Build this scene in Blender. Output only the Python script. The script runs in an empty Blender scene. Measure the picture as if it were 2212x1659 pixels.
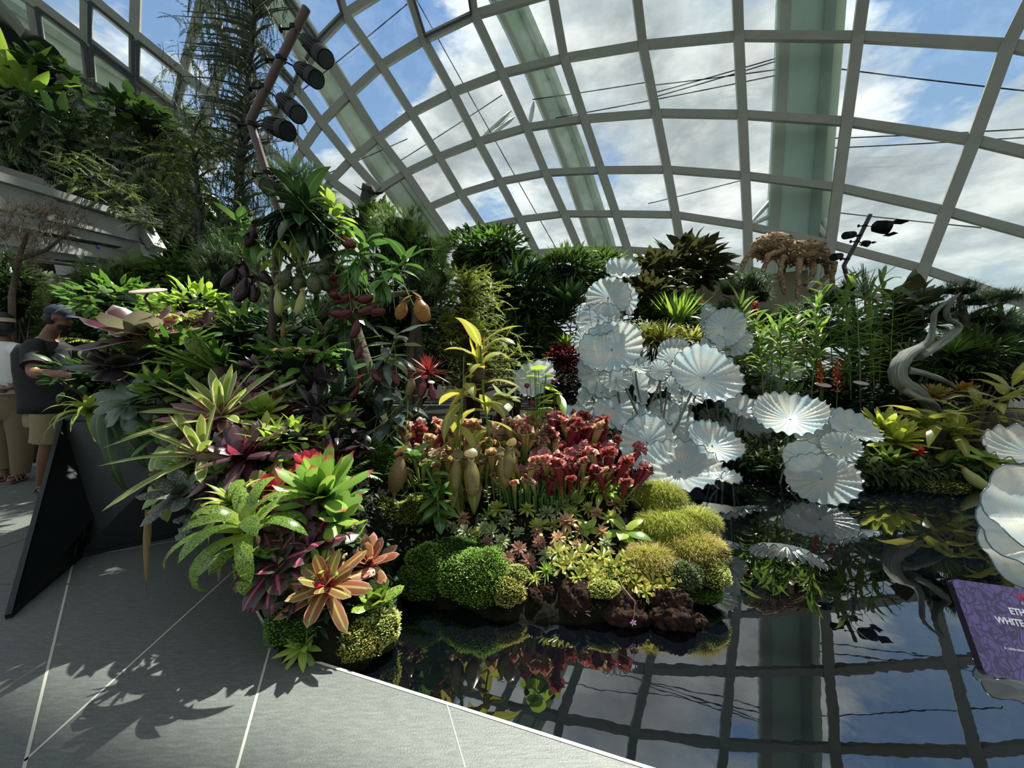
import bpy, math, random
import numpy as np
from mathutils import Vector, Matrix, Quaternion
PI = math.pi
rs = np.random.RandomState(7)
random.seed(7)
sc = bpy.context.scene
col = sc.collection

# ------------------------------------------------------------------ camera
F, CX, CY, PITCH, CAMZ = 831.0, 1106.0, 829.5, math.radians(2.1), 1.25
cam = bpy.data.cameras.new('camera')
cam.sensor_width = 36.0
cam.lens = 36.0 * F / 2212.0
cam.clip_start = 0.03
cam.clip_end = 500
camo = bpy.data.objects.new('camera', cam)
col.objects.link(camo)
camo.location = (0, 0, CAMZ)
camo.rotation_euler = (PI / 2 - PITCH, 0, 0)
sc.camera = camo

# ------------------------------------------------------------------ exposure, sun, sky
sc.view_settings.view_transform = 'Standard'
sc.view_settings.look = 'None'
sc.view_settings.exposure = 0.22
sc.view_settings.gamma = 1.0
sc.view_settings.use_curve_mapping = False
SUN_AZ, SUN_EL = math.radians(30), math.radians(61)      # azimuth to the right of the view axis
sun = bpy.data.lights.new('sun', 'SUN')
sun.energy = 11.0
sun.angle = math.radians(0.8)
sun.color = (1.0, 0.95, 0.86)
suno = bpy.data.objects.new('sun', sun)
col.objects.link(suno)
sdir = Vector((math.sin(SUN_AZ) * math.cos(SUN_EL), math.cos(SUN_AZ) * math.cos(SUN_EL), math.sin(SUN_EL)))
suno.rotation_euler = (-sdir).to_track_quat('-Z', 'Y').to_euler()
suno.location = sdir * 60


def srgb(h):
    h = h.lstrip('#')
    v = [int(h[i:i + 2], 16) / 255 for i in (0, 2, 4)]
    return tuple((x / 12.92 if x <= 0.04045 else ((x + 0.055) / 1.055) ** 2.4) for x in v) + (1.0,)


class NT:
    """small node tree helper"""
    def __init__(s, tree):
        s.t = tree
        tree.nodes.clear()

    def n(s, kind, **kw):
        nd = s.t.nodes.new(kind)
        for k, v in kw.items():
            if k.startswith('i_'):
                key = k[2:]
                key = int(key) if key.isdigit() else key.replace('_', ' ')
                s.put(nd.inputs[key], v)
            else:
                setattr(nd, k, v)
        return nd

    def put(s, sock, v):
        if hasattr(v, 'links') or isinstance(v, bpy.types.NodeSocket):
            s.t.links.new(v, sock)
        elif isinstance(v, bpy.types.Node):
            s.t.links.new(v.outputs[0], sock)
        else:
            sock.default_value = v

    def math(s, op, a, b=0.0, clamp=False):
        nd = s.t.nodes.new('ShaderNodeMath')
        nd.operation = op
        nd.use_clamp = clamp
        s.put(nd.inputs[0], a)
        s.put(nd.inputs[1], b)
        return nd.outputs[0]

    def mix(s, f, a, b, blend='MIX'):
        nd = s.t.nodes.new('ShaderNodeMix')
        nd.data_type = 'RGBA'
        nd.blend_type = blend
        s.put(nd.inputs[0], f)
        s.put(nd.inputs[6], a)
        s.put(nd.inputs[7], b)
        return nd.outputs[2]

    def ramp(s, f, stops, interp='LINEAR'):
        nd = s.t.nodes.new('ShaderNodeValToRGB')
        cr = nd.color_ramp
        cr.interpolation = interp
        while len(cr.elements) > 1:
            cr.elements.remove(cr.elements[-1])
        cr.elements[0].position = stops[0][0]
        cr.elements[0].color = stops[0][1] if not isinstance(stops[0][1], (int, float)) else (stops[0][1],) * 3 + (1,)
        for p, c in stops[1:]:
            e = cr.elements.new(p)
            e.color = c if not isinstance(c, (int, float)) else (c, c, c, 1)
        s.put(nd.inputs[0], f)
        return nd.outputs[0]

    def noise(s, vec, scale, detail=3.0, rough=0.5, dist=0.0):
        nd = s.t.nodes.new('ShaderNodeTexNoise')
        if vec is not None:
            s.put(nd.inputs['Vector'], vec)
        nd.inputs['Scale'].default_value = scale
        nd.inputs['Detail'].default_value = detail
        nd.inputs['Roughness'].default_value = rough
        nd.inputs['Distortion'].default_value = dist
        return nd.outputs['Fac']


# ------------------------------------------------------------------ pixel -> world
cp, sp_ = math.cos(PITCH), math.sin(PITCH)


def ray(u, v):
    x = (u - CX) / F
    y = -(v - CY) / F
    return np.array([x, cp + y * sp_, -sp_ + y * cp])


def at(u, v, D):
    d = ray(u, v)
    return Vector((d / d[1] * D)) + Vector((0, 0, CAMZ))


def G(u, v, z=0.0):
    d = ray(u, v)
    t = (z - CAMZ) / d[2]
    return Vector((d[0] * t, d[1] * t, z))


def px(n, D):
    return n / F * D


# ------------------------------------------------------------------ world (sky with clouds)
def make_world():
    w = bpy.data.worlds.new('sky')
    sc.world = w
    w.use_nodes = True
    N = NT(w.node_tree)
    tc = N.n('ShaderNodeTexCoord')
    g = tc.outputs['Generated']
    sep = N.n('ShaderNodeSeparateXYZ', i_0=g)
    z = N.math('MAXIMUM', sep.outputs[2], 0.0)
    # flatten towards a cloud plane
    zz = N.math('ADD', z, 0.22)
    vx = N.math('DIVIDE', sep.outputs[0], zz)
    vy = N.math('DIVIDE', sep.outputs[1], zz)
    cmb = N.n('ShaderNodeCombineXYZ')
    N.put(cmb.inputs[0], vx)
    N.put(cmb.inputs[1], vy)
    N.put(cmb.inputs[2], N.math('MULTIPLY', z, 2.0))
    v = cmb.outputs[0]
    n1 = N.noise(v, 1.25, 9.0, 0.58, 0.25)
    n2 = N.noise(v, 4.2, 8.0, 0.62, 0.1)
    n3 = N.noise(v, 2.3, 5.0, 0.5)
    field = N.math('ADD', N.math('MULTIPLY', n1, 0.72), N.math('MULTIPLY', n2, 0.28))

    def blob(u_, v_, rad, amp):
        d = ray(u_, v_)
        d = d / np.linalg.norm(d)
        dp = N.n('ShaderNodeVectorMath', operation='DOT_PRODUCT')
        nrm = N.n('ShaderNodeVectorMath', operation='NORMALIZE', i_0=g)
        N.put(dp.inputs[0], nrm.outputs[0])
        dp.inputs[1].default_value = tuple(d)
        c = math.cos(math.radians(rad))
        f = N.math('DIVIDE', N.math('SUBTRACT', dp.outputs['Value'], c), 1 - c, True)
        return N.math('MULTIPLY', N.math('POWER', f, 0.8, True), amp)
    tot = field
    for b in ((1900, 30, 12, -.13), (1560, 20, 7, -.12), (1290, 340, 8, -.12), (870, 150, 10, -.14), (1060, 430, 5, -.1),
              (700, 60, 12, -.10), (430, 60, 22, -.12), (620, 290, 8, -.09), (2080, 40, 10, -.10), (1120, 210, 5, -.06),
              (1260, 90, 12, .1), (1000, 260, 6, .05), (1700, 300, 14, .09), (2050, 400, 16, .09), (1450, 150, 9, .08),
              (900, 320, 7, .06), (1250, 480, 9, .06), (1650, 100, 5, .1), (760, 330, 6, .04)):
        tot = N.math('ADD', tot, blob(*b))
    cover = N.ramp(tot, [(0.40, 0.0), (0.455, 0.75), (0.53, 1.0)])
    shade = N.ramp(N.math('ADD', N.math('MULTIPLY', n3, 0.5), N.math('MULTIPLY', n2, 0.5)),
                   [(0.38, (0.40, 0.45, 0.48, 1)), (0.5, (0.66, 0.72, 0.74, 1)), (0.62, (1.26, 1.28, 1.24, 1))])
    dense = N.ramp(tot, [(0.46, 1.12), (0.56, 0.92), (0.68, 0.66)])
    cloud = N.mix(1.0, shade, dense, 'MULTIPLY')
    blue = N.ramp(z, [(0.0, (0.55, 0.70, 0.76, 1)), (0.3, (0.36, 0.55, 0.80, 1)), (0.8, (0.16, 0.31, 0.66, 1))])
    c = N.mix(cover, blue, cloud)
    # brighter, warmer glow around the sun
    dpn = N.n('ShaderNodeVectorMath', operation='DOT_PRODUCT')
    nrm = N.n('ShaderNodeVectorMath', operation='NORMALIZE', i_0=g)
    N.put(dpn.inputs[0], nrm.outputs[0])
    dpn.inputs[1].default_value = tuple(sdir)
    gl = N.math('POWER', N.math('MAXIMUM', dpn.outputs['Value'], 0.0), 14.0)
    glow = N.math('ADD', 1.0, N.math('MULTIPLY', gl, 0.7))
    c = N.mix(1.0, c, glow, 'MULTIPLY')
    haze = N.ramp(z, [(0.0, 0.75), (0.16, 0.35), (0.34, 0.0)])
    c = N.mix(haze, c, (0.56, 0.69, 0.70, 1))
    # below the horizon: dark greenery far off
    c = N.mix(N.math('LESS_THAN', sep.outputs[2], 0.0), c, (0.10, 0.13, 0.11, 1))
    bg = N.n('ShaderNodeBackground', i_0=c, i_1=0.8)
    out = N.n('ShaderNodeOutputWorld')
    N.put(out.inputs[0], bg.outputs[0])
    try:
        w.cycles.sampling_method = 'MANUAL'
        w.cycles.sample_map_resolution = 512
    except Exception:
        pass


make_world()


# ------------------------------------------------------------------ materials
MATS = {}


def mat_base(name):
    m = bpy.data.materials.new(name)
    m.use_nodes = True
    MATS[name] = m
    return m, NT(m.node_tree)


def plain(name, color, rough=0.5, metal=0.0, bump=0.0, bscale=40.0, var=0.0, spec=0.5, c2=None, vscale=8.0, emit=None):
    if name in MATS:
        return MATS[name]
    m, N = mat_base(name)
    c = srgb(color) if isinstance(color, str) else color
    bs = N.n('ShaderNodeBsdfPrincipled')
    bs.inputs['Roughness'].default_value = rough
    bs.inputs['Metallic'].default_value = metal
    bs.inputs['Specular IOR Level'].default_value = spec
    oc = N.n('ShaderNodeTexCoord').outputs['Object']
    if c2 is not None or var:
        f = N.ramp(N.noise(oc, vscale, 5.0, 0.6), [(0.35, 0.0), (0.65, 1.0)])
        cc = srgb(c2) if isinstance(c2, str) else (c2 or tuple(x * (1 - var) for x in c[:3]) + (1,))
        N.put(bs.inputs['Base Color'], N.mix(f, c, cc))
    else:
        bs.inputs['Base Color'].default_value = c
    if bump:
        b = N.n('ShaderNodeBump', i_Strength=bump, i_Distance=0.02)
        N.put(b.inputs['Height'], N.noise(oc, bscale, 5.0, 0.6))
        N.put(bs.inputs['Normal'], b.outputs[0])
    o = N.n('ShaderNodeOutputMaterial')
    N.put(o.inputs[0], bs.outputs[0])
    return m


def mute(c, s=.88, k=1.0):
    l = .3 * c[0] + .6 * c[1] + .1 * c[2]
    r, g, b = [(l + (x - l) * s) * k for x in c[:3]]
    return (r * (1.06 if g > r else 1.0), g * .97, b, 1.0)


def leafmat(name, c1, c2, base=None, bpos=0.35, tip=None, tpos=0.9, edge=None, ewid=0.25, mid=None, mwid=0.15, spots=None,
            sscale=120.0, sthr=0.52, trans=0.35, rough=0.32, bands=None, back=None, spec=0.5):
    """leaf: c1..c2 vary leaf by leaf, base/tip colours by v, edge/mid stripes by u, spots by noise"""
    if name in MATS:
        return MATS[name]
    m, N = mat_base(name)
    srgb = lambda h, _f=globals()['srgb']: mute(_f(h))
    at_ = N.n('ShaderNodeAttribute', attribute_name='rnd')
    uv = N.n('ShaderNodeUVMap')
    sep = N.n('ShaderNodeSeparateXYZ', i_0=uv.outputs[0])
    u, v = sep.outputs[0], sep.outputs[1]
    c = N.mix(at_.outputs['Fac'], srgb(c1), srgb(c2))
    du = N.math('ABSOLUTE', N.math('SUBTRACT', u, 0.5))          # 0 at the midrib, .5 at the margin
    if spots:
        oc = N.n('ShaderNodeTexCoord').outputs['Object']
        f = N.ramp(N.noise(oc, sscale, 2.0, 0.5), [(sthr - 0.03, 0.0), (sthr + 0.03, 1.0)])
        c = N.mix(f, c, srgb(spots))
    if bands:
        f = N.ramp(N.math('FRACT', N.math('MULTIPLY', v, 9.0)), [(0.3, 0.0), (0.5, 1.0), (0.8, 0.0)])
        c = N.mix(N.math('MULTIPLY', f, 0.8), c, srgb(bands))
    if base:
        c = N.mix(N.ramp(v, [(bpos * 0.4, 1.0), (bpos, 0.0)]), c, srgb(base))
    if tip:
        c = N.mix(N.ramp(v, [(tpos - 0.08, 0.0), (tpos + 0.02, 1.0)]), c, srgb(tip))
    if mid:
        c = N.mix(N.ramp(du, [(mwid * 0.6, 1.0), (mwid, 0.0)]), c, srgb(mid))
    if edge:
        c = N.mix(N.ramp(du, [(0.5 - ewid, 0.0), (0.5 - ewid * 0.6, 1.0)]), c, srgb(edge))
    if back:
        geo = N.n('ShaderNodeNewGeometry')
        c = N.mix(geo.outputs['Backfacing'], c, srgb(back))
    bs = N.n('ShaderNodeBsdfPrincipled', i_Roughness=rough)
    bs.inputs['Specular IOR Level'].default_value = spec
    N.put(bs.inputs['Base Color'], c)
    o = N.n('ShaderNodeOutputMaterial')
    if trans:
        tr = N.n('ShaderNodeBsdfTranslucent')
        N.put(tr.inputs[0], N.mix(0.35, c, N.mix(1.0, c, (1.0, 1.0, 0.25, 1), 'MULTIPLY')))
        mx = N.n('ShaderNodeMixShader')
        mx.inputs[0].default_value = trans
        N.put(mx.inputs[1], bs.outputs[0])
        N.put(mx.inputs[2], tr.outputs[0])
        N.put(o.inputs[0], mx.outputs[0])
    else:
        N.put(o.inputs[0], bs.outputs[0])
    return m


# ------------------------------------------------------------------ objects
def tag(o, label=None, cat=None, group=None, kind=None):
    if label:
        o['label'] = label
    if cat:
        o['category'] = cat
    if group:
        o['group'] = group
    if kind:
        o['kind'] = kind
    return o


def empty(name, loc, label, cat, group=None, rz=0.0):
    o = bpy.data.objects.new(name, None)
    col.objects.link(o)
    o.location = loc
    o.rotation_euler = (0, 0, rz)
    o.empty_display_size = 0.1
    return tag(o, label, cat, group)


class MB:
    def __init__(s):
        s.v, s.f, s.uv, s.r, s.n = [], [], [], [], 0

    def add(s, verts, faces, uv=None, rnd=0.0):
        """verts (n,3); faces: int array (m,4) or (m,3); uv (n,2) per vertex; rnd scalar or (n,)"""
        verts = np.asarray(verts, float)
        faces = np.asarray(faces, int)
        n = len(verts)
        s.v.append(verts)
        s.f.append(faces + s.n)
        s.uv.append(np.asarray(uv, float) if uv is not None else np.zeros((n, 2)))
        s.r.append(np.full(n, rnd, float) if np.isscalar(rnd) else np.asarray(rnd, float))
        s.n += n
        return s

    def build(s, name, mat, parent=None, loc=None, smooth=True):
        me = bpy.data.meshes.new(name)
        v = np.concatenate(s.v)
        fl = [f for f in s.f if len(f)]
        cnt = np.concatenate([np.full(len(f), f.shape[1]) for f in fl])
        idx = np.concatenate([f.ravel() for f in fl])
        me.vertices.add(len(v))
        me.vertices.foreach_set('co', v.ravel())
        me.loops.add(len(idx))
        me.loops.foreach_set('vertex_index', idx)
        me.polygons.add(len(cnt))
        st = np.concatenate([[0], np.cumsum(cnt)[:-1]])
        me.polygons.foreach_set('loop_start', st)
        me.polygons.foreach_set('loop_total', cnt)
        me.polygons.foreach_set('use_smooth', np.full(len(cnt), smooth))
        ul = me.uv_layers.new(name='UVMap')
        uv = np.concatenate(s.uv)
        ul.data.foreach_set('uv', uv[idx].ravel())
        a = me.attributes.new('rnd', 'FLOAT', 'POINT')
        a.data.foreach_set('value', np.concatenate(s.r))
        me.update(calc_edges=True)
        me.validate()
        me.materials.append(mat)
        o = bpy.data.objects.new(name, me)
        col.objects.link(o)
        if parent is not None:
            o.parent = parent
        if loc is not None:
            o.location = loc
        return o

    # ---- primitives
    def box(s, c, size, rot=None, rnd=0.0):
        x, y, z = [q / 2 for q in size]
        p = np.array([(a * x, b * y, c_ * z) for a in (-1, 1) for b in (-1, 1) for c_ in (-1, 1)], float)
        if rot is not None:
            p = p @ np.array(rot).T
        f = [(0, 1, 3, 2), (4, 6, 7, 5), (0, 4, 5, 1), (2, 3, 7, 6), (0, 2, 6, 4), (1, 5, 7, 3)]
        return s.add(p + np.array(c), f, None, rnd)

    def tube(s, pts, rad, n=8, cap=True, rnd=0.0, flat=1.0, up=None):
        pts = np.array([tuple(p) for p in pts], float)
        m = len(pts)
        rad = np.full(m, rad, float) if np.isscalar(rad) else np.array(rad, float)
        tan = np.gradient(pts, axis=0)
        tan /= np.linalg.norm(tan, axis=1)[:, None] + 1e-9
        ref = np.array(up if up is not None else ((0, 0, 1) if abs(tan[0][2]) < 0.9 else (1, 0, 0)), float)
        V = []
        for i in range(m):
            a = np.cross(tan[i], ref)
            if np.linalg.norm(a) < 1e-6:
                a = np.cross(tan[i], (0.3, 1, 0.2))
            a /= np.linalg.norm(a)
            b = np.cross(tan[i], a)
            ref = -np.cross(tan[i], a) if False else np.cross(a, tan[i])
            th = np.arange(n) / n * 2 * PI
            V.append(pts[i] + rad[i] * (np.cos(th)[:, None] * a + flat * np.sin(th)[:, None] * b))
        V = np.concatenate(V)
        F_ = []
        for i in range(m - 1):
            for k in range(n):
                k2 = (k + 1) % n
                F_.append((i * n + k, i * n + k2, (i + 1) * n + k2, (i + 1) * n + k))
        uv = np.stack([np.tile(np.abs(np.arange(n) / n * 2 - 1), m), np.repeat(np.linspace(0, 1, m), n)], 1)
        s.add(V, F_, uv, rnd)
        if cap:
            for i, q in ((0, pts[0]), (m - 1, pts[-1])):
                ring = V[i * n:(i + 1) * n]
                tri = [(k, (k + 1) % n, n) if i else ((k + 1) % n, k, n) for k in range(n)]
                s.add(np.vstack([ring, q]), tri, np.full((n + 1, 2), 0.5 if i else 0.0), rnd)
        return s

    def ell(s, c, r, nu=12, nv=8, noise=0.0, rot=None, seed=0, rnd=0.0, freq=2.5):
        th = np.linspace(0, PI, nv + 1)
        ph = np.arange(nu) / nu * 2 * PI
        T, P = np.meshgrid(th, ph, indexing='ij')
        d = np.stack([np.sin(T) * np.cos(P), np.sin(T) * np.sin(P), np.cos(T)], -1).reshape(-1, 3)
        k = 1.0
        if noise:
            q = np.random.RandomState(seed)
            k = np.ones(len(d))
            for o_ in range(4):
                a = q.randn(3) * freq * (1.7 ** o_)
                k += noise * 0.55 ** o_ * np.sin(d @ a + q.rand() * 6)
            k = k[:, None]
        v = d * np.array(r) * k
        if rot is not None:
            v = v @ np.array(rot).T
        f = []
        for i in range(nv):
            for j in range(nu):
                j2 = (j + 1) % nu
                f.append((i * nu + j, (i + 1) * nu + j, (i + 1) * nu + j2, i * nu + j2))
        uv = np.stack([np.tile(np.arange(nu) / nu, nv + 1), np.repeat(np.linspace(0, 1, nv + 1), nu)], 1)
        return s.add(v + np.array(c), f, uv, rnd)

    def leaves(s, base, az, el, L, W, droop=0.6, S=6, prof='strap', fold=0.25, roll=0.0, wave=0.0, pw=1.3, bend=0.0, rnd=None,
               wf=3.0):
        """many leaf blades at once; base (N,3), az/el radians, L/W metres, droop radians over the length"""
        base = np.atleast_2d(np.asarray(base, float))
        N_ = len(base)
        B = lambda q: np.broadcast_to(np.asarray(q, float), (N_,)).copy()
        az, el, L, W, droop, roll, bend, fold = map(B, (az, el, L, W, droop, roll, bend, fold))
        t = np.linspace(0, 1, S + 1)
        w = PROF[prof](t)
        elt = el[:, None] - droop[:, None] * t[None] ** pw
        azt = az[:, None] + bend[:, None] * t[None]
        d = np.stack([np.cos(elt) * np.cos(azt), np.cos(elt) * np.sin(azt), np.sin(elt)], -1)
        step = (d[:, :-1] + d[:, 1:]) / 2 * (L[:, None, None] / S)
        P = np.concatenate([np.zeros((N_, 1, 3)), np.cumsum(step, 1)], 1) + base[:, None]
        side = np.stack([-np.sin(azt), np.cos(azt), 0 * azt], -1)
        nor = np.cross(d, side)
        cr, sr = np.cos(roll)[:, None, None], np.sin(roll)[:, None, None]
        side, nor = side * cr + nor * sr, nor * cr - side * sr
        hw = (W[:, None] / 2 * w[None])[..., None]
        up = -nor
        wv = 0.0
        if wave:
            ph = rs.rand(N_)[:, None] * 6
            wv = (wave * W[:, None] * np.sin(t[None] * wf * 2 * PI + ph) * w[None])[..., None]
        f_ = fold[:, None, None]
        Lf = P + side * hw + up * (-hw * f_ * -1) + up * wv
        Rt = P - side * hw + up * (hw * f_) - up * wv
        V = np.stack([Lf, P, Rt], 2).reshape(N_, -1, 3)
        k = np.arange(S)
        fa = []
        for i in k:
            a = i * 3
            fa += [(a, a + 1, a + 4, a + 3), (a + 1, a + 2, a + 5, a + 4)]
        fa = np.array(fa)
        nv = (S + 1) * 3
        Fc = (fa[None] + (np.arange(N_) * nv)[:, None, None]).reshape(-1, 4)
        uv = np.stack([np.tile([0, .5, 1], S + 1), np.repeat(t, 3)], 1)
        uv = np.tile(uv, (N_, 1))
        r = (rs.rand(N_) if rnd is None else B(rnd))
        return s.add(V.reshape(-1, 3), Fc, uv, np.repeat(r, nv))


def _p(fn):
    return lambda t: np.maximum(fn(t), 0.02)


PROF = {
    'strap': _p(lambda t: np.minimum(1, 0.55 + t * 2.2) * (1 - np.clip((t - 0.7) / 0.3, 0, 1) ** 2)),
    'blade': _p(lambda t: (1 - t ** 1.6) * np.minimum(1, 0.7 + t)),
    'lance': _p(lambda t: np.sin(PI * np.clip(t, 0, 1) ** 0.8) ** 0.85),
    'ovate': _p(lambda t: np.sin(PI * t ** 0.62) ** 0.75),
    'spat': _p(lambda t: (0.3 + 0.7 * np.sin(PI * np.clip(t, 0, 1) ** 2.2) ** 0.8) * (1 - np.clip((t - .85) / .15, 0, 1) ** 2)),
    'brom': _p(lambda t: (1.15 - 0.35 * np.minimum(t * 4, 1) + .2 * np.sin(PI * t)) * np.sqrt(np.maximum(1 - np.clip((t - 0.72) / 0.28, 0, 1) ** 2, 0))),
    'disc': _p(lambda t: np.sqrt(np.maximum(1 - (2 * t - 1) ** 2, 0))),
    'need': _p(lambda t: 1 - 0.7 * t),
}


def sphere_dirs(n, zmin=-1.0, zmax=1.0):
    z = rs.uniform(zmin, zmax, n)
    a = rs.uniform(0, 2 * PI, n)
    r = np.sqrt(1 - z * z)
    return np.stack([r * np.cos(a), r * np.sin(a), z], 1)


def U(a, b, n=None):
    return rs.uniform(a, b, n)
# ================================================================== the glass dome
DN = {}


def _col(i, pts, j0=0):
    for k, p in enumerate(pts):
        if p:
            DN[(i, j0 + k)] = p


_col(-1, [(2185, 745), (2222, 660), (2312, 532), (2420, 380), (2560, 170)])
_col(0, [(1968, 655), (1992, 582), (2041, 458), (2101, 306), (2174, 102)])
_col(1, [(1778, 625), (1792, 529), (1808, 407), (1827, 266), (1851, 84)])
_col(2, [(1615, 583), (1613, 490), (1608, 382), (1602, 251), (1594, 82)])
_col(3, [(1472, 549), (1458, 466), (1440, 369), (1416, 248), (1387, 102)])
_col(4, [(1355, 541), (1330, 464), (1298, 370), (1261, 260), (1218, 130)])
_col(5, [(1251, 541), (1218, 464), (1178, 376), (1137, 279), (1084, 163), (1025, 37)])
_col(6, [(1159, 547), (1123, 476), (1080, 395), (1033, 309), (978, 203), (915, 90)])
_col(7, [None, (1043, 492), (995, 421), (948, 342), (889, 248), (824, 146), (746, 37)])
_col(8, [None, None, (927, 450), (877, 376), (818, 301), (757, 207), (687, 98)])
_col(9, [None, None, None, (818, 413), (759, 348), (695, 268), (638, 190)])
_col(10, [None, None, None, None, (716, 393), (657, 323), (600, 253), (550, 190), (497, 112), (440, -5), (300, -95)])
_col(11, [(690, 440), (628, 372), (572, 315), (515, 262), (458, 212), (398, 165), (293, 81), (189, -5), (70, -95)], 4)
_col(12, [(600, 430), (550, 385), (500, 330), (440, 285), (381, 243), (293, 175), (189, 95), (72, 7), (-60, -90)], 5)
_col(13, [(420, 355), (370, 310), (297, 245), (199, 189), (91, 125), (-40, 40)], 8)
_col(14, [(360, 372), (300, 322), (205, 280), (100, 225), (-20, 160)], 9)
RA, RB, RC = 22.6, 20.0, 29.6


def hit(u, v, k=1.0):
    d = ray(u, v)
    t = k / math.sqrt((d[0] / RA) ** 2 + (d[1] / RB) ** 2 + (d[2] / RC) ** 2)
    return d * t + np.array([0, 0, CAMZ])


def _fit(deg):
    terms = [(a, b) for a in range(deg + 1) for b in range(deg + 1 - a)]
    ks = [k for k in DN if 0 <= k[0] <= 10 and k[1] <= 6]
    M = np.array([[(i / 10) ** a * (j / 10) ** b for a, b in terms] for i, j in ks])
    D = np.array([hit(*DN[k]) for k in ks])
    co, *_ = np.linalg.lstsq(M, D, rcond=None)
    return lambda i, j: np.array([(i / 10) ** a * (j / 10) ** b for a, b in terms]) @ co


_f3, _f2 = _fit(3), _fit(2)
ND = {k: hit(*v) for k, v in DN.items()}
for i in range(-2, 11):
    for j in range(-2, 12):
        if (i, j) in ND or (i >= 9 and j < 3) or (i >= 7 and j < 0) or (i > 9 and j > 8):
            continue
        k = min(1, max(0, (j - 5) / 3))
        p = _f3(i, j) * (1 - k) + _f2(i, j) * k
        if i == -2 and j < 5:
            p = ND[(-1, j)] * 2 - ND.get((0, j), p) if (-1, j) in ND and (0, j) in ND else p
        ND[(i, j)] = p

m_rib = plain('painted_steel_rib', '#9c9d92', 0.5, 0.0, var=0.12, vscale=1.5)
m_ribd = plain('dark_vent_frame', '#34373a', 0.5)
CEN = np.array([0, 0, CAMZ])


def beam_line(pts, w, h, name, mat, parent=None, inset=0.0, mb=None):
    """rectangular section swept along pts; h runs towards the inside of the dome"""
    pts = np.array(pts, float)
    m = len(pts)
    own = mb is None
    mb = mb or MB()
    tan = np.gradient(pts, axis=0)
    V = []
    for i in range(m):
        t = tan[i] / np.linalg.norm(tan[i])
        inn = -(pts[i] - CEN) / np.array([RA ** 2, RB ** 2, RC ** 2]) * 400
        inn -= t * (inn @ t)
        inn /= np.linalg.norm(inn)
        s = np.cross(t, inn)
        o = pts[i] + inn * inset
        V += [o - s * w / 2, o + s * w / 2, o + s * w / 2 + inn * h, o - s * w / 2 + inn * h]
    F_ = []
    for i in range(m - 1):
        for k in range(4):
            k2 = (k + 1) % 4
            F_.append((i * 4 + k, i * 4 + k2, (i + 1) * 4 + k2, (i + 1) * 4 + k))
    F_ += [(0, 1, 2, 3), (m * 4 - 1, m * 4 - 2, m * 4 - 3, m * 4 - 4)]
    mb.add(V, F_)
    if own:
        return mb.build(name, mat, parent, smooth=False)


nt = 0
for i in range(-2, 15):
    js = sorted(j for (a, j) in ND if a == i)
    if len(js) > 1:
        nt += 1
        tag(beam_line([ND[(i, j)] for j in js], 0.34, 0.42, 'trim_%d' % nt, m_rib), 'curved grey meridian rib of the glass dome', 'dome rib', kind='structure')
for j in range(-2, 14):
    is_ = sorted(a for (a, b) in ND if b == j)
    run = []
    for a in is_ + [99]:
        if run and a != run[-1] + 1:
            if len(run) > 1:
                nt += 1
                tag(beam_line([ND[(q, j)] for q in run], 0.27, 0.36, 'trim_%d' % nt, m_rib), 'grey cross beam of the glass dome', 'dome beam', kind='structure')
            run = []
        run.append(a)


def glassmat():
    m, N = mat_base('dome_glass')
    lw = N.n('ShaderNodeLayerWeight', i_Blend=0.25)
    oc = N.n('ShaderNodeTexCoord').outputs['Object']
    dirt = N.ramp(N.noise(oc, 0.9, 6.0, 0.65), [(0.45, 0.0), (0.75, 1.0)])
    tr = N.n('ShaderNodeBsdfTransparent', i_0=(0.94, 0.98, 0.965, 1))
    gl = N.n('ShaderNodeBsdfGlossy', i_0=(0.9, 1, 1, 1), i_Roughness=0.02)
    df = N.n('ShaderNodeBsdfTranslucent', i_0=(0.8, 0.9, 0.88, 1))
    m1 = N.n('ShaderNodeMixShader')
    N.put(m1.inputs[0], N.math('MULTIPLY', lw.outputs['Fresnel'], 0.12))
    N.put(m1.inputs[1], tr.outputs[0])
    N.put(m1.inputs[2], gl.outputs[0])
    m2 = N.n('ShaderNodeMixShader')
    N.put(m2.inputs[0], N.math('MULTIPLY', dirt, 0.05))
    N.put(m2.inputs[1], m1.outputs[0])
    N.put(m2.inputs[2], df.outputs[0])
    o = N.n('ShaderNodeOutputMaterial')
    N.put(o.inputs[0], m2.outputs[0])
    return m


m_glass = glassmat()
nw = 0
for (i, j) in sorted(ND):
    q = [(i, j), (i + 1, j), (i + 1, j + 1), (i, j + 1)]
    if all(k in ND for k in q) and i < 14:
        if i == 10 and j < 4:
            continue
        P = [ND[k] for k in q]
        nw += 1
        tag(MB().add(P, [(0, 1, 2, 3)]).build('window_%d' % nw, m_glass, smooth=False), 'clear glass pane of the dome', 'dome pane', kind='structure')

# opened vents at the upper left: dark inner frames
ventn = 0
for (i, j) in ((8, 6), (7, 6), (9, 6), (12, 10), (12, 11), (11, 10), (5, 5), (11, 9)):
    q = [(i, j), (i + 1, j), (i + 1, j + 1), (i, j + 1)]
    if not all(k in ND for k in q):
        continue
    P = [ND[k] for k in q]
    c = sum(P) / 4
    P = [c + (p - c) * 0.90 for p in P]
    P = [p + (CEN - p) * 0.025 for p in P]
    ventn += 1
    mb = MB()
    for a in range(4):
        beam_line([P[a], (P[a] + P[(a + 1) % 4]) / 2, P[(a + 1) % 4]], 0.09, 0.1, '', None, mb=mb)
    nt += 1
    tag(mb.build('trim_%d' % nt, m_ribd, smooth=False), 'dark frame of an openable roof vent', 'vent frame', kind='structure')

# ---------------------------------------------- the outer steel arches, seen through the glass
m_arch = plain('pale_green_steel', '#a9bdb0', 0.45, var=0.1, vscale=0.6)
m_archd = plain('grey_green_steel', '#83958c', 0.5, var=0.15, vscale=0.8)


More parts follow.
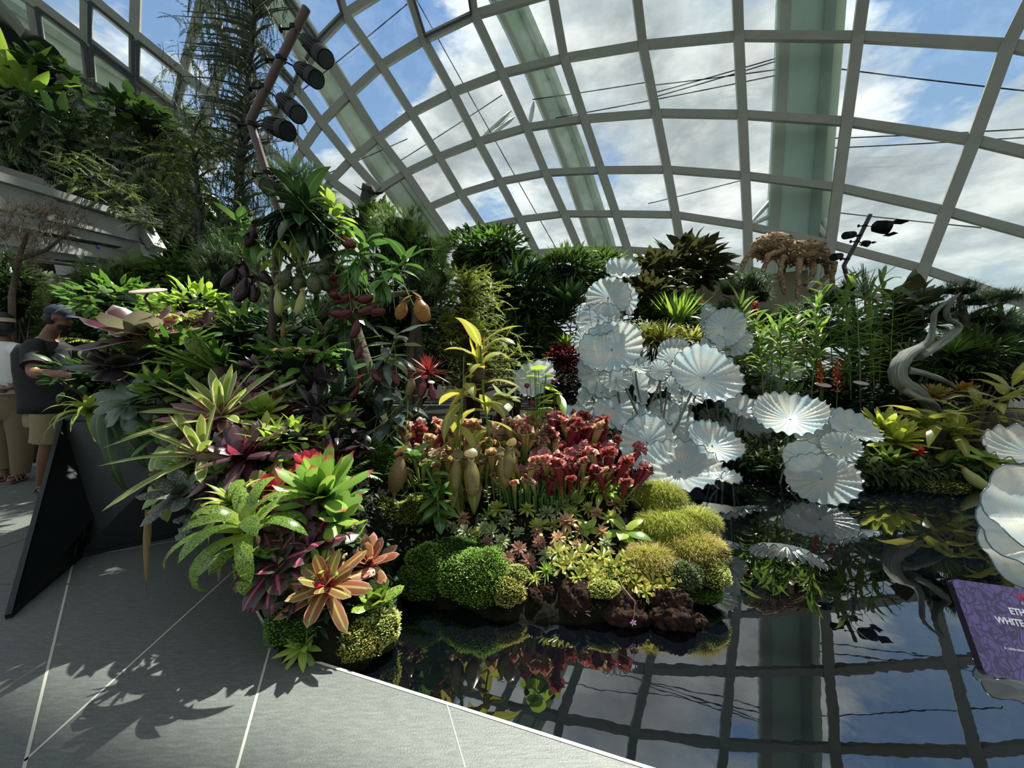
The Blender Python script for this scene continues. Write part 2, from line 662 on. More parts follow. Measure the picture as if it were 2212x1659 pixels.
def arch(path, w, h, k, label):
    pts = [hit(u, v, k) for u, v in path]
    # refine
    fine = []
    for a, b in zip(pts[:-1], pts[1:]):
        fine += [a, (a + b) / 2]
    fine.append(pts[-1])
    root = empty('steel_arch', tuple(fine[0]), label, 'steel arch', 'white steel arches outside the glass')
    b = beam_line(np.array(fine) - fine[0] * 0, w, h, 'box_girder', m_arch)
    b.location = (-fine[0]).tolist()
    b.parent = root
    for sgn in (-0.34, 0.34):
        P = np.array(fine)
        t = np.gradient(P, axis=0)
        off = []
        for i in range(len(P)):
            inn = CEN - P[i]
            inn /= np.linalg.norm(inn)
            s = np.cross(t[i] / np.linalg.norm(t[i]), inn)
            off.append(P[i] + s * sgn * w + inn * (h + 0.02))
        r = beam_line(off, w * 0.16, 0.12, 'flange', m_archd if sgn < 0 else m_rib)
        r.location = (-fine[0]).tolist()
        r.parent = root
    return root


arch([(1775, -330), (1762, -180), (1745, -10), (1738, 130), (1730, 260), (1722, 380), (1716, 470), (1708, 560), (1700, 660), (1693, 760)], 2.15, 1.1, 1.08,
     'wide pale green vertical steel arch behind the glass above the giant insect sculpture')
arch([(1010, -170), (1065, -50), (1115, 50), (1160, 150), (1200, 250), (1238, 350), (1268, 440), (1298, 530), (1315, 600), (1330, 680)], 1.3, 0.9, 1.12,
     'slanting pale steel arch behind the glass at the middle of the dome')
arch([(560, -60), (650, 85), (720, 190), (775, 280), (825, 360), (875, 430), (925, 500), (960, 550)], 1.35, 0.9, 1.10,
     'pale steel arch behind the glass beyond the carved wooden post')
arch([(-300, -140), (-100, -20), (40, 65), (160, 140), (270, 205), (380, 275), (480, 345)], 1.6, 1.0, 1.10,
     'pale steel arch running behind the open vents above the fern wall')

m_white = plain('white_painted_steel', '#b9c0ba', 0.4)
m_cable = plain('dark_cable', '#2c3236', 1.0, spec=0)


def strut(a, b, r, label, k=1.03):
    A, B = Vector(hit(*a, 1.0)), Vector(hit(*b, k))
    mb = MB()
    n = 6
    pts = [A.lerp(B, q / n) - A for q in range(n + 1)]
    mb.tube(pts, [r * .25, r * .8, r, r, r, r * .8, r * .25], 10)
    o = mb.build('steel_strut', m_white)
    o.location = A
    tag(o, label, 'steel strut', 'white struts between the glass and the steel arches')


strut((1617, 487), (1690, 405), 0.1, 'thin white steel strut left of the wide arch, the steeper one', 1.08)
strut((1618, 488), (1717, 442), 0.1, 'thin white steel strut left of the wide arch, the flatter one', 1.08)
strut((1800, 525), (1722, 440), 0.14, 'thick white steel strut crossing right of the wide arch', 1.08)
strut((1800, 518), (1755, 420), 0.12, 'short white steel strut outermost right of the wide arch', 1.08)
strut((1036, 302), (1105, 238), 0.11, 'upper of two white struts beside the middle arch', 1.09)
strut((1048, 300), (1112, 252), 0.11, 'lower of two white struts beside the middle arch', 1.09)
strut((1143, 275), (1153, 220), 0.11, 'short upright white strut on the middle arch', 1.09)


def cable(a, b, label, k=1.04, r=0.022, sag=0.004):
    A, B = Vector(hit(*a, k)), Vector(hit(*b, k))
    n = 10
    pts = []
    for q in range(n + 1):
        p = A.lerp(B, q / n)
        p.z -= sag * (B - A).length * 4 * (q / n) * (1 - q / n)
        pts.append(p - A)
    o = MB().tube(pts, r, 5).build('steel_cable', m_cable)
    o.location = A
    tag(o, label, 'cable', 'thin steel cables outside the dome')


for a, b, l in (((1413, 184), (1700, 147), 'thin cable reaching the wide arch from the left, lowest where it starts'),
                ((1415, 200), (1703, 118), 'upper of the paired thin cables rising to the wide arch from the left'),
                ((1420, 208), (1703, 124), 'lower of the paired thin cables rising to the wide arch from the left'),
                ((1783, 145), (2230, 198), 'thick dark cable running right from the wide arch'),
                ((1772, 300), (2230, 278), 'upper thin cable right of the wide arch below the thick one'),
                ((1772, 321), (2230, 296), 'lower thin cable right of the wide arch below the thick one'),
                ((1745, 452), (2120, 492), 'thin cable behind the dark spotlight pole'),
                ((890, 0), (640, 205), 'slanting thin cable through the upper left panes'),
                ((900, 0), (1215, 560), 'long thin cable crossing the panes left of the middle arch'),
                ((1150, 215), (1395, 178), 'thin cable right of the middle arch at its upper strut'),
                ((1200, 255), (1690, 160), 'thin cable slanting up from the middle arch over three panes'),
                ((1040, 300), (870, 375), 'thin cable leaving the two small struts to the left'),
                ((860, 350), (1085, 205), 'thin cable slanting over the panes above the carved wooden post'),
                ((1400, 440), (1620, 385), 'thin cable low in the panes left of the wide arch'),
                ((600, 420), (880, 300), 'thin cable low over the needle bush')):
    cable(a, b, l)

# ================================================================== floor, pool, ground
def floormat():
    m, N = mat_base('grey_stone_paving')
    oc = N.n('ShaderNodeTexCoord').outputs['Object']
    mp = N.n('ShaderNodeMapping', i_0=oc)
    mp.inputs['Rotation'].default_value = (0, 0, math.radians(-14))
    mp.inputs['Scale'].default_value = (1.0, 5.0, 1.0)
    st = N.noise(mp.outputs[0], 16.0, 6.0, 0.65)
    gr = N.noise(oc, 160.0, 3.0, 0.6)
    bl = N.noise(oc, 1.6, 3.0, 0.5)
    f = N.math('ADD', N.math('MULTIPLY', st, 0.55), N.math('MULTIPLY', gr, 0.45))
    c = N.ramp(f, [(0.3, srgb('#434846')), (0.5, srgb('#5b605d')), (0.7, srgb('#747870'))])
    c = N.mix(N.math('MULTIPLY', bl, 0.35), c, srgb('#4b504d'))
    bs = N.n('ShaderNodeBsdfPrincipled', i_Roughness=0.5)
    bs.inputs['Specular IOR Level'].default_value = 0.5
    N.put(bs.inputs['Base Color'], c)
    b = N.n('ShaderNodeBump', i_Strength=0.35, i_Distance=0.01)
    N.put(b.inputs['Height'], f)
    N.put(bs.inputs['Normal'], b.outputs[0])
    o = N.n('ShaderNodeOutputMaterial')
    N.put(o.inputs[0], bs.outputs[0])
    return m


m_floor = floormat()
m_joint = plain('pale_joint_filler', '#a9aa9f', 0.8)
m_edge = plain('pale_stone_edge', '#cfd0c4', 0.55, bump=0.3, var=0.15, vscale=30)
A0 = G(690, 1432)
A1 = G(1400, 1659)
dr = (A1 - A0).normalized()
FAR = A0 + dr * 5.0
K1 = G(598, 1398)
K2 = G(543, 1300)
fl = [tuple(FAR), tuple(A0), tuple(K1), tuple(K2), (K2.x - 0.05, 3.0, 0), (K2.x - 0.3, 14, 0), (-24, 14, 0), (-24, -8, 0), (FAR.x, -8, 0)]


def slab(poly, z0, z1, name, mat, label=None, kind=None, cat=None):
    n = len(poly)
    v = [(x, y, z1) for x, y, *_ in poly] + [(x, y, z0) for x, y, *_ in poly]
    me = bpy.data.meshes.new(name)
    me.from_pydata(v, [], [tuple(range(n)), tuple(range(2 * n - 1, n - 1, -1))] + [(k, k + n, (k + 1) % n + n, (k + 1) % n) for k in range(n)])
    import bmesh
    bm = bmesh.new()
    bm.from_mesh(me)
    bmesh.ops.recalc_face_normals(bm, faces=bm.faces)
    bm.to_mesh(me)
    bm.free()
    me.materials.append(mat)
    o = bpy.data.objects.new(name, me)
    col.objects.link(o)
    return tag(o, label, cat, kind=kind)


floor = slab(fl, -0.5, 0.0, 'floor', m_floor, 'grey stone slab paving along the pool', 'structure')
mb = MB()
joints = [((160, 1205), (52, 1659)), ((52, 1645), (470, 1265)), ((583, 1400), (512, 1659)), ((965, 1520), (1005, 1659)), ((160, 1205), (360, 1172))]
for a, b in joints:
    P, Q = G(*a), G(*b)
    d = (Q - P)
    if a != (965, 1520):
        Q = Q + d * 0.4
    d = (Q - P).normalized()
    s = Vector((-d.y, d.x, 0)) * (0.0045 if a[0] != 965 else 0.0018)
    mb.add([tuple(P - s + Vector((0, 0, .0012))), tuple(P + s + Vector((0, 0, .0012))), tuple(Q + s + Vector((0, 0, .0012))), tuple(Q - s + Vector((0, 0, .0012)))], [(0, 1, 2, 3)])
mb.build('slab_joints', m_joint, floor, smooth=False)
# far floor slabs behind the planter: thin dark joints
mb = MB()
for k in range(9):
    y = 2.2 + k * 0.75
    mb.box((-8, y, 0.001), (11.0, 0.012, 0.003))
for k in range(12):
    mb.box((-3.6 - k * 0.9, 5.2, 0.001), (0.012, 6.5, 0.003))
mb.build('far_joints', plain('dark_joint', '#55564f', 0.9), floor, smooth=False)
# pale bevelled edge of the pool
mb = MB()
for P, Q, w in ((A0, FAR, 0.018), (K1, A0, 0.012), (K2, K1, 0.02)):
    d = (Q - P).normalized()
    s = Vector((d.y, -d.x, 0))
    if s.y < 0 and w == 0.018:
        s = -s
    mb.add([tuple(P), tuple(Q), tuple(Q + s * w - Vector((0, 0, 0.012))), tuple(P + s * w - Vector((0, 0, 0.012)))], [(0, 1, 2, 3)])
    mb.add([tuple(P - s * .006 + Vector((0, 0, .002))), tuple(Q - s * .006 + Vector((0, 0, .002))), tuple(Q + s * .006 + Vector((0, 0, .002))), tuple(P + s * .006 + Vector((0, 0, .002)))], [(0, 1, 2, 3)])
o = mb.build('trim_%d' % (nt + 1), m_edge, smooth=False)
tag(o, 'pale worn stone edge along the pool', 'pool edge', kind='structure')
nt += 1


def watermat():
    m, N = mat_base('dark_pool_water')
    oc = N.n('ShaderNodeTexCoord').outputs['Object']
    bs = N.n('ShaderNodeBsdfPrincipled', i_Roughness=0.008)
    bs.inputs['Base Color'].default_value = (0.0012, 0.0018, 0.003, 1)
    bs.inputs['IOR'].default_value = 2.35
    b = N.n('ShaderNodeBump', i_Strength=0.025, i_Distance=0.01)
    N.put(b.inputs['Height'], N.noise(oc, 7.0, 2.0, 0.5))
    N.put(bs.inputs['Normal'], b.outputs[0])
    o = N.n('ShaderNodeOutputMaterial')
    N.put(o.inputs[0], bs.outputs[0])
    return m


WZ = -0.06
water = MB().add([(-1.6, -1.0, WZ), (10.5, -1.0, WZ), (10.5, 7.6, WZ), (-1.6, 7.6, WZ)], [(0, 1, 2, 3)]).build('water_surface', watermat(), smooth=False)
tag(water, 'still dark water of the pool', 'pool water', kind='structure')
m_soil = plain('dark_planting_soil', '#100f0b', 0.95, bump=0.8, bscale=30, spec=.1, c2='#191a0f', vscale=9)
gr = slab([(-24, 14), (-1.9, 14), (-1.9, 7.0), (0.0, 6.6), (3.0, 7.2), (6.5, 6.6), (6.5, -1), (14, -1), (60, 4), (60, 80), (-60, 80), (-60, 14)], -0.5, 0.03, 'ground', m_soil,
          'dark soil of the planting beds behind the pool', 'structure')

# ---------------------------------------------- beige wall and its far partner
m_beige = plain('beige_render', '#8f8a6c', 0.8, var=0.06, vscale=2)
wl, wr = at(1473, 612, 10.5), at(1745, 583, 8.9)
top = [(wl.x, wl.y), (wr.x, wr.y), (wr.x + 1.0, wr.y + 2.6), (wl.x + .6, wl.y + 2.8)]
zt0, zt1 = wl.z, wr.z
me = bpy.data.meshes.new('wall_back')
v = [(*top[0], zt0), (*top[1], zt1), (*top[2], zt1), (*top[3], zt0)] + [(x, y, 0) for x, y in top]
me.from_pydata(v, [], [(3, 2, 1, 0), (0, 1, 5, 4), (1, 2, 6, 5), (2, 3, 7, 6), (3, 0, 4, 7)])
me.materials.append(m_beige)
wb = bpy.data.objects.new('wall_back', me)
col.objects.link(wb)
tag(wb, 'beige rendered wall block below the giant insect sculpture', 'wall', kind='structure')
jx = at(1500, 612, 10.33)
seam = MB().box((jx.x, jx.y - 0.02, jx.z / 2 - 0.02), (0.03, 0.03, jx.z - 0.06)).build('wall_joint', plain('beige_dark', '#77725a', 0.8), smooth=False)
seam.parent = wb

# ---------------------------------------------- grey balcony at the left
m_balc = plain('grey_balcony_steel', '#9b9c95', 0.45, var=0.08, vscale=2)
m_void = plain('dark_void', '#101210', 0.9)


def prism(mb, a, b, w, h, up=(0, 0, 1)):
    """box bar from a to b, w wide (horizontal), h high"""
    a, b = Vector(a), Vector(b)
    d = (b - a).normalized()
    s = d.cross(Vector(up)).normalized()
    u = s.cross(d)
    P = []
    for e in (a, b):
        for x, y in ((-1, -1), (1, -1), (1, 1), (-1, 1)):
            P.append(tuple(e + s * x * w / 2 + u * y * h / 2))
    mb.add(P, [(0, 1, 5, 4), (1, 2, 6, 5), (2, 3, 7, 6), (3, 0, 4, 7), (3, 2, 1, 0), (4, 5, 6, 7)])


bal = empty('balcony', at(330, 520, 7.6), 'grey steel walkway balcony with slatted sides below the fern wall', 'balcony')


def put(o, root):
    o.parent = root
    o.matrix_parent_inverse = Matrix.Translation(-Vector(root.location))
    return o


def barp(name, a, b, w, h, mat=m_balc, root=None):
    mb = MB()
    prism(mb, a, b, w, h)
    return put(mb.build(name, mat, smooth=False), root)


DA, DB = 5.4, 8.2          # near and far depth of the walkway side
barp('top_rail', at(-40, 372, DA), at(318, 480, DB), 0.16, 0.12, root=bal)
barp('side_panel', at(-40, 415, DA), at(310, 507, DB), 0.05, 0.34, root=bal)
barp('slat', at(-40, 462, DA), at(300, 532, DB), 0.05, 0.16, root=bal)
barp('slat', at(-40, 505, DA), at(290, 556, DB), 0.05, 0.22, root=bal)
barp('slat', at(-40, 530, DA), at(250, 566, DB), 0.05, 0.14, root=bal)
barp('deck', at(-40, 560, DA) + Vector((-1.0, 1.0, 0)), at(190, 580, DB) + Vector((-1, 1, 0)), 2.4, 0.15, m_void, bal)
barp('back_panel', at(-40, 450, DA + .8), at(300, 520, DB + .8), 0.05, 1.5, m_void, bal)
mb = MB()
prism(mb, at(305, 480, DB), at(340, 538, DB), 0.3, 0.16)
prism(mb, at(318, 478, DB), at(338, 482, DB), 0.3, 0.1)
put(mb.build('end_plate', m_balc, smooth=False), bal)
barp('brace', at(330, 536, DB), at(195, 586, DB - .4), 0.12, 0.14, root=bal)
barp('lower_box', at(150, 590, DB), at(330, 548, DB), 0.5, 0.28, root=bal)
mb = MB()
s1 = at(225, 538, 7.2)
mb.tube([s1 + Vector((0.0, -0.10, 0)), s1 + Vector((0.0, -0.115, 0))], 0.035, 16)
put(mb.build('round_sticker', plain('blue_sticker', '#2b4fae', 0.4)), bal)
# railing in front of the fern bank
rl = empty('handrail', at(60, 600, 6.2), 'two thin steel handrail bars in front of the grey balcony', 'handrail')
for (a, b) in (((-20, 549), (240, 582)), ((-20, 583), (180, 607))):
    mb = MB()
    mb.tube([at(*a, 5.6), at(*b, 7.0)], 0.02, 8)
    put(mb.build('rail_bar', plain('rail_steel', '#7d8580', 0.35, 0.6)), rl)
for x, y0, y1 in ((182, 570, 640), (18, 552, 640)):
    D = 5.6 + (x + 20) / 260 * 1.4
    mb = MB()
    mb.tube([at(x, y0, D), at(x, y1 + 160, D)], 0.018, 8)
    put(mb.build('post', MATS['rail_steel']), rl)
gr2 = empty('guard_railing', at(365, 640, 9), 'slim steel guard railing posts beside the balcony end', 'railing')
for x in (342, 378):
    mb = MB()
    mb.tube([at(x, 540, 8.6), at(x, 800, 8.6)], 0.02, 6)
    put(mb.build('post', MATS['rail_steel']), gr2)
for y in (560, 598, 640):
    mb = MB()
    mb.tube([at(325, y - 4, 8.6), at(420, y + 6, 8.6)], 0.015, 6)
    put(mb.build('rail_bar', MATS['rail_steel']), gr2)

# ---------------------------------------------- black perforated planter panel
def perfmat():
    m, N = mat_base('black_perforated_metal')
    uv = N.n('ShaderNodeUVMap')
    mp = N.n('ShaderNodeMapping', i_0=uv.outputs[0])
    mp.inputs['Scale'].default_value = (48, 48, 48)
    vo = N.n('ShaderNodeTexVoronoi')
    vo.inputs['Randomness'].default_value = 0.0
    vo.inputs['Scale'].default_value = 1.0
    N.put(vo.inputs['Vector'], mp.outputs[0])
    f = N.ramp(vo.outputs['Distance'], [(0.28, 0.0), (0.36, 1.0)])
    c = N.mix(f, (0.001, 0.0015, 0.002, 1), (0.008, 0.0115, 0.013, 1))
    bs = N.n('ShaderNodeBsdfPrincipled', i_Roughness=0.6, i_Metallic=0.1)
    N.put(bs.inputs['Base Color'], c)
    o = N.n('ShaderNodeOutputMaterial')
    N.put(o.inputs[0], bs.outputs[0])
    return m


m_perf = perfmat()
m_blk = plain('black_metal', '#14191b', 0.4, 0.3)
c0, c1, c2 = G(22, 1335), G(160, 1207), G(420, 1150)
t0, t1, t2 = at(136, 908, 3.05), at(232, 905, 3.0), at(430, 935, 2.9)
pan = empty('planter', c1, 'black perforated metal planter with a sharp wedge corner holding the left bed', 'planter')


def quad_panel(name, P, un, vn, mat):
    me_b = MB()
    me_b.add([tuple(p) for p in P], [(0, 1, 2, 3)], [(0, 0), (un, 0), (un, vn), (0, vn)])
    return put(me_b.build(name, mat, smooth=False), pan)


tw = Vector((-0.02, 0.03, 0))
quad_panel('mesh_panel', [c0, c1, t1, t0], .75, 1.0, m_perf)
quad_panel('mesh_panel', [c1, c2, t2, t1], 1.6, 1.0, m_perf)
b0, b2 = Vector((t0.x - .4, 4.6, 0)), Vector((c2.x + .6, 4.4, 0))
quad_panel('back_panel', [c0, t0, Vector((t0.x - .3, 4.6, t0.z)), b0], 1, 1, m_blk)
mb = MB()
for a, b in ((c0, c1), (c1, c2), (c0, t0), (t0, t1), (t1, t2)):
    prism(mb, a + Vector((0, -.006, .012)), b + Vector((0, -.006, .012)), 0.022, 0.03)
put(mb.build('edge_frame', m_blk, smooth=False), pan)
# ================================================================== plant generators
GA = PI * (3 - math.sqrt(5))


def fronds(mb, base, az, el, L, droop, nl=16, ll=0.08, lw=0.015, ang=1.1, drop=0.25, prof='lance', S=2, taper=True, rachis=0.006, pw=1.2, start=0.12,
           ldroop=0.4):
    base = np.atleast_2d(np.asarray(base, float))
    n = len(base)
    B = lambda q: np.broadcast_to(np.asarray(q, float), (n,)).copy()
    az, el, L, droop = map(B, (az, el, L, droop))
    T = 24
    t = np.linspace(0, 1, T + 1)
    e = el[:, None] - droop[:, None] * t[None] ** pw
    d = np.stack([np.cos(e) * np.cos(az)[:, None], np.cos(e) * np.sin(az)[:, None], np.sin(e)], -1)
    P = np.concatenate([np.zeros((n, 1, 3)), np.cumsum((d[:, 1:] + d[:, :-1]) / 2 * (L[:, None, None] / T), 1)], 1) + base[:, None]
    tl = np.linspace(start, 0.99, nl)
    r = rs.rand(n)
    for s in (-1, 1):
        idx = np.clip((tl * T).astype(int), 0, T)
        pos = P[:, idx].reshape(-1, 3)
        ee = e[:, idx].reshape(-1)
        sz = np.sin(PI * (0.12 + 0.85 * tl)) ** 0.6 if taper else np.ones(nl)
        ls = (L[:, None] / L.mean() * ll * sz[None]).reshape(-1)
        a = np.repeat(az, nl) + s * ang * np.tile(1 - 0.45 * tl, n) + U(-.12, .12, n * nl)
        mb.leaves(pos, a, ee * 0.5 - drop + U(-.15, .15, n * nl), ls, lw * ls / ll, ldroop, S, prof, 0.1, rnd=np.repeat(r, nl) * .7 + .3 * rs.rand(n * nl))
    if rachis:
        mb.leaves(base, az, el, L, rachis, droop, 8, 'need', 0.5, pw=pw, rnd=r)


def place(root, tilt, rz=None, face=0.0):
    """lean the plant by tilt radians towards azimuth face (0 = the camera side), after a random spin"""
    q = Quaternion((0, 0, 1), face) @ Quaternion((1, 0, 0), tilt) @ Quaternion((0, 0, 1), rz if rz is not None else rs.uniform(0, 6.28))
    root.rotation_mode = 'QUATERNION'
    root.rotation_quaternion = q


BEDS = {'left': [], 'island': [], 'right': []}


def rosette(name, label, cat, p, n, L, W, mat, el=(0.2, 1.35), droop=0.7, prof='brom', fold=0.3, tilt=0.5, group=None, bed=None, heart=None, jitter=0.15,
            S=7, inner=0.6, stub=True, wave=0.0, face=0.0, hn=5, hl=.45, bend=0.15, spread=0.03, pw=1.3, stubmat=None, azr=None):
    if bed:
        BEDS[bed].append(tuple(p))
    root = empty(name, p, label, cat, group)
    place(root, tilt, face=face)
    k = np.arange(n)
    t = k / max(1, n - 1)                       # 0 outer .. 1 inner
    az = k * GA + U(-jitter, jitter, n) if azr is None else U(azr[0], azr[1], n)
    e = el[0] + (el[1] - el[0]) * t + U(-jitter, jitter, n) * .6
    Ls = L * (1 - (1 - inner) * t) * U(.88, 1.1, n)
    base = np.stack([np.cos(az) * spread * L * (1 - t), np.sin(az) * spread * L * (1 - t), t * L * 0.08], 1)
    MB().leaves(base, az, e, Ls, W * U(.85, 1.1, n), droop * U(.7, 1.3, n) * (1 - .4 * t), S, prof, fold, U(-.2, .2, n), wave, pw,
                U(-bend, bend, n)).build('leaves', mat, root)
    if heart is not None:
        k = np.arange(hn)
        MB().leaves(np.zeros((hn, 3)) + (0, 0, L * .05), k * GA + 1, U(.75, 1.25, hn), L * hl * U(.8, 1.1, hn), W * .8, .25, 5, prof, .45,
                    rnd=U(0, 1, hn)).build('heart', heart, root)
    if stub:
        MB().tube([(0, 0, -L * .35), (0, 0, -L * .1), (0, 0, L * .06)], [W * .5, W * .55, W * .3], 8).build('stem', stubmat or MATS['stem_brown'], root)
    return root


def bush(name, label, cat, c, r, n, L, W, mat, prof='lance', group=None, ground=None, el=None, droop=0.6, S=4, fold=.2, wave=0.0, stems=5, shell=0.55,
         zmin=-.5, smat=None, up=0.2, spread=.6, core=True, coremat=None, part='leaves'):
    """leafy mass: leaves on an ellipsoid shell pointing outward, with stems to the ground"""
    c = Vector(c)
    g = ground if ground is not None else c.z - r[2]
    root = empty(name, (c.x, c.y, g), label, cat, group)
    h = c.z - g
    d = sphere_dirs(n, zmin, 1.0)
    rad = shell + (1 - shell) * rs.rand(n) ** .6
    lump = 1 + .12 * np.sin(d @ np.array([3.1, 5.2, 2.0])) + .1 * np.sin(d @ np.array([-7, 4, 6.0]) + 1)
    base = d * np.array(r) * (rad * lump)[:, None] + (0, 0, h)
    az = np.arctan2(d[:, 1], d[:, 0]) + U(-spread, spread, n)
    e = (np.arcsin(d[:, 2]) * .7 + up + U(-.45, .45, n)) if el is None else U(el[0], el[1], n)
    MB().leaves(base, az, e, L * U(.7, 1.2, n), W * U(.75, 1.2, n), droop * U(.5, 1.5, n), S, prof, fold, U(-.5, .5, n), wave).build(part, mat, root)
    mb = MB()
    for k in range(stems):
        q = d[k * (n // max(stems, 1))] * np.array(r) * .75 + (0, 0, h)
        q[2] = max(q[2], h * .5)
        m_ = np.array([q[0] * .3, q[1] * .3, q[2] * .5])
        mb.tube([(rs.uniform(-.04, .04), rs.uniform(-.04, .04), -.02), m_, q], [max(.008, r[0] * .035), max(.006, r[0] * .025), .004], 6)
    if stems:
        mb.build('stem', smat or MATS['stem_brown'], root)
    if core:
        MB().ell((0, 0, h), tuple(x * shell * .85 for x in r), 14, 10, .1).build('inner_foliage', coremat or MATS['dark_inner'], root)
    return root


def frondbush(name, label, cat, p, n, L, mat, el=(.3, 1.3), droop=1.2, nl=16, ll=.08, lw=.02, group=None, tilt=0, prof='lance', ang=1.1, trunk=0.0,
              bed=None, S=2, face=0, taper=True, ldroop=.4, rach=.006):
    if bed:
        BEDS[bed].append(tuple(p))
    root = empty(name, p, label, cat, group)
    place(root, tilt, face=face)
    k = np.arange(n)
    az = k * GA + U(-.3, .3, n)
    mb = MB()
    fronds(mb, np.zeros((n, 3)) + (0, 0, trunk), az, U(el[0], el[1], n), L * U(.75, 1.1, n), droop * U(.7, 1.2, n), nl, ll, lw, ang, prof=prof, S=S,
           taper=taper, ldroop=ldroop, rachis=rach)
    mb.build('fronds', mat, root)
    MB().tube([(0, 0, -.03), (0, 0, trunk * .5 + .01), (0, 0, trunk + .02)], [L * .04, L * .035, L * .03], 8).build('stem', MATS['stem_brown'], root)
    return root


def needlemass(name, label, cat, blobs, n, L, W, mat, root_at, group=None, per=14, trunkpts=None, tmat=None, spread=.55, part='needles', inner=True):
    """needle tufts on several ellipsoids: blobs = [(centre, radii)], world coordinates"""
    root = empty(name, root_at, label, cat, group)
    o = np.array(root_at)
    tot = sum(b[1][0] * b[1][2] for b in blobs)
    for bc, br in blobs:
        m = max(12, int(n * br[0] * br[2] / tot))
        d = sphere_dirs(m, -.7, 1)
        lump = 1 + .15 * np.sin(d @ np.array([4, 3, 5.0]) + bc[0] * 9)
        base = d * np.array(br) * (lump * U(.55, 1.0, m))[:, None] + np.array(bc) - o
        base = np.repeat(base, per, 0)
        N_ = len(base)
        dd = np.repeat(d + (0, 0, .35), per, 0) + rs.randn(N_, 3) * spread
        dd /= np.linalg.norm(dd, axis=1)[:, None]
        mb = MB()
        mb.leaves(base, np.arctan2(dd[:, 1], dd[:, 0]), np.arcsin(np.clip(dd[:, 2], -1, 1)), L * U(.6, 1.2, N_), W, .25, 2, 'need', .3,
                  rnd=np.clip(np.repeat(rs.rand(m), per) + U(-.2, .2, N_), 0, 1))
        mb.build(part, mat, root)
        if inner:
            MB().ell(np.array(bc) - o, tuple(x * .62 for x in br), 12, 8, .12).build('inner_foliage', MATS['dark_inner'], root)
    if trunkpts is not None:
        for pts, rad in trunkpts:
            mb = MB()
            mb.tube([np.array(q) - o for q in pts], rad, 9)
            mb.build('trunk' if rad[0] > .02 else 'branch', tmat or MATS['bark'], root)
    return root


plain('stem_brown', '#4a3b24', .8, bump=.5, bscale=60)
plain('stem_green', '#5f7a2c', .6)
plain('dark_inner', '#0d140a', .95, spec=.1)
plain('bark', '#5b4f3c', .85, bump=.8, bscale=25, c2='#3a3226', vscale=6)
plain('grey_bark', '#57584e', .85, bump=.8, bscale=25, c2='#33342c', vscale=6)
plain('lava_rock', '#523a2e', .95, bump=2.5, bscale=45, c2='#151210', vscale=22, spec=.2)


def moss(label, c, r, mat, n=2600, s=.012, bed='island', name='moss_cushion', prof='disc', seed=0, noise=.1, grp=None, el=(0.0, 1.2), core='dark_moss', W=None, droop=.3):
    """a mossy cushion: a lumpy dark mound covered in tiny leaves"""
    c = Vector(c)
    if bed:
        BEDS[bed].append((c.x, c.y, c.z - r[2] * .2))
    root = empty(name, c, label, 'moss' if 'moss' in name else 'groundcover', grp)
    q = np.random.RandomState(seed)
    d = sphere_dirs(n, -.35, 1)
    k = np.ones(n)
    th = []
    for o_ in range(4):
        a = q.randn(3) * 2.5 * (1.7 ** o_)
        b = q.rand() * 6
        th.append((a, b))
        k += noise * .55 ** o_ * np.sin(d @ a + b)
    base = d * np.array(r) * k[:, None] * U(.93, 1.06, n)[:, None]
    az = np.arctan2(d[:, 1], d[:, 0]) + U(-1.5, 1.5, n)
    MB().leaves(base, az, U(el[0], el[1], n) * .6 + np.arcsin(d[:, 2]) * .4, s * U(.6, 1.3, n), (W or s * .75) * U(.7, 1.2, n), droop, 2, prof, .2, U(-.6, .6, n)).build('leaflets', mat, root)
    mb = MB()
    th_, ph_ = np.meshgrid(np.linspace(0, PI, 15), np.arange(22) / 22 * 2 * PI, indexing='ij')
    dd = np.stack([np.sin(th_) * np.cos(ph_), np.sin(th_) * np.sin(ph_), np.cos(th_)], -1).reshape(-1, 3)
    kk = np.ones(len(dd))
    for o_, (a, b) in enumerate(th):
        kk += noise * .55 ** o_ * np.sin(dd @ a + b)
    f = [(i * 22 + j, (i + 1) * 22 + j, (i + 1) * 22 + (j + 1) % 22, i * 22 + (j + 1) % 22) for i in range(14) for j in range(22)]
    mb.add(dd * np.array(r) * kk[:, None] * .95, f)
    mb.build('cushion', MATS[core], root)
    return root


plain('dark_moss', '#1c2a0e', .95, bump=.6, bscale=80, spec=.1)
plain('olive_moss', '#5d6a1e', .95, bump=.8, bscale=80, spec=.1)


def rock(label, c, r, seed, mat='lava_rock', name='lava_rock', bed=None, cat='rock'):
    if bed:
        BEDS[bed].append((c[0], c[1], c[2] + r[2] * .1))
    mb = MB()
    mb.ell((0, 0, 0), r, 56, 40, .16, seed=seed, freq=2.4)
    o = mb.build(name, MATS[mat])
    v = np.empty(len(o.data.vertices) * 3)
    o.data.vertices.foreach_get('co', v)
    v = v.reshape(-1, 3)
    q = np.random.RandomState(seed)
    for s_ in (14, 26, 44):
        a = q.randn(3, 3) * s_ / max(r) * .12
        v += (np.sin(v @ a.T * 6 + q.rand(3) * 6) * max(r) * 1.0 / s_)
    o.data.vertices.foreach_set('co', v.ravel())
    o.location = c
    return tag(o, label, cat)


# ---------------------------------------------- pitchers (templates copied many times)
def clone(o, parent, loc, q, s, name=None):
    c = o.copy()
    col.objects.link(c)
    c.parent = parent
    c.location = loc
    c.rotation_mode = 'QUATERNION'
    c.rotation_quaternion = q
    c.scale = (s, s, s) if not isinstance(s, tuple) else s
    for ch in o.children:
        d = ch.copy()
        col.objects.link(d)
        d.parent = c
    return c


TPL = {}


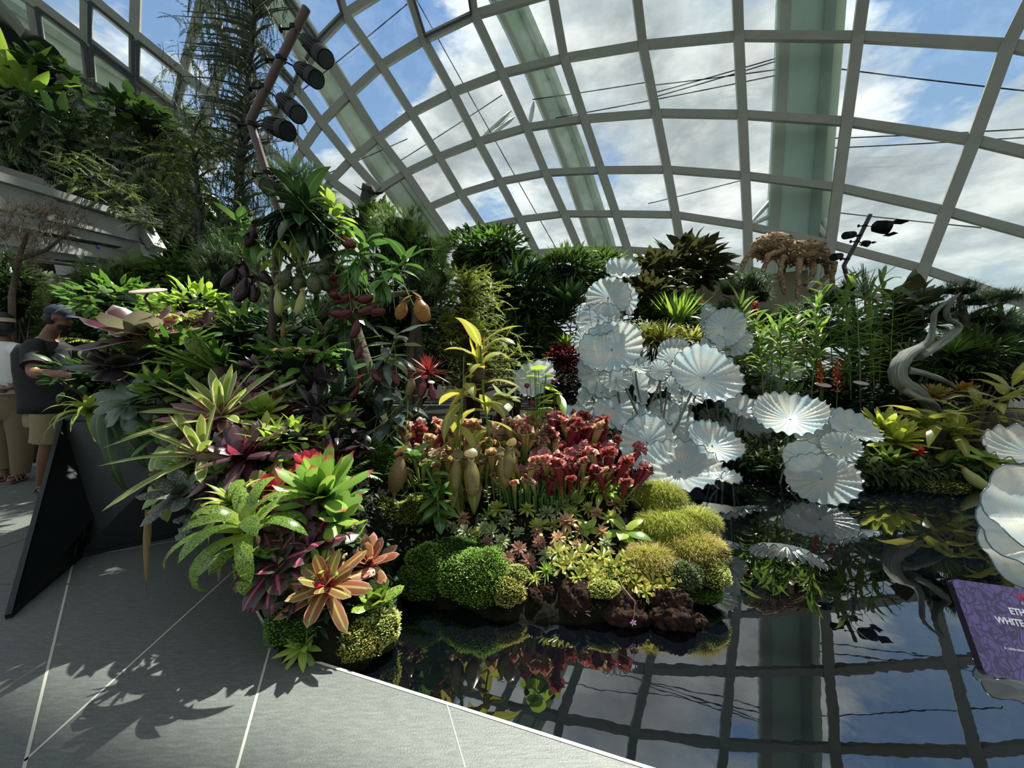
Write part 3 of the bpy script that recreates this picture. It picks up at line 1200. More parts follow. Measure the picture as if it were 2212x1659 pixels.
def tpl_nep(key, body, rim, slim=.2, inside='#6b2a1c', curve=.55, belly=1.0):
    """hanging pitcher; origin at the bottom where the tendril joins, mouth up; height 1"""
    t = np.linspace(0, 1, 14)
    a = curve * (1 - t) ** 2
    x = -.32 * (1 - t) ** 2.2 * 1.0
    pts = np.stack([x, 0 * t, t], 1)
    rad = slim * (0.28 + 0.95 * np.sin(PI * np.clip(t * .8 + .12, 0, 1)) ** 1.2 * belly) * (1 - .18 * np.clip((t - .6) / .4, 0, 1))
    rad[0] = slim * .12
    mb = MB().tube(pts, rad, 14, cap=False)
    o = mb.build('pitcher', body)
    top, r = pts[-1], rad[-1]
    th = np.linspace(0, 2 * PI, 17)
    ring = np.stack([top[0] + r * 1.05 * np.cos(th), r * 1.05 * np.sin(th), top[2] + .16 * (1 - np.cos(th)) / 2 * -1 + .08], 1)
    mb = MB().tube(ring, slim * .16, 6, cap=False)
    rr = mb.build('rim', rim, o)
    mb = MB()
    mb.leaves([(top[0] - r * 1.05, 0, top[2] + .02)], 0, .95, slim * 2.5, slim * 2.1, .7, 6, 'ovate', .1)
    ld = mb.build('lid', body, o)
    for q in (o, rr, ld):
        col.objects.unlink(q)
    TPL[key] = o
    return o


def tpl_sar(key, body, hood, flare=.1, hoodw=.34):
    """upright trumpet pitcher of height 1"""
    t = np.linspace(0, 1, 12)
    pts = np.stack([.10 * t ** 2 - .03 * t, 0 * t, t * .9], 1)
    rad = .018 + flare * t ** 1.6
    mb = MB().tube(pts, rad, 10, cap=False)
    # rolled lip
    th = np.linspace(0, 2 * PI, 13)
    top, r = pts[-1], rad[-1]
    mb.tube(np.stack([top[0] + r * 1.02 * np.cos(th), r * 1.02 * np.sin(th), np.full(13, top[2])], 1), .014, 5, cap=False)
    o = mb.build('pitcher', body)
    mb = MB()
    mb.leaves([(top[0] - r * .9, 0, top[2] - .02)] * 3, [0, .7, -.7], [1.5, 1.2, 1.2], [.26, .2, .2], [hoodw, hoodw * .7, hoodw * .7], [1.1, .5, .5], 8, 'ovate', .35, 0, .22, 1.2,
              wf=2.5)
    h = mb.build('hood', hood, o)
    for q in (o, h):
        col.objects.unlink(q)
    TPL[key] = o
    return o


def nep_plant(name, label, c, nleaf, L, W, mat, pitch, group=None, tilt=.3, el=(-.3, 1.2), droop=1.2, root_at=None, prof='lance', vine=None, face=0., stemrad=.008, azr=None):
    """leafy hanging pitcher plant; pitch = [(key, world pos of pitcher mouth, height, spin, lean)]"""
    c = Vector(c)
    root = empty(name, c, label, 'pitcher plant', group)
    k = np.arange(nleaf)
    t = k / max(1, nleaf - 1)
    az = k * GA + U(-.3, .3, nleaf) if azr is None else U(azr[0], azr[1], nleaf)
    vv = [Vector(q) - c for q in vine] if vine else [Vector((0, 0, -L * .8)), Vector((0, 0, -L * .2)), Vector((0, 0, .02))]
    # leaves along the top part of the vine
    P = []
    for q in t:
        s = q * (len(vv) - 1)
        i = min(int(s), len(vv) - 2)
        P.append(tuple(vv[i].lerp(vv[i + 1], s - i)))
    mb = MB()
    MB().leaves(P, az, el[0] + (el[1] - el[0]) * t + U(-.25, .25, nleaf), L * U(.75, 1.15, nleaf), W * U(.85, 1.15, nleaf), droop * U(.6, 1.3, nleaf), 9, prof, .25,
                U(-.3, .3, nleaf), .05, 1.3, U(-.3, .3, nleaf), wf=1.5).build('leaves', mat, root)
    MB().tube(vv, stemrad, 7).build('vine', MATS['stem_green'], root)
    for key, pos, h, spin, lean in pitch:
        pos = Vector(pos)
        q = Quaternion((0, 0, 1), spin) @ Quaternion((0, 1, 0), lean)
        bot = pos - (q @ Vector((0, 0, h)))
        clone(TPL[key], root, bot - c, q, h)
        # tendril from the leaf mass down to the pitcher's foot
        A = Vector(P[rs.randint(len(P))]) + Vector((U(-.5, .5) * L, U(-.5, .5) * L, 0))
        Bp = bot - c + q @ Vector((-.3 * h, 0, .02 * h))
        m_ = (A + Bp) / 2 + Vector((U(-.03, .03), 0, -.25 * abs(A.z - Bp.z)))
        m2 = Bp + Vector((U(-.02, .02), 0, -h * .12))
        pts = []
        for j in range(9):
            s = j / 8
            pts.append(A * (1 - s) ** 3 + m_ * 3 * s * (1 - s) ** 2 + m2 * 3 * s * s * (1 - s) + Bp * s ** 3)
        MB().tube(pts, .0028, 5).build('tendril', MATS['stem_green'], root)
    return root


def bedmesh(name, key, mat, a, zlo, res=.04, label=None, pad=.35, clip=None, drop=.05, extra=()):
    """ground under the plants: envelope of paraboloids below every recorded plant base"""
    P = np.array(BEDS[key] + list(extra))
    x0, y0 = P[:, 0].min() - pad, P[:, 1].min() - pad
    x1, y1 = P[:, 0].max() + pad, P[:, 1].max() + pad
    nx, ny = int((x1 - x0) / res) + 1, int((y1 - y0) / res) + 1
    X, Y = np.meshgrid(np.linspace(x0, x1, nx), np.linspace(y0, y1, ny))
    Z = np.full(X.shape, -9.0)
    for x, y, z in P:
        Z = np.maximum(Z, z - drop - a * ((X - x) ** 2 + (Y - y) ** 2) / (.06 + np.sqrt((X - x) ** 2 + (Y - y) ** 2)))
    Z += .012 * np.sin(X * 41 + Y * 13) + .01 * np.sin(Y * 57 - X * 23) + .008 * np.sin(X * 97 + 3)
    Z = np.maximum(Z, zlo)
    if clip is not None:
        Z = np.where(clip(X, Y), Z, zlo)
    idx = np.arange(nx * ny).reshape(ny, nx)
    f = np.stack([idx[:-1, :-1], idx[:-1, 1:], idx[1:, 1:], idx[1:, :-1]], -1).reshape(-1, 4)
    zz = Z.ravel()
    keep = (zz[f] > zlo + 1e-6).any(1)
    o = MB().add(np.stack([X.ravel(), Y.ravel(), zz], 1), f[keep]).build(name, mat)
    tag(o, label, 'planting bed', kind='structure')
    return o, X, Y, Z
# ================================================================== left bed: bromeliads and companions
L_ = leafmat
L_('brom_orange', '#8f5430', '#7d7a36', base='#b81f2c', bpos=.32, tip='#7d7a3a', tpos=.9, edge='#b98468', ewid=.1, mid='#b7a45c', mwid=.1, trans=.3, back='#a08a5c')
L_('brom_orange2', '#a85a3a', '#8f6a40', base='#c4202e', bpos=.42, tip='#c98a78', edge='#cfa090', ewid=.12, trans=.35, back='#b98b6a')
L_('brom_maroonpink', '#3a1c28', '#52303a', mid='#b04a6c', mwid=.09, edge='#3f4a2c', ewid=.2, base='#2c1018', trans=.18, back='#4a2a34')
L_('brom_spotted', '#6f9c26', '#93b434', spots='#35601c', sscale=170, sthr=.54, base='#a4c040', trans=.38, rough=.28)
L_('brom_varieg', '#cfcf4a', '#b8c840', edge='#3f7a1e', ewid=.26, trans=.4)
L_('brom_purple', '#3c2230', '#54323e', base='#6a4450', tip='#2c1a22', trans=.15, back='#5a4048', spots='#6a4a3a', sscale=60, sthr=.6)
L_('brom_redheart', '#6a6a2a', '#7a5a2c', base='#d01f40', bpos=.62, tip='#8a6a34', trans=.3)
L_('brom_red', '#d0263c', '#b8203a', trans=.4)
L_('brom_greenpink', '#6aa032', '#8ab63e', tip='#c03050', tpos=.93, base='#3f7a2c', bpos=.4, trans=.42)
L_('brom_burgundy', '#43222c', '#5b3a44', base='#5a1630', edge='#2c1a20', tip='#74606a', trans=.12, rough=.22, back='#5c4a50')
L_('heart_magenta', '#c01a6a', '#96203a', trans=.45)
L_('brom_cream', '#7c9a3a', '#93ab4a', edge='#d3d8a4', ewid=.16, base='#b08a6c', bpos=.25, trans=.4)
L_('brom_pinklong', '#7a4a52', '#9a5a60', edge='#c08a90', ewid=.2, mid='#86604c', mwid=.15, base='#c8283c', bpos=.35, trans=.3)
L_('brom_silver', '#5d6c60', '#7a8678', spots='#3c4a3c', sscale=110, sthr=.47, trans=.12, rough=.5, tip='#6a6450')
L_('broad_glossy', '#5f8a34', '#86aa52', edge='#9aba6a', ewid=.12, trans=.3, rough=.25)
L_('speckled_upright', '#55702a', '#6c8230', spots='#39421c', sscale=130, sthr=.47, base='#3a4a1e', tip='#8a9a4a', trans=.25)
L_('slate_leaf', '#48604e', '#5c7462', trans=.1, rough=.4, spots='#67806c', sscale=160, sthr=.6)
L_('lime_arch', '#a2bb34', '#76a02c', trans=.5, tip='#c2cf5a')
L_('dark_strap', '#33532a', '#41652f', trans=.3, mid='#5d8040', mwid=.06)
L_('giant_burg', '#6a1c2c', '#4c2a34', edge='#b09a9c', ewid=.08, base='#3a1a20', tip='#8a6a64', trans=.35, rough=.3, back='#8c8a78')
L_('giant_dark', '#2a2028', '#3c343a', edge='#70706a', ewid=.06, trans=.15, rough=.25, back='#5a5f58')
L_('green_mid', '#3f7022', '#6a9a34', trans=.4, rough=.28)
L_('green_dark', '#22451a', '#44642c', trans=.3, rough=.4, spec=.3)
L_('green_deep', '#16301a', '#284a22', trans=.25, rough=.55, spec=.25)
L_('green_bright', '#7aa82a', '#a2c43c', trans=.5, rough=.3)
L_('green_yellow', '#a4b53a', '#c6c84a', trans=.5, rough=.3)
L_('green_spot', '#8aa834', '#6a8f2c', spots='#4a6e20', sscale=70, sthr=.55, trans=.5)
L_('rust_leaf', '#8a3a22', '#6a3a24', tip='#a0562c', trans=.4)
L_('purple_dark', '#2c2430', '#40343c', trans=.12, rough=.3)
L_('purple_thin', '#34303a', '#2c3a30', mid='#5a3a44', mwid=.12, trans=.15)
L_('tilland_pink', '#c03a90', '#8a3060', tip='#c88ab0', trans=.4)
L_('red_leaf', '#a02028', '#7a2426', trans=.45)
L_('fern_green', '#4f8a2c', '#7ab03a', trans=.45)
L_('fern_lime', '#9ab83a', '#b8cc50', trans=.5)
L_('moss_bright', '#5f9420', '#86b42c', trans=.4, rough=.45)
L_('moss_pale', '#a4b84c', '#c4cc74', trans=.4, rough=.45)
L_('moss_yellow', '#b0ac44', '#d0cc6c', trans=.45, rough=.45)
L_('dead_leaf', '#7a6a2c', '#8f7a30', tip='#6a4a20', trans=.3)

R_ = lambda n, D: n / F * D


def ros(lab, u, v, D, n, Lpx, Wpx, mat, name='bromeliad', cat='bromeliad', **k):
    k.setdefault('bed', 'left')
    return rosette(name, lab, cat, at(u, v, D), n, R_(Lpx, D), R_(Wpx, D), MATS[mat], **k)


ros('large orange and olive bromeliad with a red heart above the fine moss', 708, 1268, 1.72, 20, 118, 29, 'brom_orange', el=(-.15, 1.25), droop=.5, heart=MATS['brom_red'], tilt=.55, hl=.35)
ros('smaller salmon orange bromeliad just behind the larger olive one by the water', 797, 1218, 1.92, 20, 80, 23, 'brom_orange2', el=(-.1, 1.35), droop=.35, tilt=.45)
ros('small yellow green bromeliad with ragged red leaf tips at the water edge', 815, 1298, 1.8, 12, 62, 30, 'brom_spotted', el=(.5, 1.4), droop=.4, tilt=.2, heart=MATS['red_leaf'])
ros('dark maroon bromeliad with pink striped midribs drooping over the bed edge', 600, 1222, 1.75, 18, 118, 46, 'brom_maroonpink', el=(-.35, 1.0), droop=.9, tilt=.6)
ros('dark pink-striped bromeliad tucked behind the drooping maroon one', 668, 1185, 1.82, 14, 105, 42, 'brom_maroonpink', el=(-.1, 1.1), droop=.9, tilt=.45)
ros('dark pink-striped bromeliad hanging lowest over the paving corner', 585, 1262, 1.7, 9, 80, 34, 'brom_maroonpink', el=(-.9, .2), droop=.6, tilt=.6)
ros('green strap-leaved bromeliad with dark mottling and curling leaf ends', 538, 1150, 1.72, 15, 190, 31, 'brom_spotted', el=(.55, 1.4), droop=3.3, prof='strap', tilt=.35, pw=1.5, S=10, inner=.75)
ros('mottled green bromeliad lower down with long leaves hanging onto the paving', 520, 1190, 1.74, 8, 135, 32, 'brom_spotted', el=(-.2, .6), droop=2.0, prof='strap', tilt=.3, S=9)
ros('yellow and green striped slender bromeliad above the mottled strap-leaved one', 500, 1090, 1.82, 20, 95, 18, 'brom_varieg', el=(.3, 1.4), droop=1.7, prof='blade', tilt=.3, S=8)
ros('dark purple cup bromeliad with brownish heart in the middle of the left bed', 640, 1130, 1.86, 15, 88, 42, 'brom_purple', el=(-.2, 1.3), droop=.7, tilt=.5)
ros('olive leaved bromeliad with a vivid crimson heart', 583, 1058, 2.02, 14, 82, 34, 'brom_redheart', el=(.1, 1.1), droop=.4, tilt=.5, heart=MATS['brom_red'])
ros('upright green bromeliad with pink leaf tips, largest of its kind in the left bed', 697, 1075, 1.98, 26, 118, 34, 'brom_greenpink', el=(.35, 1.45), droop=.3, tilt=.3, inner=.85, heart=MATS['brom_greenpink'])
ros('green bromeliad with pointed pinkish tips leaning right towards the pool', 730, 1120, 1.95, 9, 82, 30, 'brom_greenpink', el=(.2, .9), droop=.2, tilt=.5, face=.6)
ros('dark burgundy bromeliad with a bright magenta heart', 527, 988, 2.12, 18, 122, 34, 'brom_burgundy', el=(-.1, 1.0), droop=.6, tilt=.4, heart=MATS['heart_magenta'], hl=.36)
ros('cream-edged green bromeliad, lower of the two with long pale leaves', 437, 985, 2.15, 20, 155, 20, 'brom_cream', el=(.0, 1.35), droop=.6, tilt=.2, spread=.08, prof='strap')
ros('cream-edged green bromeliad, upper and larger of the two with long pale leaves', 478, 905, 2.35, 24, 175, 19, 'brom_cream', el=(.1, 1.35), droop=.55, tilt=.15, prof='strap')
ros('pink-flushed long-leaved bromeliad spreading under the upper cream-edged one', 485, 902, 2.42, 14, 150, 32, 'brom_pinklong', el=(-.1, .5), droop=.5, tilt=.3, heart=MATS['brom_red'])
ros('silvery scaled grey bromeliad hanging beside the black planter panel', 392, 1068, 2.02, 17, 88, 32, 'brom_silver', el=(-.3, 1.25), droop=.7, tilt=.5)
ros('withered silver bromeliad hanging below the scaly grey one', 420, 1118, 1.98, 11, 70, 28, 'brom_silver', el=(-1.2, .1), droop=.5, tilt=.5, wave=.15)
ros('glossy broad-leaved green plant reaching left in front of the black panel', 345, 1022, 2.1, 8, 110, 44, 'broad_glossy', name='foliage_plant', cat='plant', el=(-.3, .6), droop=.4, prof='ovate', tilt=.4, azr=(2.2, 4.2))
ros('broad green leaf cluster curling under the glossy plant by the panel', 355, 1060, 2.08, 8, 70, 40, 'broad_glossy', name='foliage_plant', cat='plant', el=(-.8, .3), droop=1.0, prof='ovate', tilt=.4)
ros('tall speckled olive bromeliad with thick upright leaves left of the cream-edged pair', 380, 968, 2.25, 7, 128, 44, 'speckled_upright', el=(.4, 1.2), droop=.2, prof='strap', tilt=.0, azr=(1.7, 4.4))
ros('cluster of flat slate-green leaves hanging over the planter top', 287, 868, 2.6, 26, 88, 32, 'slate_leaf', name='foliage_plant', cat='plant', el=(-.6, .9), droop=.8, prof='spat', tilt=.7)
ros('lime green arching grass-like plant spilling over the planter corner', 195, 890, 2.95, 24, 98, 15, 'lime_arch', name='arching_plant', cat='plant', el=(.1, 1.2), droop=2.1, prof='blade', tilt=.2, S=9)
ros('long dark strap leaves hanging down the front of the black panel', 235, 885, 2.78, 9, 190, 26, 'dark_strap', name='strap_fern', cat='fern', el=(-.4, .5), droop=1.7, prof='lance', tilt=.5, S=9, azr=(3.6, 5.8))
ros('second bunch of hanging strap leaves right of the first on the black panel', 295, 900, 2.66, 7, 140, 24, 'dark_strap', name='strap_fern', cat='fern', el=(-.4, .3), droop=1.6, prof='lance', tilt=.5, S=9, azr=(3.8, 5.6))
ros('giant wine-red bromeliad with silvery leaf undersides below the round disc sign', 303, 722, 2.85, 13, 112, 54, 'giant_burg', el=(-.05, 1.0), droop=.2, prof='brom', tilt=.25)
ros('giant dark purple-black bromeliad below the wine-red one', 262, 790, 2.75, 12, 95, 50, 'giant_dark', el=(-.1, .9), droop=.3, prof='brom', tilt=.3)
ros('broad grey-green bromeliad between the dark giant one and the slate cluster', 300, 775, 2.9, 12, 110, 36, 'giant_dark', el=(-.2, .7), droop=.5, tilt=.1)
ros('fan of tall yellow-green spotted leaves leaning right of the giant bromeliads', 468, 800, 2.75, 10, 125, 30, 'green_spot', name='foliage_plant', cat='plant', el=(.2, 1.2), droop=.15, prof='strap', tilt=.1, azr=(-.6, 1.8))
ros('fan of narrow green blades left of the brown lamp pole', 480, 790, 3.0, 16, 130, 14, 'green_mid', name='blade_plant', cat='plant', el=(.1, 1.1), droop=.2, prof='blade', tilt=.1, azr=(-.7, 1.6))
ros('rust-red leaved bromeliad at the foot of the brown lamp pole', 600, 905, 2.55, 10, 82, 30, 'rust_leaf', el=(0, 1.1), droop=.3, tilt=.3)
ros('pale green cup bromeliad between the rust-red one and the cream-edged pair', 573, 892, 2.45, 16, 62, 22, 'green_bright', el=(.1, 1.3), droop=.3, tilt=.4)
ros('pale green cup bromeliad above the burgundy bromeliad with magenta heart', 567, 940, 2.3, 12, 72, 22, 'green_yellow', el=(.0, 1.1), droop=.3, tilt=.4, prof='strap')
ros('narrow bright green bromeliad right of the burgundy magenta-hearted one', 588, 960, 2.25, 14, 92, 14, 'green_bright', el=(.2, 1.2), droop=.4, tilt=.3, prof='blade')
ros('spiky pink air plant beside the brown lamp pole', 545, 845, 2.6, 18, 52, 7, 'tilland_pink', name='air_plant', cat='air plant', el=(.1, 1.3), droop=.3, prof='blade', tilt=.3)
ros('small magenta-pink air plant left of the spiky pink one', 500, 838, 2.65, 12, 34, 9, 'tilland_pink', name='air_plant', cat='air plant', el=(.1, 1.3), droop=.3, prof='blade', tilt=.3)
ros('dark purple narrow-leaved rosette right of the tilted disc sign', 680, 888, 2.6, 20, 105, 15, 'purple_thin', name='foliage_plant', cat='plant', el=(-.1, 1.1), droop=.6, prof='lance', tilt=.4)
ros('upright dark purple cordyline above the narrow-leaved rosette', 690, 835, 2.75, 9, 78, 24, 'purple_dark', name='cordyline', cat='plant', el=(.5, 1.4), droop=.3, prof='lance', tilt=.05)
ros('deep green lance-leaved plant right of the purple cordyline', 725, 860, 2.7, 9, 92, 24, 'green_deep', name='foliage_plant', cat='plant', el=(.1, 1.0), droop=.4, prof='lance', tilt=.3)
ros('dark wine-leaved bromeliad below the lamp pole foot', 640, 950, 2.4, 12, 85, 26, 'brom_burgundy', el=(-.1, .9), droop=.5, tilt=.4)
ros('small scarlet-tipped bromeliad behind the pink-tipped green one', 668, 1003, 2.15, 12, 52, 22, 'brom_red', el=(.1, 1.2), droop=.4, tilt=.4)
ros('grassy green rosette sprawling on the paving corner by the moss', 655, 1398, 1.62, 20, 70, 16, 'green_bright', name='grassy_plant', cat='plant', el=(-.35, 1.3), droop=.6, prof='lance', tilt=.3)
ros('second grassy green tuft above the paving corner rosette', 672, 1360, 1.66, 14, 52, 13, 'green_mid', name='grassy_plant', cat='plant', el=(-.1, 1.3), droop=.6, prof='lance', tilt=.3)
ros('thin upright bamboo-like shoots between the maroon and orange bromeliads', 752, 1190, 1.98, 16, 70, 9, 'green_bright', name='shoot_plant', cat='plant', el=(.6, 1.5), droop=.3, prof='lance', tilt=.1)
ros('fine grassy tuft in front of the thin upright shoots', 715, 1205, 1.9, 18, 40, 6, 'green_bright', name='shoot_plant', cat='plant', el=(.3, 1.4), droop=.6, prof='blade', tilt=.2)
ros('single brown withered strap leaf dangling in front of the dark panel', 320, 1112, 2.1, 2, 150, 14, 'dead_leaf', name='withered_leaf', cat='leaf', el=(-1.0, -.8), droop=.5, prof='blade', tilt=0, azr=(3.4, 3.7), stub=False)
ros('withered grass blades hanging beside the paving below the mottled bromeliad', 475, 1200, 1.8, 4, 60, 9, 'dead_leaf', name='withered_leaf', cat='leaf', el=(-1.3, -1.0), droop=.3, prof='blade', tilt=0, stub=False)

for lab, u, v, D, rp, n, Lp, Wp, mt, pr in (
        ('glossy shrub with paired leaves and tan flower heads right of the brown pole', 640, 795, 2.9, (72, 50, 50), 70, 46, 18, 'green_mid', 'ovate'),
        ('light green paired-leaf spray right of the cream-edged bromeliads', 628, 945, 2.3, (62, 40, 34), 60, 34, 15, 'green_bright', 'ovate'),
        ('leafy orchid-like clump between the wine-red giant and the lamp pole', 380, 770, 2.95, (80, 50, 55), 70, 52, 15, 'green_mid', 'lance'),
        ('lime and yellow leafy shrub just right of the large round disc sign', 415, 665, 3.5, (68, 50, 42), 170, 34, 11, 'green_bright', 'lance'),
        ('green pointed-leaf shrub left of the large disc sign stem', 250, 655, 3.7, (75, 60, 50), 170, 30, 14, 'green_mid', 'ovate'),
        ('dark broad-leaved shrub behind the fan of spotted leaves', 530, 745, 3.5, (80, 60, 75), 120, 55, 14, 'green_dark', 'lance'),
        ('dark shrub with slender leaves filling behind the brown pole', 640, 740, 3.7, (90, 60, 85), 150, 55, 11, 'green_deep', 'lance'),
        ('small dark green fillers under the upper cream-edged bromeliad', 400, 870, 2.6, (70, 40, 50), 60, 46, 22, 'green_dark', 'spat'),
        ('rounded fleshy-leaved plant left of the upper cream-edged bromeliad', 362, 845, 2.55, (40, 30, 32), 22, 42, 22, 'green_mid', 'ovate'),
        ('mixed green understory shrub above the lime arching plant', 190, 820, 3.2, (60, 50, 55), 90, 32, 13, 'green_dark', 'lance'),
        ('wispy purple-green shrub between dark rosette and pink-tipped bromeliad', 735, 945, 2.45, (60, 40, 60), 60, 40, 12, 'purple_thin', 'lance')):
    c = at(u, v, D)
    r = tuple(R_(q, D) for q in rp)
    BEDS['left'].append((c.x, c.y, c.z - r[2]))
    bush('shrub', lab, 'shrub', c, (r[0], r[1], r[2]), n, R_(Lp, D), R_(Wp, D), MATS[mt], pr, droop=.7, spread=.9)
for lab, u, v, D, n, Lp, mt in (
        ('lime fern fronds beside the giant wine-red bromeliad', 232, 752, 2.8, 9, 78, 'fern_lime'),
        ('lime fern fronds right of the giant wine-red bromeliad', 400, 690, 3.1, 9, 62, 'fern_lime'),
        ('small bright fern above the glossy paired-leaf shrub', 700, 765, 2.95, 8, 62, 'fern_green'),
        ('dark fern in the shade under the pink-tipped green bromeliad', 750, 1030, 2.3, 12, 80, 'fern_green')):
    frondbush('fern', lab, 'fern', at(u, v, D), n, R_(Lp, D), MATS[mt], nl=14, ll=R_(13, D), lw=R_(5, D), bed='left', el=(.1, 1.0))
# tan flower heads on the glossy shrub
for k, (u, v) in enumerate(((632, 757), (600, 760), (668, 762))):
    c = at(u, v, 2.75)
    n = 160
    d = sphere_dirs(n, 0, 1)
    o = MB().leaves(d * (.07, .05, .018), U(0, 6.28, n), U(0, 1.4, n), .014, .009, .3, 2, 'disc').build('flower_cluster', L_('tan_flower', '#c0a878', '#e0cfa0', trans=.4))
    o.location = c
    tag(o, ('flat tan flower head on the glossy shrub, middle of three', 'flat tan flower head on the glossy shrub, left of three', 'flat tan flower head on the glossy shrub, right of three')[k], 'flower')

moss('fine dark green moss hummock under the orange bromeliad', at(648, 1345, 1.70), (.13, .11, .10), MATS['fern_green'], 2600, .011, 'left', seed=3)
moss('yellow green moss hummock at the pool corner', at(772, 1385, 1.70), (.12, .10, .085), MATS['moss_yellow'], 2600, .010, 'left', seed=4)
moss('green moss tuft hanging at the water below the ragged small bromeliad', at(822, 1362, 1.76), (.085, .08, .10), MATS['moss_pale'], 1800, .011, 'left', seed=5)
moss('green moss patch directly under the salmon bromeliad', at(780, 1310, 1.84), (.14, .1, .09), MATS['moss_bright'], 2200, .011, 'left', seed=6)
moss('low moss pad on the coping at the paving corner', at(715, 1412, 1.66), (.07, .05, .035), MATS['moss_bright'], 900, .01, 'left', seed=7)
rock('small dark wet stone at the pool corner below the yellow moss', at(770, 1440, 1.66), (.05, .035, .03), 21, bed=None)

# soil mound under the left bed
ex = [(K2.x + .15, 1.95, .0), (-1.7, 2.7, .6), (-2.3, 3.1, .7), (-1.2, 2.6, .35), (-1.2, 3.2, .5), (-3.0, 3.4, .9), (-1.8, 3.6, .7)]
_cl = lambda X, Y: (Y > 1.62 + np.maximum(0, -X - .95) * 1.05) & (X > -3.6) & (X < -.66 - .05 * np.sin(Y * 9))
left_bed, LX, LY, LZ = bedmesh('ground_left_bed', 'left', m_soil, 1.3, -.04, .04, 'dark soil mound of the left bed', clip=_cl, extra=ex)
# small dark creeping leaves clothing the mound (uncountable)
pts = np.stack([LX, LY, LZ], -1).reshape(-1, 3)
pts = pts[(pts[:, 2] > -.03)]
sel = pts[rs.randint(len(pts), size=5200)] + rs.randn(5200, 3) * .015
n = len(sel)
tag(MB().leaves(sel, U(0, 6.28, n), U(-.3, 1.3, n), U(.03, .085, n), U(.012, .03, n), .8, 3, 'ovate').build('undergrowth', MATS['green_deep']),
    'dark creeping leaves between the plants of the left bed', 'undergrowth', kind='stuff')
# ---- smaller companions filling the left bed (each its own plant)
FILL = (('green', 'small plain green bromeliad filling a gap in the left bed', ['green_mid', 'green_bright', 'brom_greenpink'], 'bromeliad'),
        ('dark', 'small dark wine-coloured bromeliad in the shade of the left bed', ['brom_burgundy', 'brom_purple', 'purple_thin'], 'bromeliad'),
        ('spot', 'small narrow olive-leaved bromeliad in the left bed', ['brom_spotted', 'speckled_upright', 'brom_varieg'], 'bromeliad'))
FP = [(345, 940, 2.5), (365, 900, 2.55), (330, 830, 2.7), (420, 830, 2.75), (440, 850, 2.65), (520, 870, 2.6), (540, 910, 2.45), (610, 1000, 2.2), (640, 1030, 2.15), (480, 1030, 2.05), (455, 1060, 2.0), (470, 1120, 1.9),
      (560, 1110, 1.9), (600, 1090, 1.95), (630, 1180, 1.8), (690, 1180, 1.86), (730, 1150, 1.95), (560, 1210, 1.72), (745, 1080, 2.1), (660, 960, 2.35), (700, 940, 2.45), (720, 980, 2.35), (520, 930, 2.35), (610, 860, 2.75),
      (650, 870, 2.7), (740, 900, 2.6), (760, 960, 2.5), (400, 740, 3.0), (440, 710, 3.2), (350, 700, 3.3), (560, 800, 3.0), (700, 730, 3.3), (430, 940, 2.35), (400, 1010, 2.15), (690, 1230, 1.75), (640, 1290, 1.68)]
for k, (u, v, D) in enumerate(FP):
    g, lab, mts, nm = FILL[(k * 7 + k // 3) % 3]
    rosette(nm, lab, 'bromeliad', at(u, v, D), 14, R_(U(48, 72), D), R_(U(11, 17), D), MATS[mts[k % 3]], el=(0, 1.25), droop=U(.3, 1.0), prof=['brom', 'strap', 'lance'][k % 3], tilt=.4, bed='left', group=g + ' filler bromeliads', S=5)
FI = [(1000, 1120, 2.5), (1030, 1150, 2.42), (1090, 1130, 2.45), (1195, 1195, 2.28), (1220, 1165, 2.35), (1180, 1110, 2.5), (1290, 1110, 2.5), (1320, 1120, 2.45), (1310, 1175, 2.3), (1245, 1180, 2.3), (1270, 1100, 2.55), (1180, 1200, 2.24),
      (1330, 1090, 2.6), (1075, 1100, 2.52), (945, 1160, 2.4), (1375, 1190, 2.25), (1140, 1100, 2.5), (1210, 1095, 2.55), (1255, 1150, 2.4), (1240, 1110, 2.5), (1100, 1115, 2.5), (960, 1120, 2.45), (850, 1190, 2.35), (890, 1190, 2.36),
      (1300, 1150, 2.38), (1195, 1135, 2.45)]
# ================================================================== the islet of carnivorous plants
L_('sar_green', '#7f9a3a', '#a4a84a', tip='#b8a060', tpos=.85, mid='#8a5a3a', mwid=.04, trans=.35)
L_('sar_red', '#7a2028', '#6a5a2c', base='#76883a', bpos=.6, tip='#8a1c34', tpos=.75, trans=.35)
L_('sar_hood_pale', '#c4b488', '#b88a80', base='#c86a70', trans=.45)
L_('sar_hood_red', '#76182a', '#a8404e', trans=.45, spots='#b07a70', sscale=150, sthr=.56)
L_('sar_hood_pink', '#c87a80', '#b0505c', edge='#d8b0a0', trans=.4)
L_('neph_body_brown', '#6a4a34', '#7a3a30', spots='#8a7a3c', sscale=60, sthr=.5, trans=.25)
L_('neph_body_dark', '#2e161c', '#42222a', trans=.2, rough=.3)
L_('neph_body_red', '#5c1820', '#6f2428', trans=.3, rough=.28)
L_('neph_body_mottled', '#5c6c3a', '#6a7440', spots='#26240f', sscale=38, sthr=.5, trans=.25)
L_('neph_body_pale', '#a8b060', '#b4b870', trans=.4)
L_('neph_body_yellow', '#a8843c', '#b07838', spots='#7a4a20', sscale=40, sthr=.55, trans=.5)
L_('neph_body_green', '#8a8438', '#7a6a30', spots='#5a3420', sscale=50, sthr=.56, trans=.35)
L_('rim_red', '#7a2030', '#a03040', trans=.3)
L_('rim_pale', '#c0a070', '#d0b080', trans=.3)
L_('sundew_pink', '#86604e', '#a08464', edge='#8a5048', ewid=.25, trans=.35)
L_('sundew_green', '#7a9058', '#93a46c', trans=.3)
L_('flytrap', '#8fa836', '#c0c650', trans=.5)
L_('trap_lobe', '#b4bc3a', '#c0a050', trans=.5)
L_('butterwort', '#c0bc70', '#ccc888', trans=.4)
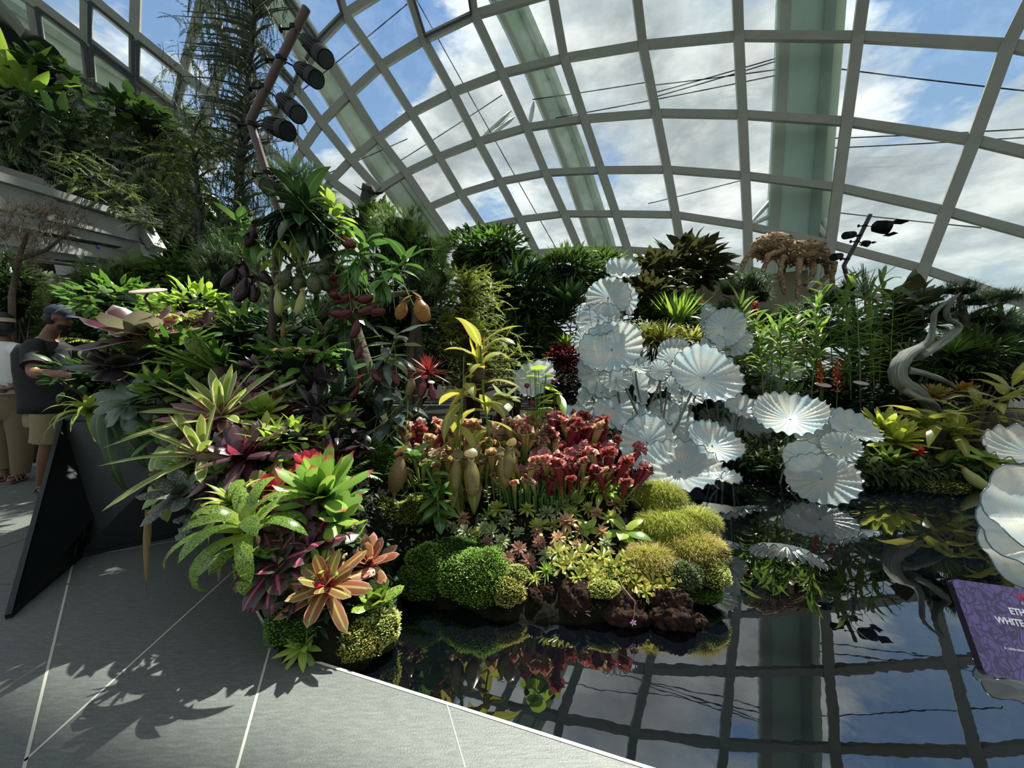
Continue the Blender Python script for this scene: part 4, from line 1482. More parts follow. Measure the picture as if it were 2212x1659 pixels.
L_('pink_petal', '#c88ad8', '#d4a0e0', trans=.4)
L_('white_petal', '#dfe6dc', '#f0f0e8', trans=.4)
L_('dried_tan', '#a8865c', '#c4a070', trans=.35)
L_('grass_moss', '#8aa02c', '#b4b848', trans=.5)
L_('grass_moss2', '#a09a38', '#c0b050', trans=.45)
L_('finger_green', '#2c5a24', '#4a7a34', tip='#7aa050', tpos=.9, trans=.15)
L_('nep_leaf_yellow', '#7c902a', '#b2b43a', edge='#b06a40', ewid=.06, mid='#a8b850', trans=.5)
L_('nep_leaf_green', '#3c6a2c', '#5a8a3c', trans=.35, rough=.22, mid='#6a9a4c', mwid=.05)
L_('nep_leaf_dark', '#22401f', '#3a5c30', trans=.3, rough=.2, mid='#4a7040', mwid=.05)
L_('nep_leaf_grey', '#3c4c44', '#566860', trans=.2, rough=.18, back='#4c5c48')
L_('nep_leaf_lime', '#6a9a2c', '#a0bc3c', trans=.5, rough=.28)
L_('moss_greygreen', '#5c7444', '#7c9460', trans=.3, rough=.5)
tpl_sar('s_green', MATS['sar_green'], MATS['sar_hood_pale'], .05, .24)
tpl_sar('s_pink', MATS['sar_green'], MATS['sar_hood_pink'], .055, .28)
tpl_sar('s_red', MATS['sar_red'], MATS['sar_hood_red'], .058, .32)
tpl_nep('brown', MATS['neph_body_brown'], MATS['rim_red'], .2)
tpl_nep('dark', MATS['neph_body_dark'], MATS['rim_red'], .2, belly=1.1)
tpl_nep('red', MATS['neph_body_red'], MATS['rim_red'], .19)
tpl_nep('mottled', MATS['neph_body_mottled'], MATS['neph_body_mottled'], .27, belly=1.1)
tpl_nep('pale', MATS['neph_body_pale'], MATS['rim_pale'], .16)
tpl_nep('yellow', MATS['neph_body_yellow'], MATS['neph_body_yellow'], .28)
tpl_nep('green', MATS['neph_body_green'], MATS['rim_pale'], .18)


def zi(u, D):
    """height of the islet soil at depth D"""
    return .16 + .28 * max(0, min(1, (D - 2.1) / .9)) - .10 * max(0, (D - 3.1))


# --- mossy cushions and rocks along the front
moss('largest bright green fine-leaved cushion at the front of the islet', at(1032, 1250, 2.16), (.205, .17, .165), MATS['moss_bright'], 5200, .011, seed=11, noise=.07)
moss('bright green feathery cushion left of the largest one on the islet', at(925, 1215, 2.24), (.135, .13, .10), MATS['moss_bright'], 3200, .012, seed=12)
moss('darker hanging green cushion at the left water edge of the islet', at(905, 1255, 2.2), (.15, .12, .10), MATS['fern_green'], 3000, .012, seed=13)
moss('creamy yellow cushion right beside the largest green one', at(1100, 1280, 2.06), (.085, .08, .085), MATS['moss_yellow'], 2200, .010, seed=14)
moss('yellowish fringe of moss above the creamy cushion', at(1115, 1245, 2.12), (.07, .06, .05), MATS['moss_pale'], 1200, .010, seed=15)
moss('pale sparkling green cushion at the far left end of the islet', at(822, 1125, 2.45), (.16, .14, .14), MATS['moss_pale'], 3600, .012, seed=16)
moss('dark green ferny bank behind the pale left cushion', at(800, 1010, 2.7), (.20, .18, .22), MATS['fern_green'], 4200, .017, seed=17)
moss('yellow green feathery moss under the brown pitcher at the islet left', at(895, 1105, 2.5), (.15, .13, .09), MATS['grass_moss'], 2400, .012, seed=18)
moss('dark olive moss bank behind the feathery cushions', at(980, 1190, 2.32), (.20, .12, .07), MATS['fern_green'], 1800, .012, seed=19)
moss('grey-green dense cushion at the right of the islet front', at(1478, 1245, 2.1), (.095, .09, .09), MATS['moss_greygreen'], 2600, .010, seed=20)
moss('yellow-green cushion at the rightmost tip of the islet', at(1535, 1240, 2.13), (.085, .09, .09), MATS['moss_pale'], 2600, .010, seed=21)
moss('hanging moss rim below the two right-hand cushions', at(1515, 1280, 2.12), (.11, .08, .055), MATS['fern_green'], 1500, .010, seed=22)
moss('pale small-leaved creeper cushion between two lava rocks', at(1300, 1272, 2.02), (.08, .06, .045), MATS['moss_pale'], 1500, .012, seed=23)
moss('low moss pad under the flytraps in the middle', at(1330, 1245, 2.12), (.17, .1, .05), MATS['grass_moss'], 1600, .012, seed=24)
rock('rugged reddish-brown lava rock left of the pale creeper at the waterline', tuple(at(1245, 1300, 2.04)), (.085, .08, .105), 31, bed='island')
rock('long dark brown lava rock below the butterworts', tuple(at(1345, 1312, 1.98)), (.125, .08, .085), 32, bed='island')
rock('large reddish lava rock at the front right waterline of the islet', tuple(at(1447, 1322, 1.96)), (.115, .10, .10), 33, bed='island')
rock('brown lava rock on the right shoulder of the islet', tuple(at(1535, 1195, 2.2)), (.08, .07, .06), 34, bed='island')
rock('black wet stone between the creamy cushion and the lava rocks', tuple(at(1172, 1285, 2.06)), (.07, .06, .055), 35, bed='island')
rock('low wet stone just breaking the water right of the large lava rock', tuple(at(1495, 1345, 1.94)), (.07, .05, .045), 36, bed='island')
# grassy mossy slope on the right
GM = (('tall bright grassy moss hump below the large front glass plate', 1425, 1085, 2.62, .16, .13, 'grass_moss'),
      ('bright grassy moss in the middle of the right slope', 1450, 1140, 2.42, .20, .10, 'grass_moss'),
      ('golden grassy moss on the lower right slope', 1500, 1190, 2.25, .16, .09, 'grass_moss2'),
      ('golden green grassy moss below the yellow-green pitcher plant rosette', 1405, 1215, 2.2, .14, .08, 'grass_moss2'),
      ('green grassy moss behind the right-hand lava rock shoulder', 1505, 1135, 2.42, .12, .09, 'grass_moss'))
for k, (lab, u, v, D, rr, rz, mt) in enumerate(GM):
    c = at(u, v, D)
    root = moss(lab, c, (rr, rr * .8, rz), MATS[mt], 100, .01, seed=40 + k, name='grassy_moss', core='olive_moss')
    n = 3400
    d = sphere_dirs(n, -.2, 1)
    o = MB().leaves(d * (rr, rr * .8, rz) * 1.0, np.arctan2(d[:, 1], d[:, 0]) + U(-1.2, 1.2, n), U(.2, 1.4, n), U(.03, .065, n), U(.002, .0035, n), U(.3, 1.6, n), 3, 'need', .2)
    o.build('blades', MATS[mt], root)

# --- sundews
SD = [(1120, 1185, 2.25, 'pink', 24), (1165, 1172, 2.3, 'pink', 20), (1098, 1207, 2.2, 'pink', 22), (1142, 1212, 2.18, 'pink', 22), (1052, 1172, 2.34, 'pink', 18), (1062, 1150, 2.4, 'green', 22),
      (1085, 1170, 2.33, 'green', 24), (1120, 1150, 2.38, 'green', 18), (975, 1145, 2.42, 'green', 24), (1005, 1150, 2.4, 'green', 24), (1045, 1140, 2.42, 'green', 20), (1160, 1150, 2.36, 'pink', 18)]
for k, (u, v, D, c_, s) in enumerate(SD):
    pk = c_ == 'pink'
    rosette('sundew', 'one of the pinkish sundew rosettes beside the largest green cushion' if pk else 'one of the pale green sundew rosettes behind the mossy cushions', 'sundew', at(u, v, D), 34, R_(s, D), R_(5.5, D),
            MATS['sundew_pink' if pk else 'sundew_green'], el=(-.5, 1.1), droop=.5, prof='spat', tilt=.6, S=4, bed='island', group='pink sundews' if pk else 'green sundews', inner=.7, stub=True)
# --- flytraps: leaf rosette, traps as parts
FT = [(1235, 1212), (1268, 1228), (1300, 1205), (1290, 1240), (1325, 1222), (1355, 1212), (1345, 1245), (1385, 1235), (1372, 1262), (1410, 1262), (1440, 1270), (1250, 1250), (1215, 1225), (1395, 1280),
      (1325, 1262), (1285, 1262), (1262, 1195), (1455, 1250), (1430, 1240), (1205, 1195)]
for k, (u, v) in enumerate(FT):
    D = 2.2 - (v - 1195) * .0022
    p = at(u, v, D)
    root = rosette('flytrap', 'one of the yellow-green flytraps crowded above the lava rocks', 'flytrap', p, 13, R_(30, D), R_(8, D), MATS['flytrap'], el=(0, 1.2), droop=.5, prof='spat', tilt=.5, S=5,
                   bed='island', group='flytraps', inner=.8)
    for q in range(4):
        a, e = q * 1.6 + k, U(.2, .9)
        tip = np.array([math.cos(a) * math.cos(e), math.sin(a) * math.cos(e), math.sin(e) * .9]) * R_(28, D)
        MB().leaves([tip, tip], [a + 1.57, a - 1.57], [.9, .9], .016, .022, .5, 4, 'disc', .1).build('trap', MATS['trap_lobe'], root)
for u, v, lab in ((1342, 1288, 'pale yellow butterwort rosette that bears the pink flower'), (1412, 1292, 'pale yellow butterwort rosette right of the one in flower')):
    bw = rosette('butterwort', lab, 'butterwort', at(u, v, 2.0), 16, .05, .028, MATS['butterwort'], el=(-.6, 1.0), droop=.4, prof='ovate', tilt=.9, S=4, bed='island')
fl0, fl1 = at(1335, 1245, 2.02), at(1368, 1345, 1.86)
fr = empty('butterwort_flower', fl0, 'tiny pink five-petalled flower hanging on a pale stalk over the water', 'flower')
pts = [Vector((0, 0, 0)), (at(1345, 1268, 1.96) - fl0), (at(1372, 1300, 1.88) - fl0), (fl1 - fl0)]
MB().tube([pts[0], pts[0].lerp(pts[1], .5), pts[1], pts[1].lerp(pts[2], .5), pts[2], pts[2].lerp(pts[3], .5), pts[3]], .0018, 6).build('stalk', MATS['rim_pale'], fr)
MB().leaves([tuple(pts[3])] * 5, np.zeros(5), np.zeros(5), .001, .001).build('calyx', MATS['stem_green'], fr)
for q in range(5):
    a = q * 2 * PI / 5 + PI / 2
    mb = MB()
    w = np.array([[0, 0, 0], [-.005, 0, .012], [0, -.002, .018], [.005, 0, .012]])
    ca, sa = math.cos(a), math.sin(a)
    w = np.stack([w[:, 0] * ca - w[:, 2] * sa, w[:, 1], w[:, 0] * sa + w[:, 2] * ca], 1)
    mb.add(w + np.array(pts[3]), [(0, 1, 2, 3)])
    mb.build('petal', MATS['pink_petal'], fr)

# --- small leafy pitcher plants on the islet
ros('yellow-green pitcher plant rosette with broad drooping leaves on the right slope', 1350, 1150, 2.35, 9, 78, 26, 'nep_leaf_lime', name='pitcher_plant', cat='pitcher plant', el=(-.2, .9), droop=1.5, prof='lance', tilt=.3, bed='island', S=9)
ros('small green round-leaved pitcher plant left of the yellow-green rosette', 1268, 1140, 2.4, 8, 40, 20, 'green_bright', name='pitcher_plant', cat='pitcher plant', el=(-.2, .9), droop=.8, prof='ovate', tilt=.4, bed='island')
ros('light green heart-leaved plant on the right behind the tan moss', 1235, 1085, 2.6, 8, 44, 26, 'green_bright', name='foliage_plant', cat='plant', el=(.1, 1.2), droop=.6, prof='ovate', tilt=.2, bed='island')
ros('pale green leafy rosette right of the heart-leaved plant', 1300, 1065, 2.65, 14, 60, 14, 'green_bright', name='foliage_plant', cat='plant', el=(.1, 1.2), droop=1.2, prof='lance', tilt=.2, bed='island')
ros('long olive-leaved tuft behind the grassy moss', 1345, 1065, 2.7, 16, 66, 12, 'nep_leaf_lime', name='foliage_plant', cat='plant', el=(.2, 1.3), droop=1.3, prof='lance', tilt=.1, bed='island')
ros('round-leaved bluish plant just under the large front glass plate', 1450, 1070, 2.85, 7, 30, 20, 'sundew_green', name='foliage_plant', cat='plant', el=(.2, 1.2), droop=.3, prof='ovate', tilt=.2, bed='island')
ros('dusky pink and green fleshy plant at the right end of the islet', 1510, 1125, 2.5, 12, 40, 20, 'sundew_pink', name='foliage_plant', cat='plant', el=(0, 1.2), droop=1.0, prof='ovate', tilt=.4, bed='island')
ros('stand of tan withered leaves in the islet centre', 1225, 1130, 2.42, 26, 36, 10, 'dried_tan', name='withered_plant', cat='plant', el=(0, 1.3), droop=1.2, prof='ovate', tilt=.3, bed='island')
ros('curly tan and yellow moss-like clump left of the small round-leaved pitcher plant', 1205, 1165, 2.32, 40, 28, 7, 'dried_tan', name='withered_plant', cat='plant', el=(0, 1.3), droop=1.5, prof='ovate', tilt=.3, bed='island')
ros('green ribbon-leaved small plant with white flowers above it', 1060, 1120, 2.5, 12, 40, 9, 'green_mid', name='flowering_plant', cat='plant', el=(0, 1.1), droop=.5, prof='lance', tilt=.3, bed='island')
ros('bright grass tuft between the creamy cushion and the flytraps', 1180, 1235, 2.12, 40, 34, 4, 'green_bright', name='grass_tuft', cat='grass', el=(.1, 1.4), droop=.7, prof='blade', tilt=.3, bed='island')
ros('dark little grass tuft under the yellow-green pitcher plant rosette', 1350, 1205, 2.25, 40, 32, 3.5, 'green_mid', name='grass_tuft', cat='grass', el=(.1, 1.4), droop=.7, prof='blade', tilt=.3, bed='island')
ros('narrow-leaved star rosette right of the creamy cushion', 1155, 1250, 2.1, 18, 26, 6, 'flytrap', name='star_rosette', cat='plant', el=(-.3, 1.0), droop=.3, prof='blade', tilt=.5, bed='island')
ros('small-leaved olive plant with round leaves on the left of the islet', 872, 1160, 2.42, 16, 40, 15, 'sundew_green', name='foliage_plant', cat='plant', el=(-.4, 1.2), droop=.6, prof='ovate', tilt=.5, bed='island')
ros('pale round-leaved sprig above the feathery cushions', 905, 1130, 2.48, 12, 36, 16, 'sundew_green', name='foliage_plant', cat='plant', el=(.1, 1.3), droop=.3, prof='ovate', tilt=.3, bed='island')
ros('lime peltate-leaved small plant in the islet centre', 1165, 1140, 2.4, 14, 32, 10, 'flytrap', name='foliage_plant', cat='plant', el=(.1, 1.2), droop=.6, prof='spat', tilt=.3, bed='island')
# white flower spikes
for k, (u, v, D) in enumerate(((1052, 1070, 2.5), (1078, 1055, 2.52))):
    p = at(u, v + 55, D)
    root = empty('white_flower', p, ('thin stalk of tiny white flowers, the left and lower of two', 'thin stalk of tiny white flowers, the right and taller of two')[k], 'flower')
    h = R_(78, D)
    MB().tube([(0, 0, -.05), (.01, 0, h * .5), (.0, 0, h)], .0022, 5).build('stem', MATS['stem_green'], root)
    for q in range(9):
        z = h * (.45 + .55 * q / 9)
        a = q * GA
        MB().leaves([(math.cos(a) * .018, math.sin(a) * .018, z)] * 4, np.arange(4) * 1.57 + a, .4, .012, .006, .2, 2, 'ovate').build('flower', MATS['white_petal'], root)
# green finger-like plant
for k, (u, v, D, n, lab) in enumerate(((1135, 1062, 2.62, 60, 'dense stand of upright dark green finger-like leaves in the islet centre'), (1180, 1080, 2.6, 50, 'finger-leaved green clump right of the densest stand'))):
    p = at(u, v + 20, D)
    BEDS['island'].append(tuple(p))
    root = empty('finger_plant', p, lab, 'plant')
    for q in range(n):
        a, r = q * GA, math.sqrt(q / n) * R_(52, D)
        x, y = math.cos(a) * r, math.sin(a) * r * .6
        h = R_(U(26, 42), D)
        MB().tube([(x, y, -.03), (x * 1.1, y * 1.1 - .005, h * .5), (x * 1.2, y * 1.2 - .012, h * .92), (x * 1.22, y * 1.22 - .014, h)], [.007, .0075, .007, .003], 6, rnd=rs.rand()).build('finger', MATS['finger_green'], root)

# --- trumpet pitchers
CL = []
for u, D in [(915, 2.75), (945, 2.9), (975, 2.7), (935, 3.05), (1000, 2.95), (1030, 2.75), (985, 3.15), (1050, 3.0), (1075, 2.72), (1040, 3.2), (1095, 2.95), (1115, 2.7), (1090, 3.2)]:
    CL.append((u, D, 'green'))
for u, D in [(1135, 2.95), (1150, 2.72), (1140, 3.2), (1180, 2.9), (1185, 2.68), (1175, 3.15), (1215, 2.72), (1120, 2.62), (1160, 2.62)]:
    CL.append((u, D, 'pink'))
for u, D in [(1200, 3.25), (1215, 3.0), (1235, 3.2), (1245, 2.85), (1255, 3.05), (1265, 2.7), (1285, 2.9), (1290, 2.7), (1225, 2.62), (1320, 2.8), (1330, 2.66), (1255, 3.35), (905, 3.0)]:
    CL.append((u, D, 'red'))
for k, (u, D, c_) in enumerate(CL):
    x = (u - CX) / F * D
    g = zi(u, D) - (.05 if u > 1290 else 0)
    p = Vector((x, D, g))
    BEDS['island'].append(tuple(p))
    lab = {'green': 'one of the green trumpet pitcher plants with pale hoods under the yellow-leaved climber',
           'pink': 'one of the pink-hooded trumpet pitcher plants in the middle of the islet',
           'red': 'one of the crimson-hooded trumpet pitcher plants next to the glass sculpture'}[c_]
    if u == 905:
        lab = 'dark red-hooded trumpet pitcher plant at the left end of the pitcher bed'
    root = empty('trumpet_pitcher', p, lab, 'pitcher plant', None if u == 905 else {'green': 'green trumpet pitchers', 'pink': 'pink trumpet pitchers', 'red': 'crimson trumpet pitchers'}[c_])
    nn = 8
    for q in range(nn):
        a = q * GA + k
        r = .015 + .075 * math.sqrt(q / nn)
        lean = U(.0, .42)
        s = U(.24, .42) * (1.12 if D > 2.9 else .9) * (1.1 if c_ == 'red' else 1)
        qq = Quaternion((0, 0, 1), a) @ Quaternion((0, 1, 0), lean) @ Quaternion((0, 0, 1), U(-1, 1))
        key = c_ if rs.rand() < .75 else rs.choice(['green', 'pink', 'red'] if c_ != 'green' else ['green', 'pink'])
        clone(TPL['s_' + key], root, (math.cos(a) * r, math.sin(a) * r, -.02), qq, s)
    n = 7
    MB().leaves(np.zeros((n, 3)), U(0, 6.28, n), U(.8, 1.4, n), U(.12, .26, n), .014, .4, 5, 'blade').build('leaves', MATS['green_bright'], root)
# two big trumpets leaning out at the right end, towards the glass
for k, (u0, v0, u1, v1, D, lab) in enumerate(((1325, 1045, 1375, 980, 2.75, 'fat orange-red trumpet pitcher leaning right at the end of the bed'),
                                              (1348, 1060, 1400, 1025, 2.6, 'lowest red frilly trumpet pitcher stretching over the water'),
                                              (1318, 1000, 1335, 955, 2.95, 'upright dusky pink trumpet pitcher at the right end of the bed'))):
    A, B = at(u0, v0 + 20, D), at(u1, v1 + 5, D)
    root = empty('trumpet_pitcher', A, lab, 'pitcher plant')
    d = (B - A)
    q = Vector((0, 0, 1)).rotation_difference(d)
    clone(TPL['s_red'], root, (0, 0, 0), q @ Quaternion((0, 0, 1), PI / 2 + k), d.length * 1.25)
    MB().tube([(0, 0, -.2), (0, 0, -.1), (0, 0, .01)], [.012, .01, .008], 6).build('stem', MATS['stem_green'], root)
    clone(TPL['s_red'], root, (.01, -.02, 0), Quaternion((0, 1, 0), .2 + .3 * k) @ q @ Quaternion((0, 0, 1), k), d.length * .9)

# --- tall yellow-leaved pitcher climber
P_ = lambda u, v, D: at(u, v, D)
nep_plant('pitcher_climber', 'tall yellow-green pitcher climber with long drooping leaves above the trumpet bed', P_(1040, 815, 2.75), 22, R_(108, 2.75), R_(27, 2.75), MATS['nep_leaf_yellow'],
          [('green', P_(987, 990, 2.45), .2, 1.5, 0.05), ('green', P_(1018, 990, 2.42), .23, 1.8, .05), ('green', P_(1035, 960, 2.5), .16, .3, .3), ('green', P_(1085, 985, 2.5), .19, 2.0, .0), ('green', P_(1103, 965, 2.52), .2, 1.2, .1)],
          el=(-.6, 1.1), droop=1.6, vine=[P_(1010, 1060, 2.7), P_(1060, 960, 2.75), P_(1045, 860, 2.76), P_(1040, 790, 2.75), P_(1038, 745, 2.75)])
ros('single upright bright leaf shoot at the top of the yellow pitcher climber', 1037, 790, 2.75, 3, 80, 22, 'green_yellow', name='leaf_shoot', cat='leaf', el=(1.35, 1.5), droop=.1, prof='lance', tilt=0, bed=None, wave=.06)
nep_plant('pitcher_climber', 'yellow pitcher climber stem with hanging leaves left of the taller one', P_(985, 830, 2.62), 12, R_(95, 2.62), R_(26, 2.62), MATS['nep_leaf_yellow'], [],
          el=(-1.2, .2), droop=1.2, vine=[P_(990, 1050, 2.62), P_(985, 950, 2.62), P_(998, 860, 2.62), P_(1005, 815, 2.62)])
nep_plant('pitcher_plant', 'leafy pitcher plant with one large brown-red pitcher at the islet left', P_(925, 1030, 2.45), 26, R_(62, 2.45), R_(20, 2.45), MATS['nep_leaf_green'],
          [('brown', P_(862, 985, 2.35), .23, -.5, -.05)], el=(-.3, 1.1), droop=1.2, vine=[P_(950, 1120, 2.45), P_(945, 1060, 2.45), P_(915, 1000, 2.45), P_(890, 985, 2.45)])
BEDS['island'] += [tuple(P_(950, 1115, 2.45)), tuple(P_(1010, 1090, 2.6))]
nep_plant('pitcher_plant', 'low green pitcher plant in front of the trumpet bed left of the white flowers', P_(945, 1080, 2.42), 16, R_(58, 2.4), R_(21, 2.4), MATS['nep_leaf_green'], [], el=(-.4, 1.0), droop=1.2,
          vine=[P_(948, 1125, 2.4), P_(946, 1090, 2.4), P_(944, 1060, 2.4)])
# peltate lime leaves
for k, (u, v, D, lab) in enumerate(((1160, 815, 3.0, 'lime round-leaved plant in front of the lone left glass plate'), (1160, 880, 2.95, 'lower lime round-leaved plant above the crimson trumpets'))):
    root = empty('round_leaf_plant', at(u, 1000, D), lab, 'plant')
    h = at(u, v, D).z - at(u, 1000, D).z
    n = 9
    a = np.arange(n) * GA
    b = np.stack([np.cos(a) * U(.02, .1, n), np.sin(a) * .05, h + U(-.07, .06, n)], 1)
    for q in range(n):
        MB().tube([(0, 0, 0), (b[q, 0] * .6, b[q, 1] * .6, b[q, 2] * .6), tuple(b[q])], .003, 5).build('stem', MATS['stem_green'], root)
    MB().leaves(b - np.stack([np.cos(a), np.sin(a), 0 * a], 1) * .04, a, U(-.1, .6, n), .12, .13, .4, 6, 'disc', .12).build('leaves', MATS['nep_leaf_lime'], root)
ros('bright lime lance leaves stretching towards the small white plate', 1205, 850, 2.95, 7, 66, 20, 'nep_leaf_lime', name='foliage_plant', cat='plant', el=(-.5, .7), droop=.5, prof='lance', tilt=0, bed=None, azr=(-1.2, 1.6))
ros('broad blue-green leaves behind the yellow pitcher climber', 1090, 860, 3.1, 9, 62, 36, 'sundew_green', name='foliage_plant', cat='plant', el=(-.2, .9), droop=.9, prof='ovate', tilt=0, bed=None)
for k, (u, v, lab) in enumerate(((1138, 833, 'dark red round flower head on a stalk in front of the lone left plate'), (1196, 823, 'dark red round flower head at the right rim of the lone left plate'), (1150, 870, 'dark red flower bud just above the trumpet bed'))):
    p = at(u, v, 2.9)
    root = empty('pitcher_flower', (p.x, p.y, .5), lab, 'flower')
    MB().tube([(0, 0, -.1), (.01, 0, (p.z - .5) * .5), (0, 0, p.z - .5)], .0025, 5).build('stem', MATS['rim_red'], root)
    mb = MB()
    mb.ell((0, 0, p.z - .5), (.022, .022, .02), 10, 8, .1)
    mb.leaves([(0, 0, p.z - .5)] * 5, np.arange(5) * 1.26, -.2, .03, .02, 1.2, 4, 'ovate')
    mb.build('flower_head', plain('maroon_flower', '#5a1420', .5), root)

for k, (u, v, D) in enumerate(FI):
    t_ = k % 3
    rosette('islet_rosette', ('small tan-tinged leafy rosette on the islet', 'small lime leafy rosette on the islet', 'small grey-green leafy rosette on the islet')[t_], 'plant', at(u, v, D), 22, R_(U(20, 32), D), R_(U(5, 9), D),
            MATS[('dried_tan', 'flytrap', 'sundew_green')[t_]], el=(-.1, 1.3), droop=U(.4, 1.4), prof=['ovate', 'spat', 'lance'][(k // 3) % 3], tilt=.35, bed='island', group=('tan', 'lime', 'grey-green')[t_] + ' islet rosettes', S=4)
ex = [(-.55, 2.35, .12), (.2, 2.3, .13), (.6, 2.3, .14), (1.0, 2.35, .12), (.9, 2.7, .22), (-.3, 3.1, .38), (.2, 3.3, .38), (.6, 3.2, .34), (-.6, 2.8, .32), (-.75, 2.9, .3)]
_ci = lambda X, Y: ((X - .22) / 1.12) ** 2 + ((Y - 2.75) / .82) ** 2 < 1
isl, IX, IY, IZ = bedmesh('ground_islet', 'island', m_soil, .9, -.12, .025, 'dark soil of the islet', clip=_ci, extra=ex, drop=.035)
pts = np.stack([IX, IY, IZ], -1).reshape(-1, 3)
pts = pts[(pts[:, 2] > -.02)]
n = 4200
sel = pts[rs.randint(len(pts), size=n)] + rs.randn(n, 3) * .008
tag(MB().leaves(sel, U(0, 6.28, n), U(-.2, 1.4, n), U(.015, .04, n), U(.005, .014, n), .8, 3, 'ovate').build('undergrowth', L_('islet_under', '#4a5a20', '#7a7438', trans=.4)),
    'tiny creeping leaves between the plants of the islet', 'undergrowth', kind='stuff')
# ================================================================== hanging pitcher plants in the middle left
nep_plant('hanging_pitcher_plant', 'dark glossy long-leaved pitcher plant at the top of the hanging basket', P_(655, 452, 3.0), 30, R_(100, 3.0), R_(27, 3.0), MATS['nep_leaf_dark'],
          [('red', P_(738, 512, 2.95), .17, 2.6, .75), ('mottled', P_(703, 560, 2.95), .13, .3, .2)], el=(-.9, .9), droop=1.1, vine=[P_(655, 480, 3.0), P_(655, 455, 3.0), P_(657, 435, 3.0)])
ros('long bright leaf shoot rising left from the top of the hanging basket', 653, 440, 3.0, 5, 98, 22, 'nep_leaf_lime', name='leaf_shoot', cat='leaf', el=(.5, 1.2), droop=.3, prof='lance', tilt=0, bed=None, azr=(.2, 3.3), stub=False)
nep_plant('hanging_pitcher_plant', 'leafy pitcher plant at the upper left with dark purple pitchers below', P_(515, 472, 3.1), 20, R_(64, 3.1), R_(20, 3.1), MATS['nep_leaf_green'],
          [('dark', P_(548, 488, 3.05), .17, 0, .1), ('dark', P_(508, 580, 3.0), .17, .3, .25), ('dark', P_(530, 600, 3.0), .2, 1.2, .1), ('dark', P_(548, 605, 3.05), .18, 2, .0), ('dark', P_(522, 562, 3.05), .16, 2.5, .2),
           ('dark', P_(562, 580, 3.0), .14, 3.5, .3)], el=(-.8, .9), droop=1.2, vine=[P_(560, 530, 3.1), P_(530, 500, 3.1), P_(515, 470, 3.1)])
nep_plant('hanging_pitcher_plant', 'yellow-green vine with mottled fat pitchers under the basket', P_(600, 545, 2.95), 12, R_(58, 2.95), R_(15, 2.95), MATS['nep_leaf_lime'],
          [('mottled', P_(622, 582, 2.9), .16, .2, .2), ('mottled', P_(648, 590, 2.95), .15, 1.4, .0), ('mottled', P_(678, 590, 2.9), .16, 2.2, .1), ('mottled', P_(692, 588, 2.95), .15, 3, .2), ('pale', P_(598, 628, 2.85), .17, -.2, -.3),
           ('pale', P_(652, 630, 2.85), .17, 1.2, .0), ('pale', P_(626, 660, 2.9), .08, .5, .9)], el=(-1.3, .3), droop=1.3, vine=[P_(660, 520, 3.0), P_(610, 505, 2.95), P_(590, 540, 2.9), P_(585, 585, 2.9)])
nep_plant('hanging_pitcher_plant', 'middle pitcher plant with broad green leaves and wine-red pitchers', P_(775, 545, 3.0), 26, R_(76, 3.0), R_(24, 3.0), MATS['nep_leaf_green'],
          [('red', P_(722, 600, 2.95), .12, 1.9, 1.2), ('red', P_(716, 630, 2.9), .15, 2.2, 1.0), ('red', P_(760, 630, 2.95), .14, .4, .6), ('red', P_(768, 645, 2.85), .15, 2.8, 1.3), ('red', P_(712, 675, 2.85), .16, 3.1, 1.3),
           ('red', P_(790, 668, 2.85), .15, 3.0, 1.2), ('red', P_(812, 655, 2.85), .14, .5, .7), ('red', P_(745, 610, 3.0), .14, .9, .5)], el=(-1.0, 1.0), droop=1.3, vine=[P_(740, 600, 3.0), P_(770, 560, 3.0), P_(790, 525, 3.0)])
nep_plant('hanging_pitcher_plant', 'right-hand hanging pitcher plant with wavy light leaves and amber pitchers', P_(845, 580, 2.95), 22, R_(70, 2.95), R_(20, 2.95), MATS['nep_leaf_green'],
          [('yellow', P_(872, 652, 2.85), .13, .2, .1), ('yellow', P_(905, 645, 2.8), .17, 2.9, .1)], el=(-1.0, .9), droop=1.2, vine=[P_(820, 620, 3.0), P_(840, 590, 2.97), P_(880, 560, 2.95)])
nep_plant('hanging_pitcher_plant', 'lime-leaved shoots between the basket and the carved wooden post', P_(735, 465, 3.05), 26, R_(40, 3.05), R_(19, 3.05), MATS['nep_leaf_lime'], [], el=(-.9, 1.2), droop=.9,
          vine=[P_(760, 520, 3.05), P_(735, 480, 3.05), P_(715, 435, 3.05)])
nep_plant('hanging_pitcher_plant', 'grey-leaved lower pitcher plant with hanging red pitchers', P_(845, 745, 2.9), 22, R_(78, 2.9), R_(26, 2.9), MATS['nep_leaf_grey'],
          [('red', P_(778, 745, 2.8), .11, .2, .0), ('red', P_(805, 800, 2.8), .13, 2.4, .7), ('red', P_(772, 820, 2.8), .15, 1.0, .2), ('red', P_(852, 800, 2.8), .12, 2.2, .3), ('red', P_(772, 690, 2.8), .14, .4, .0)],
          el=(-1.1, .8), droop=1.2, vine=[P_(820, 840, 2.95), P_(835, 780, 2.9), P_(860, 720, 2.9)])
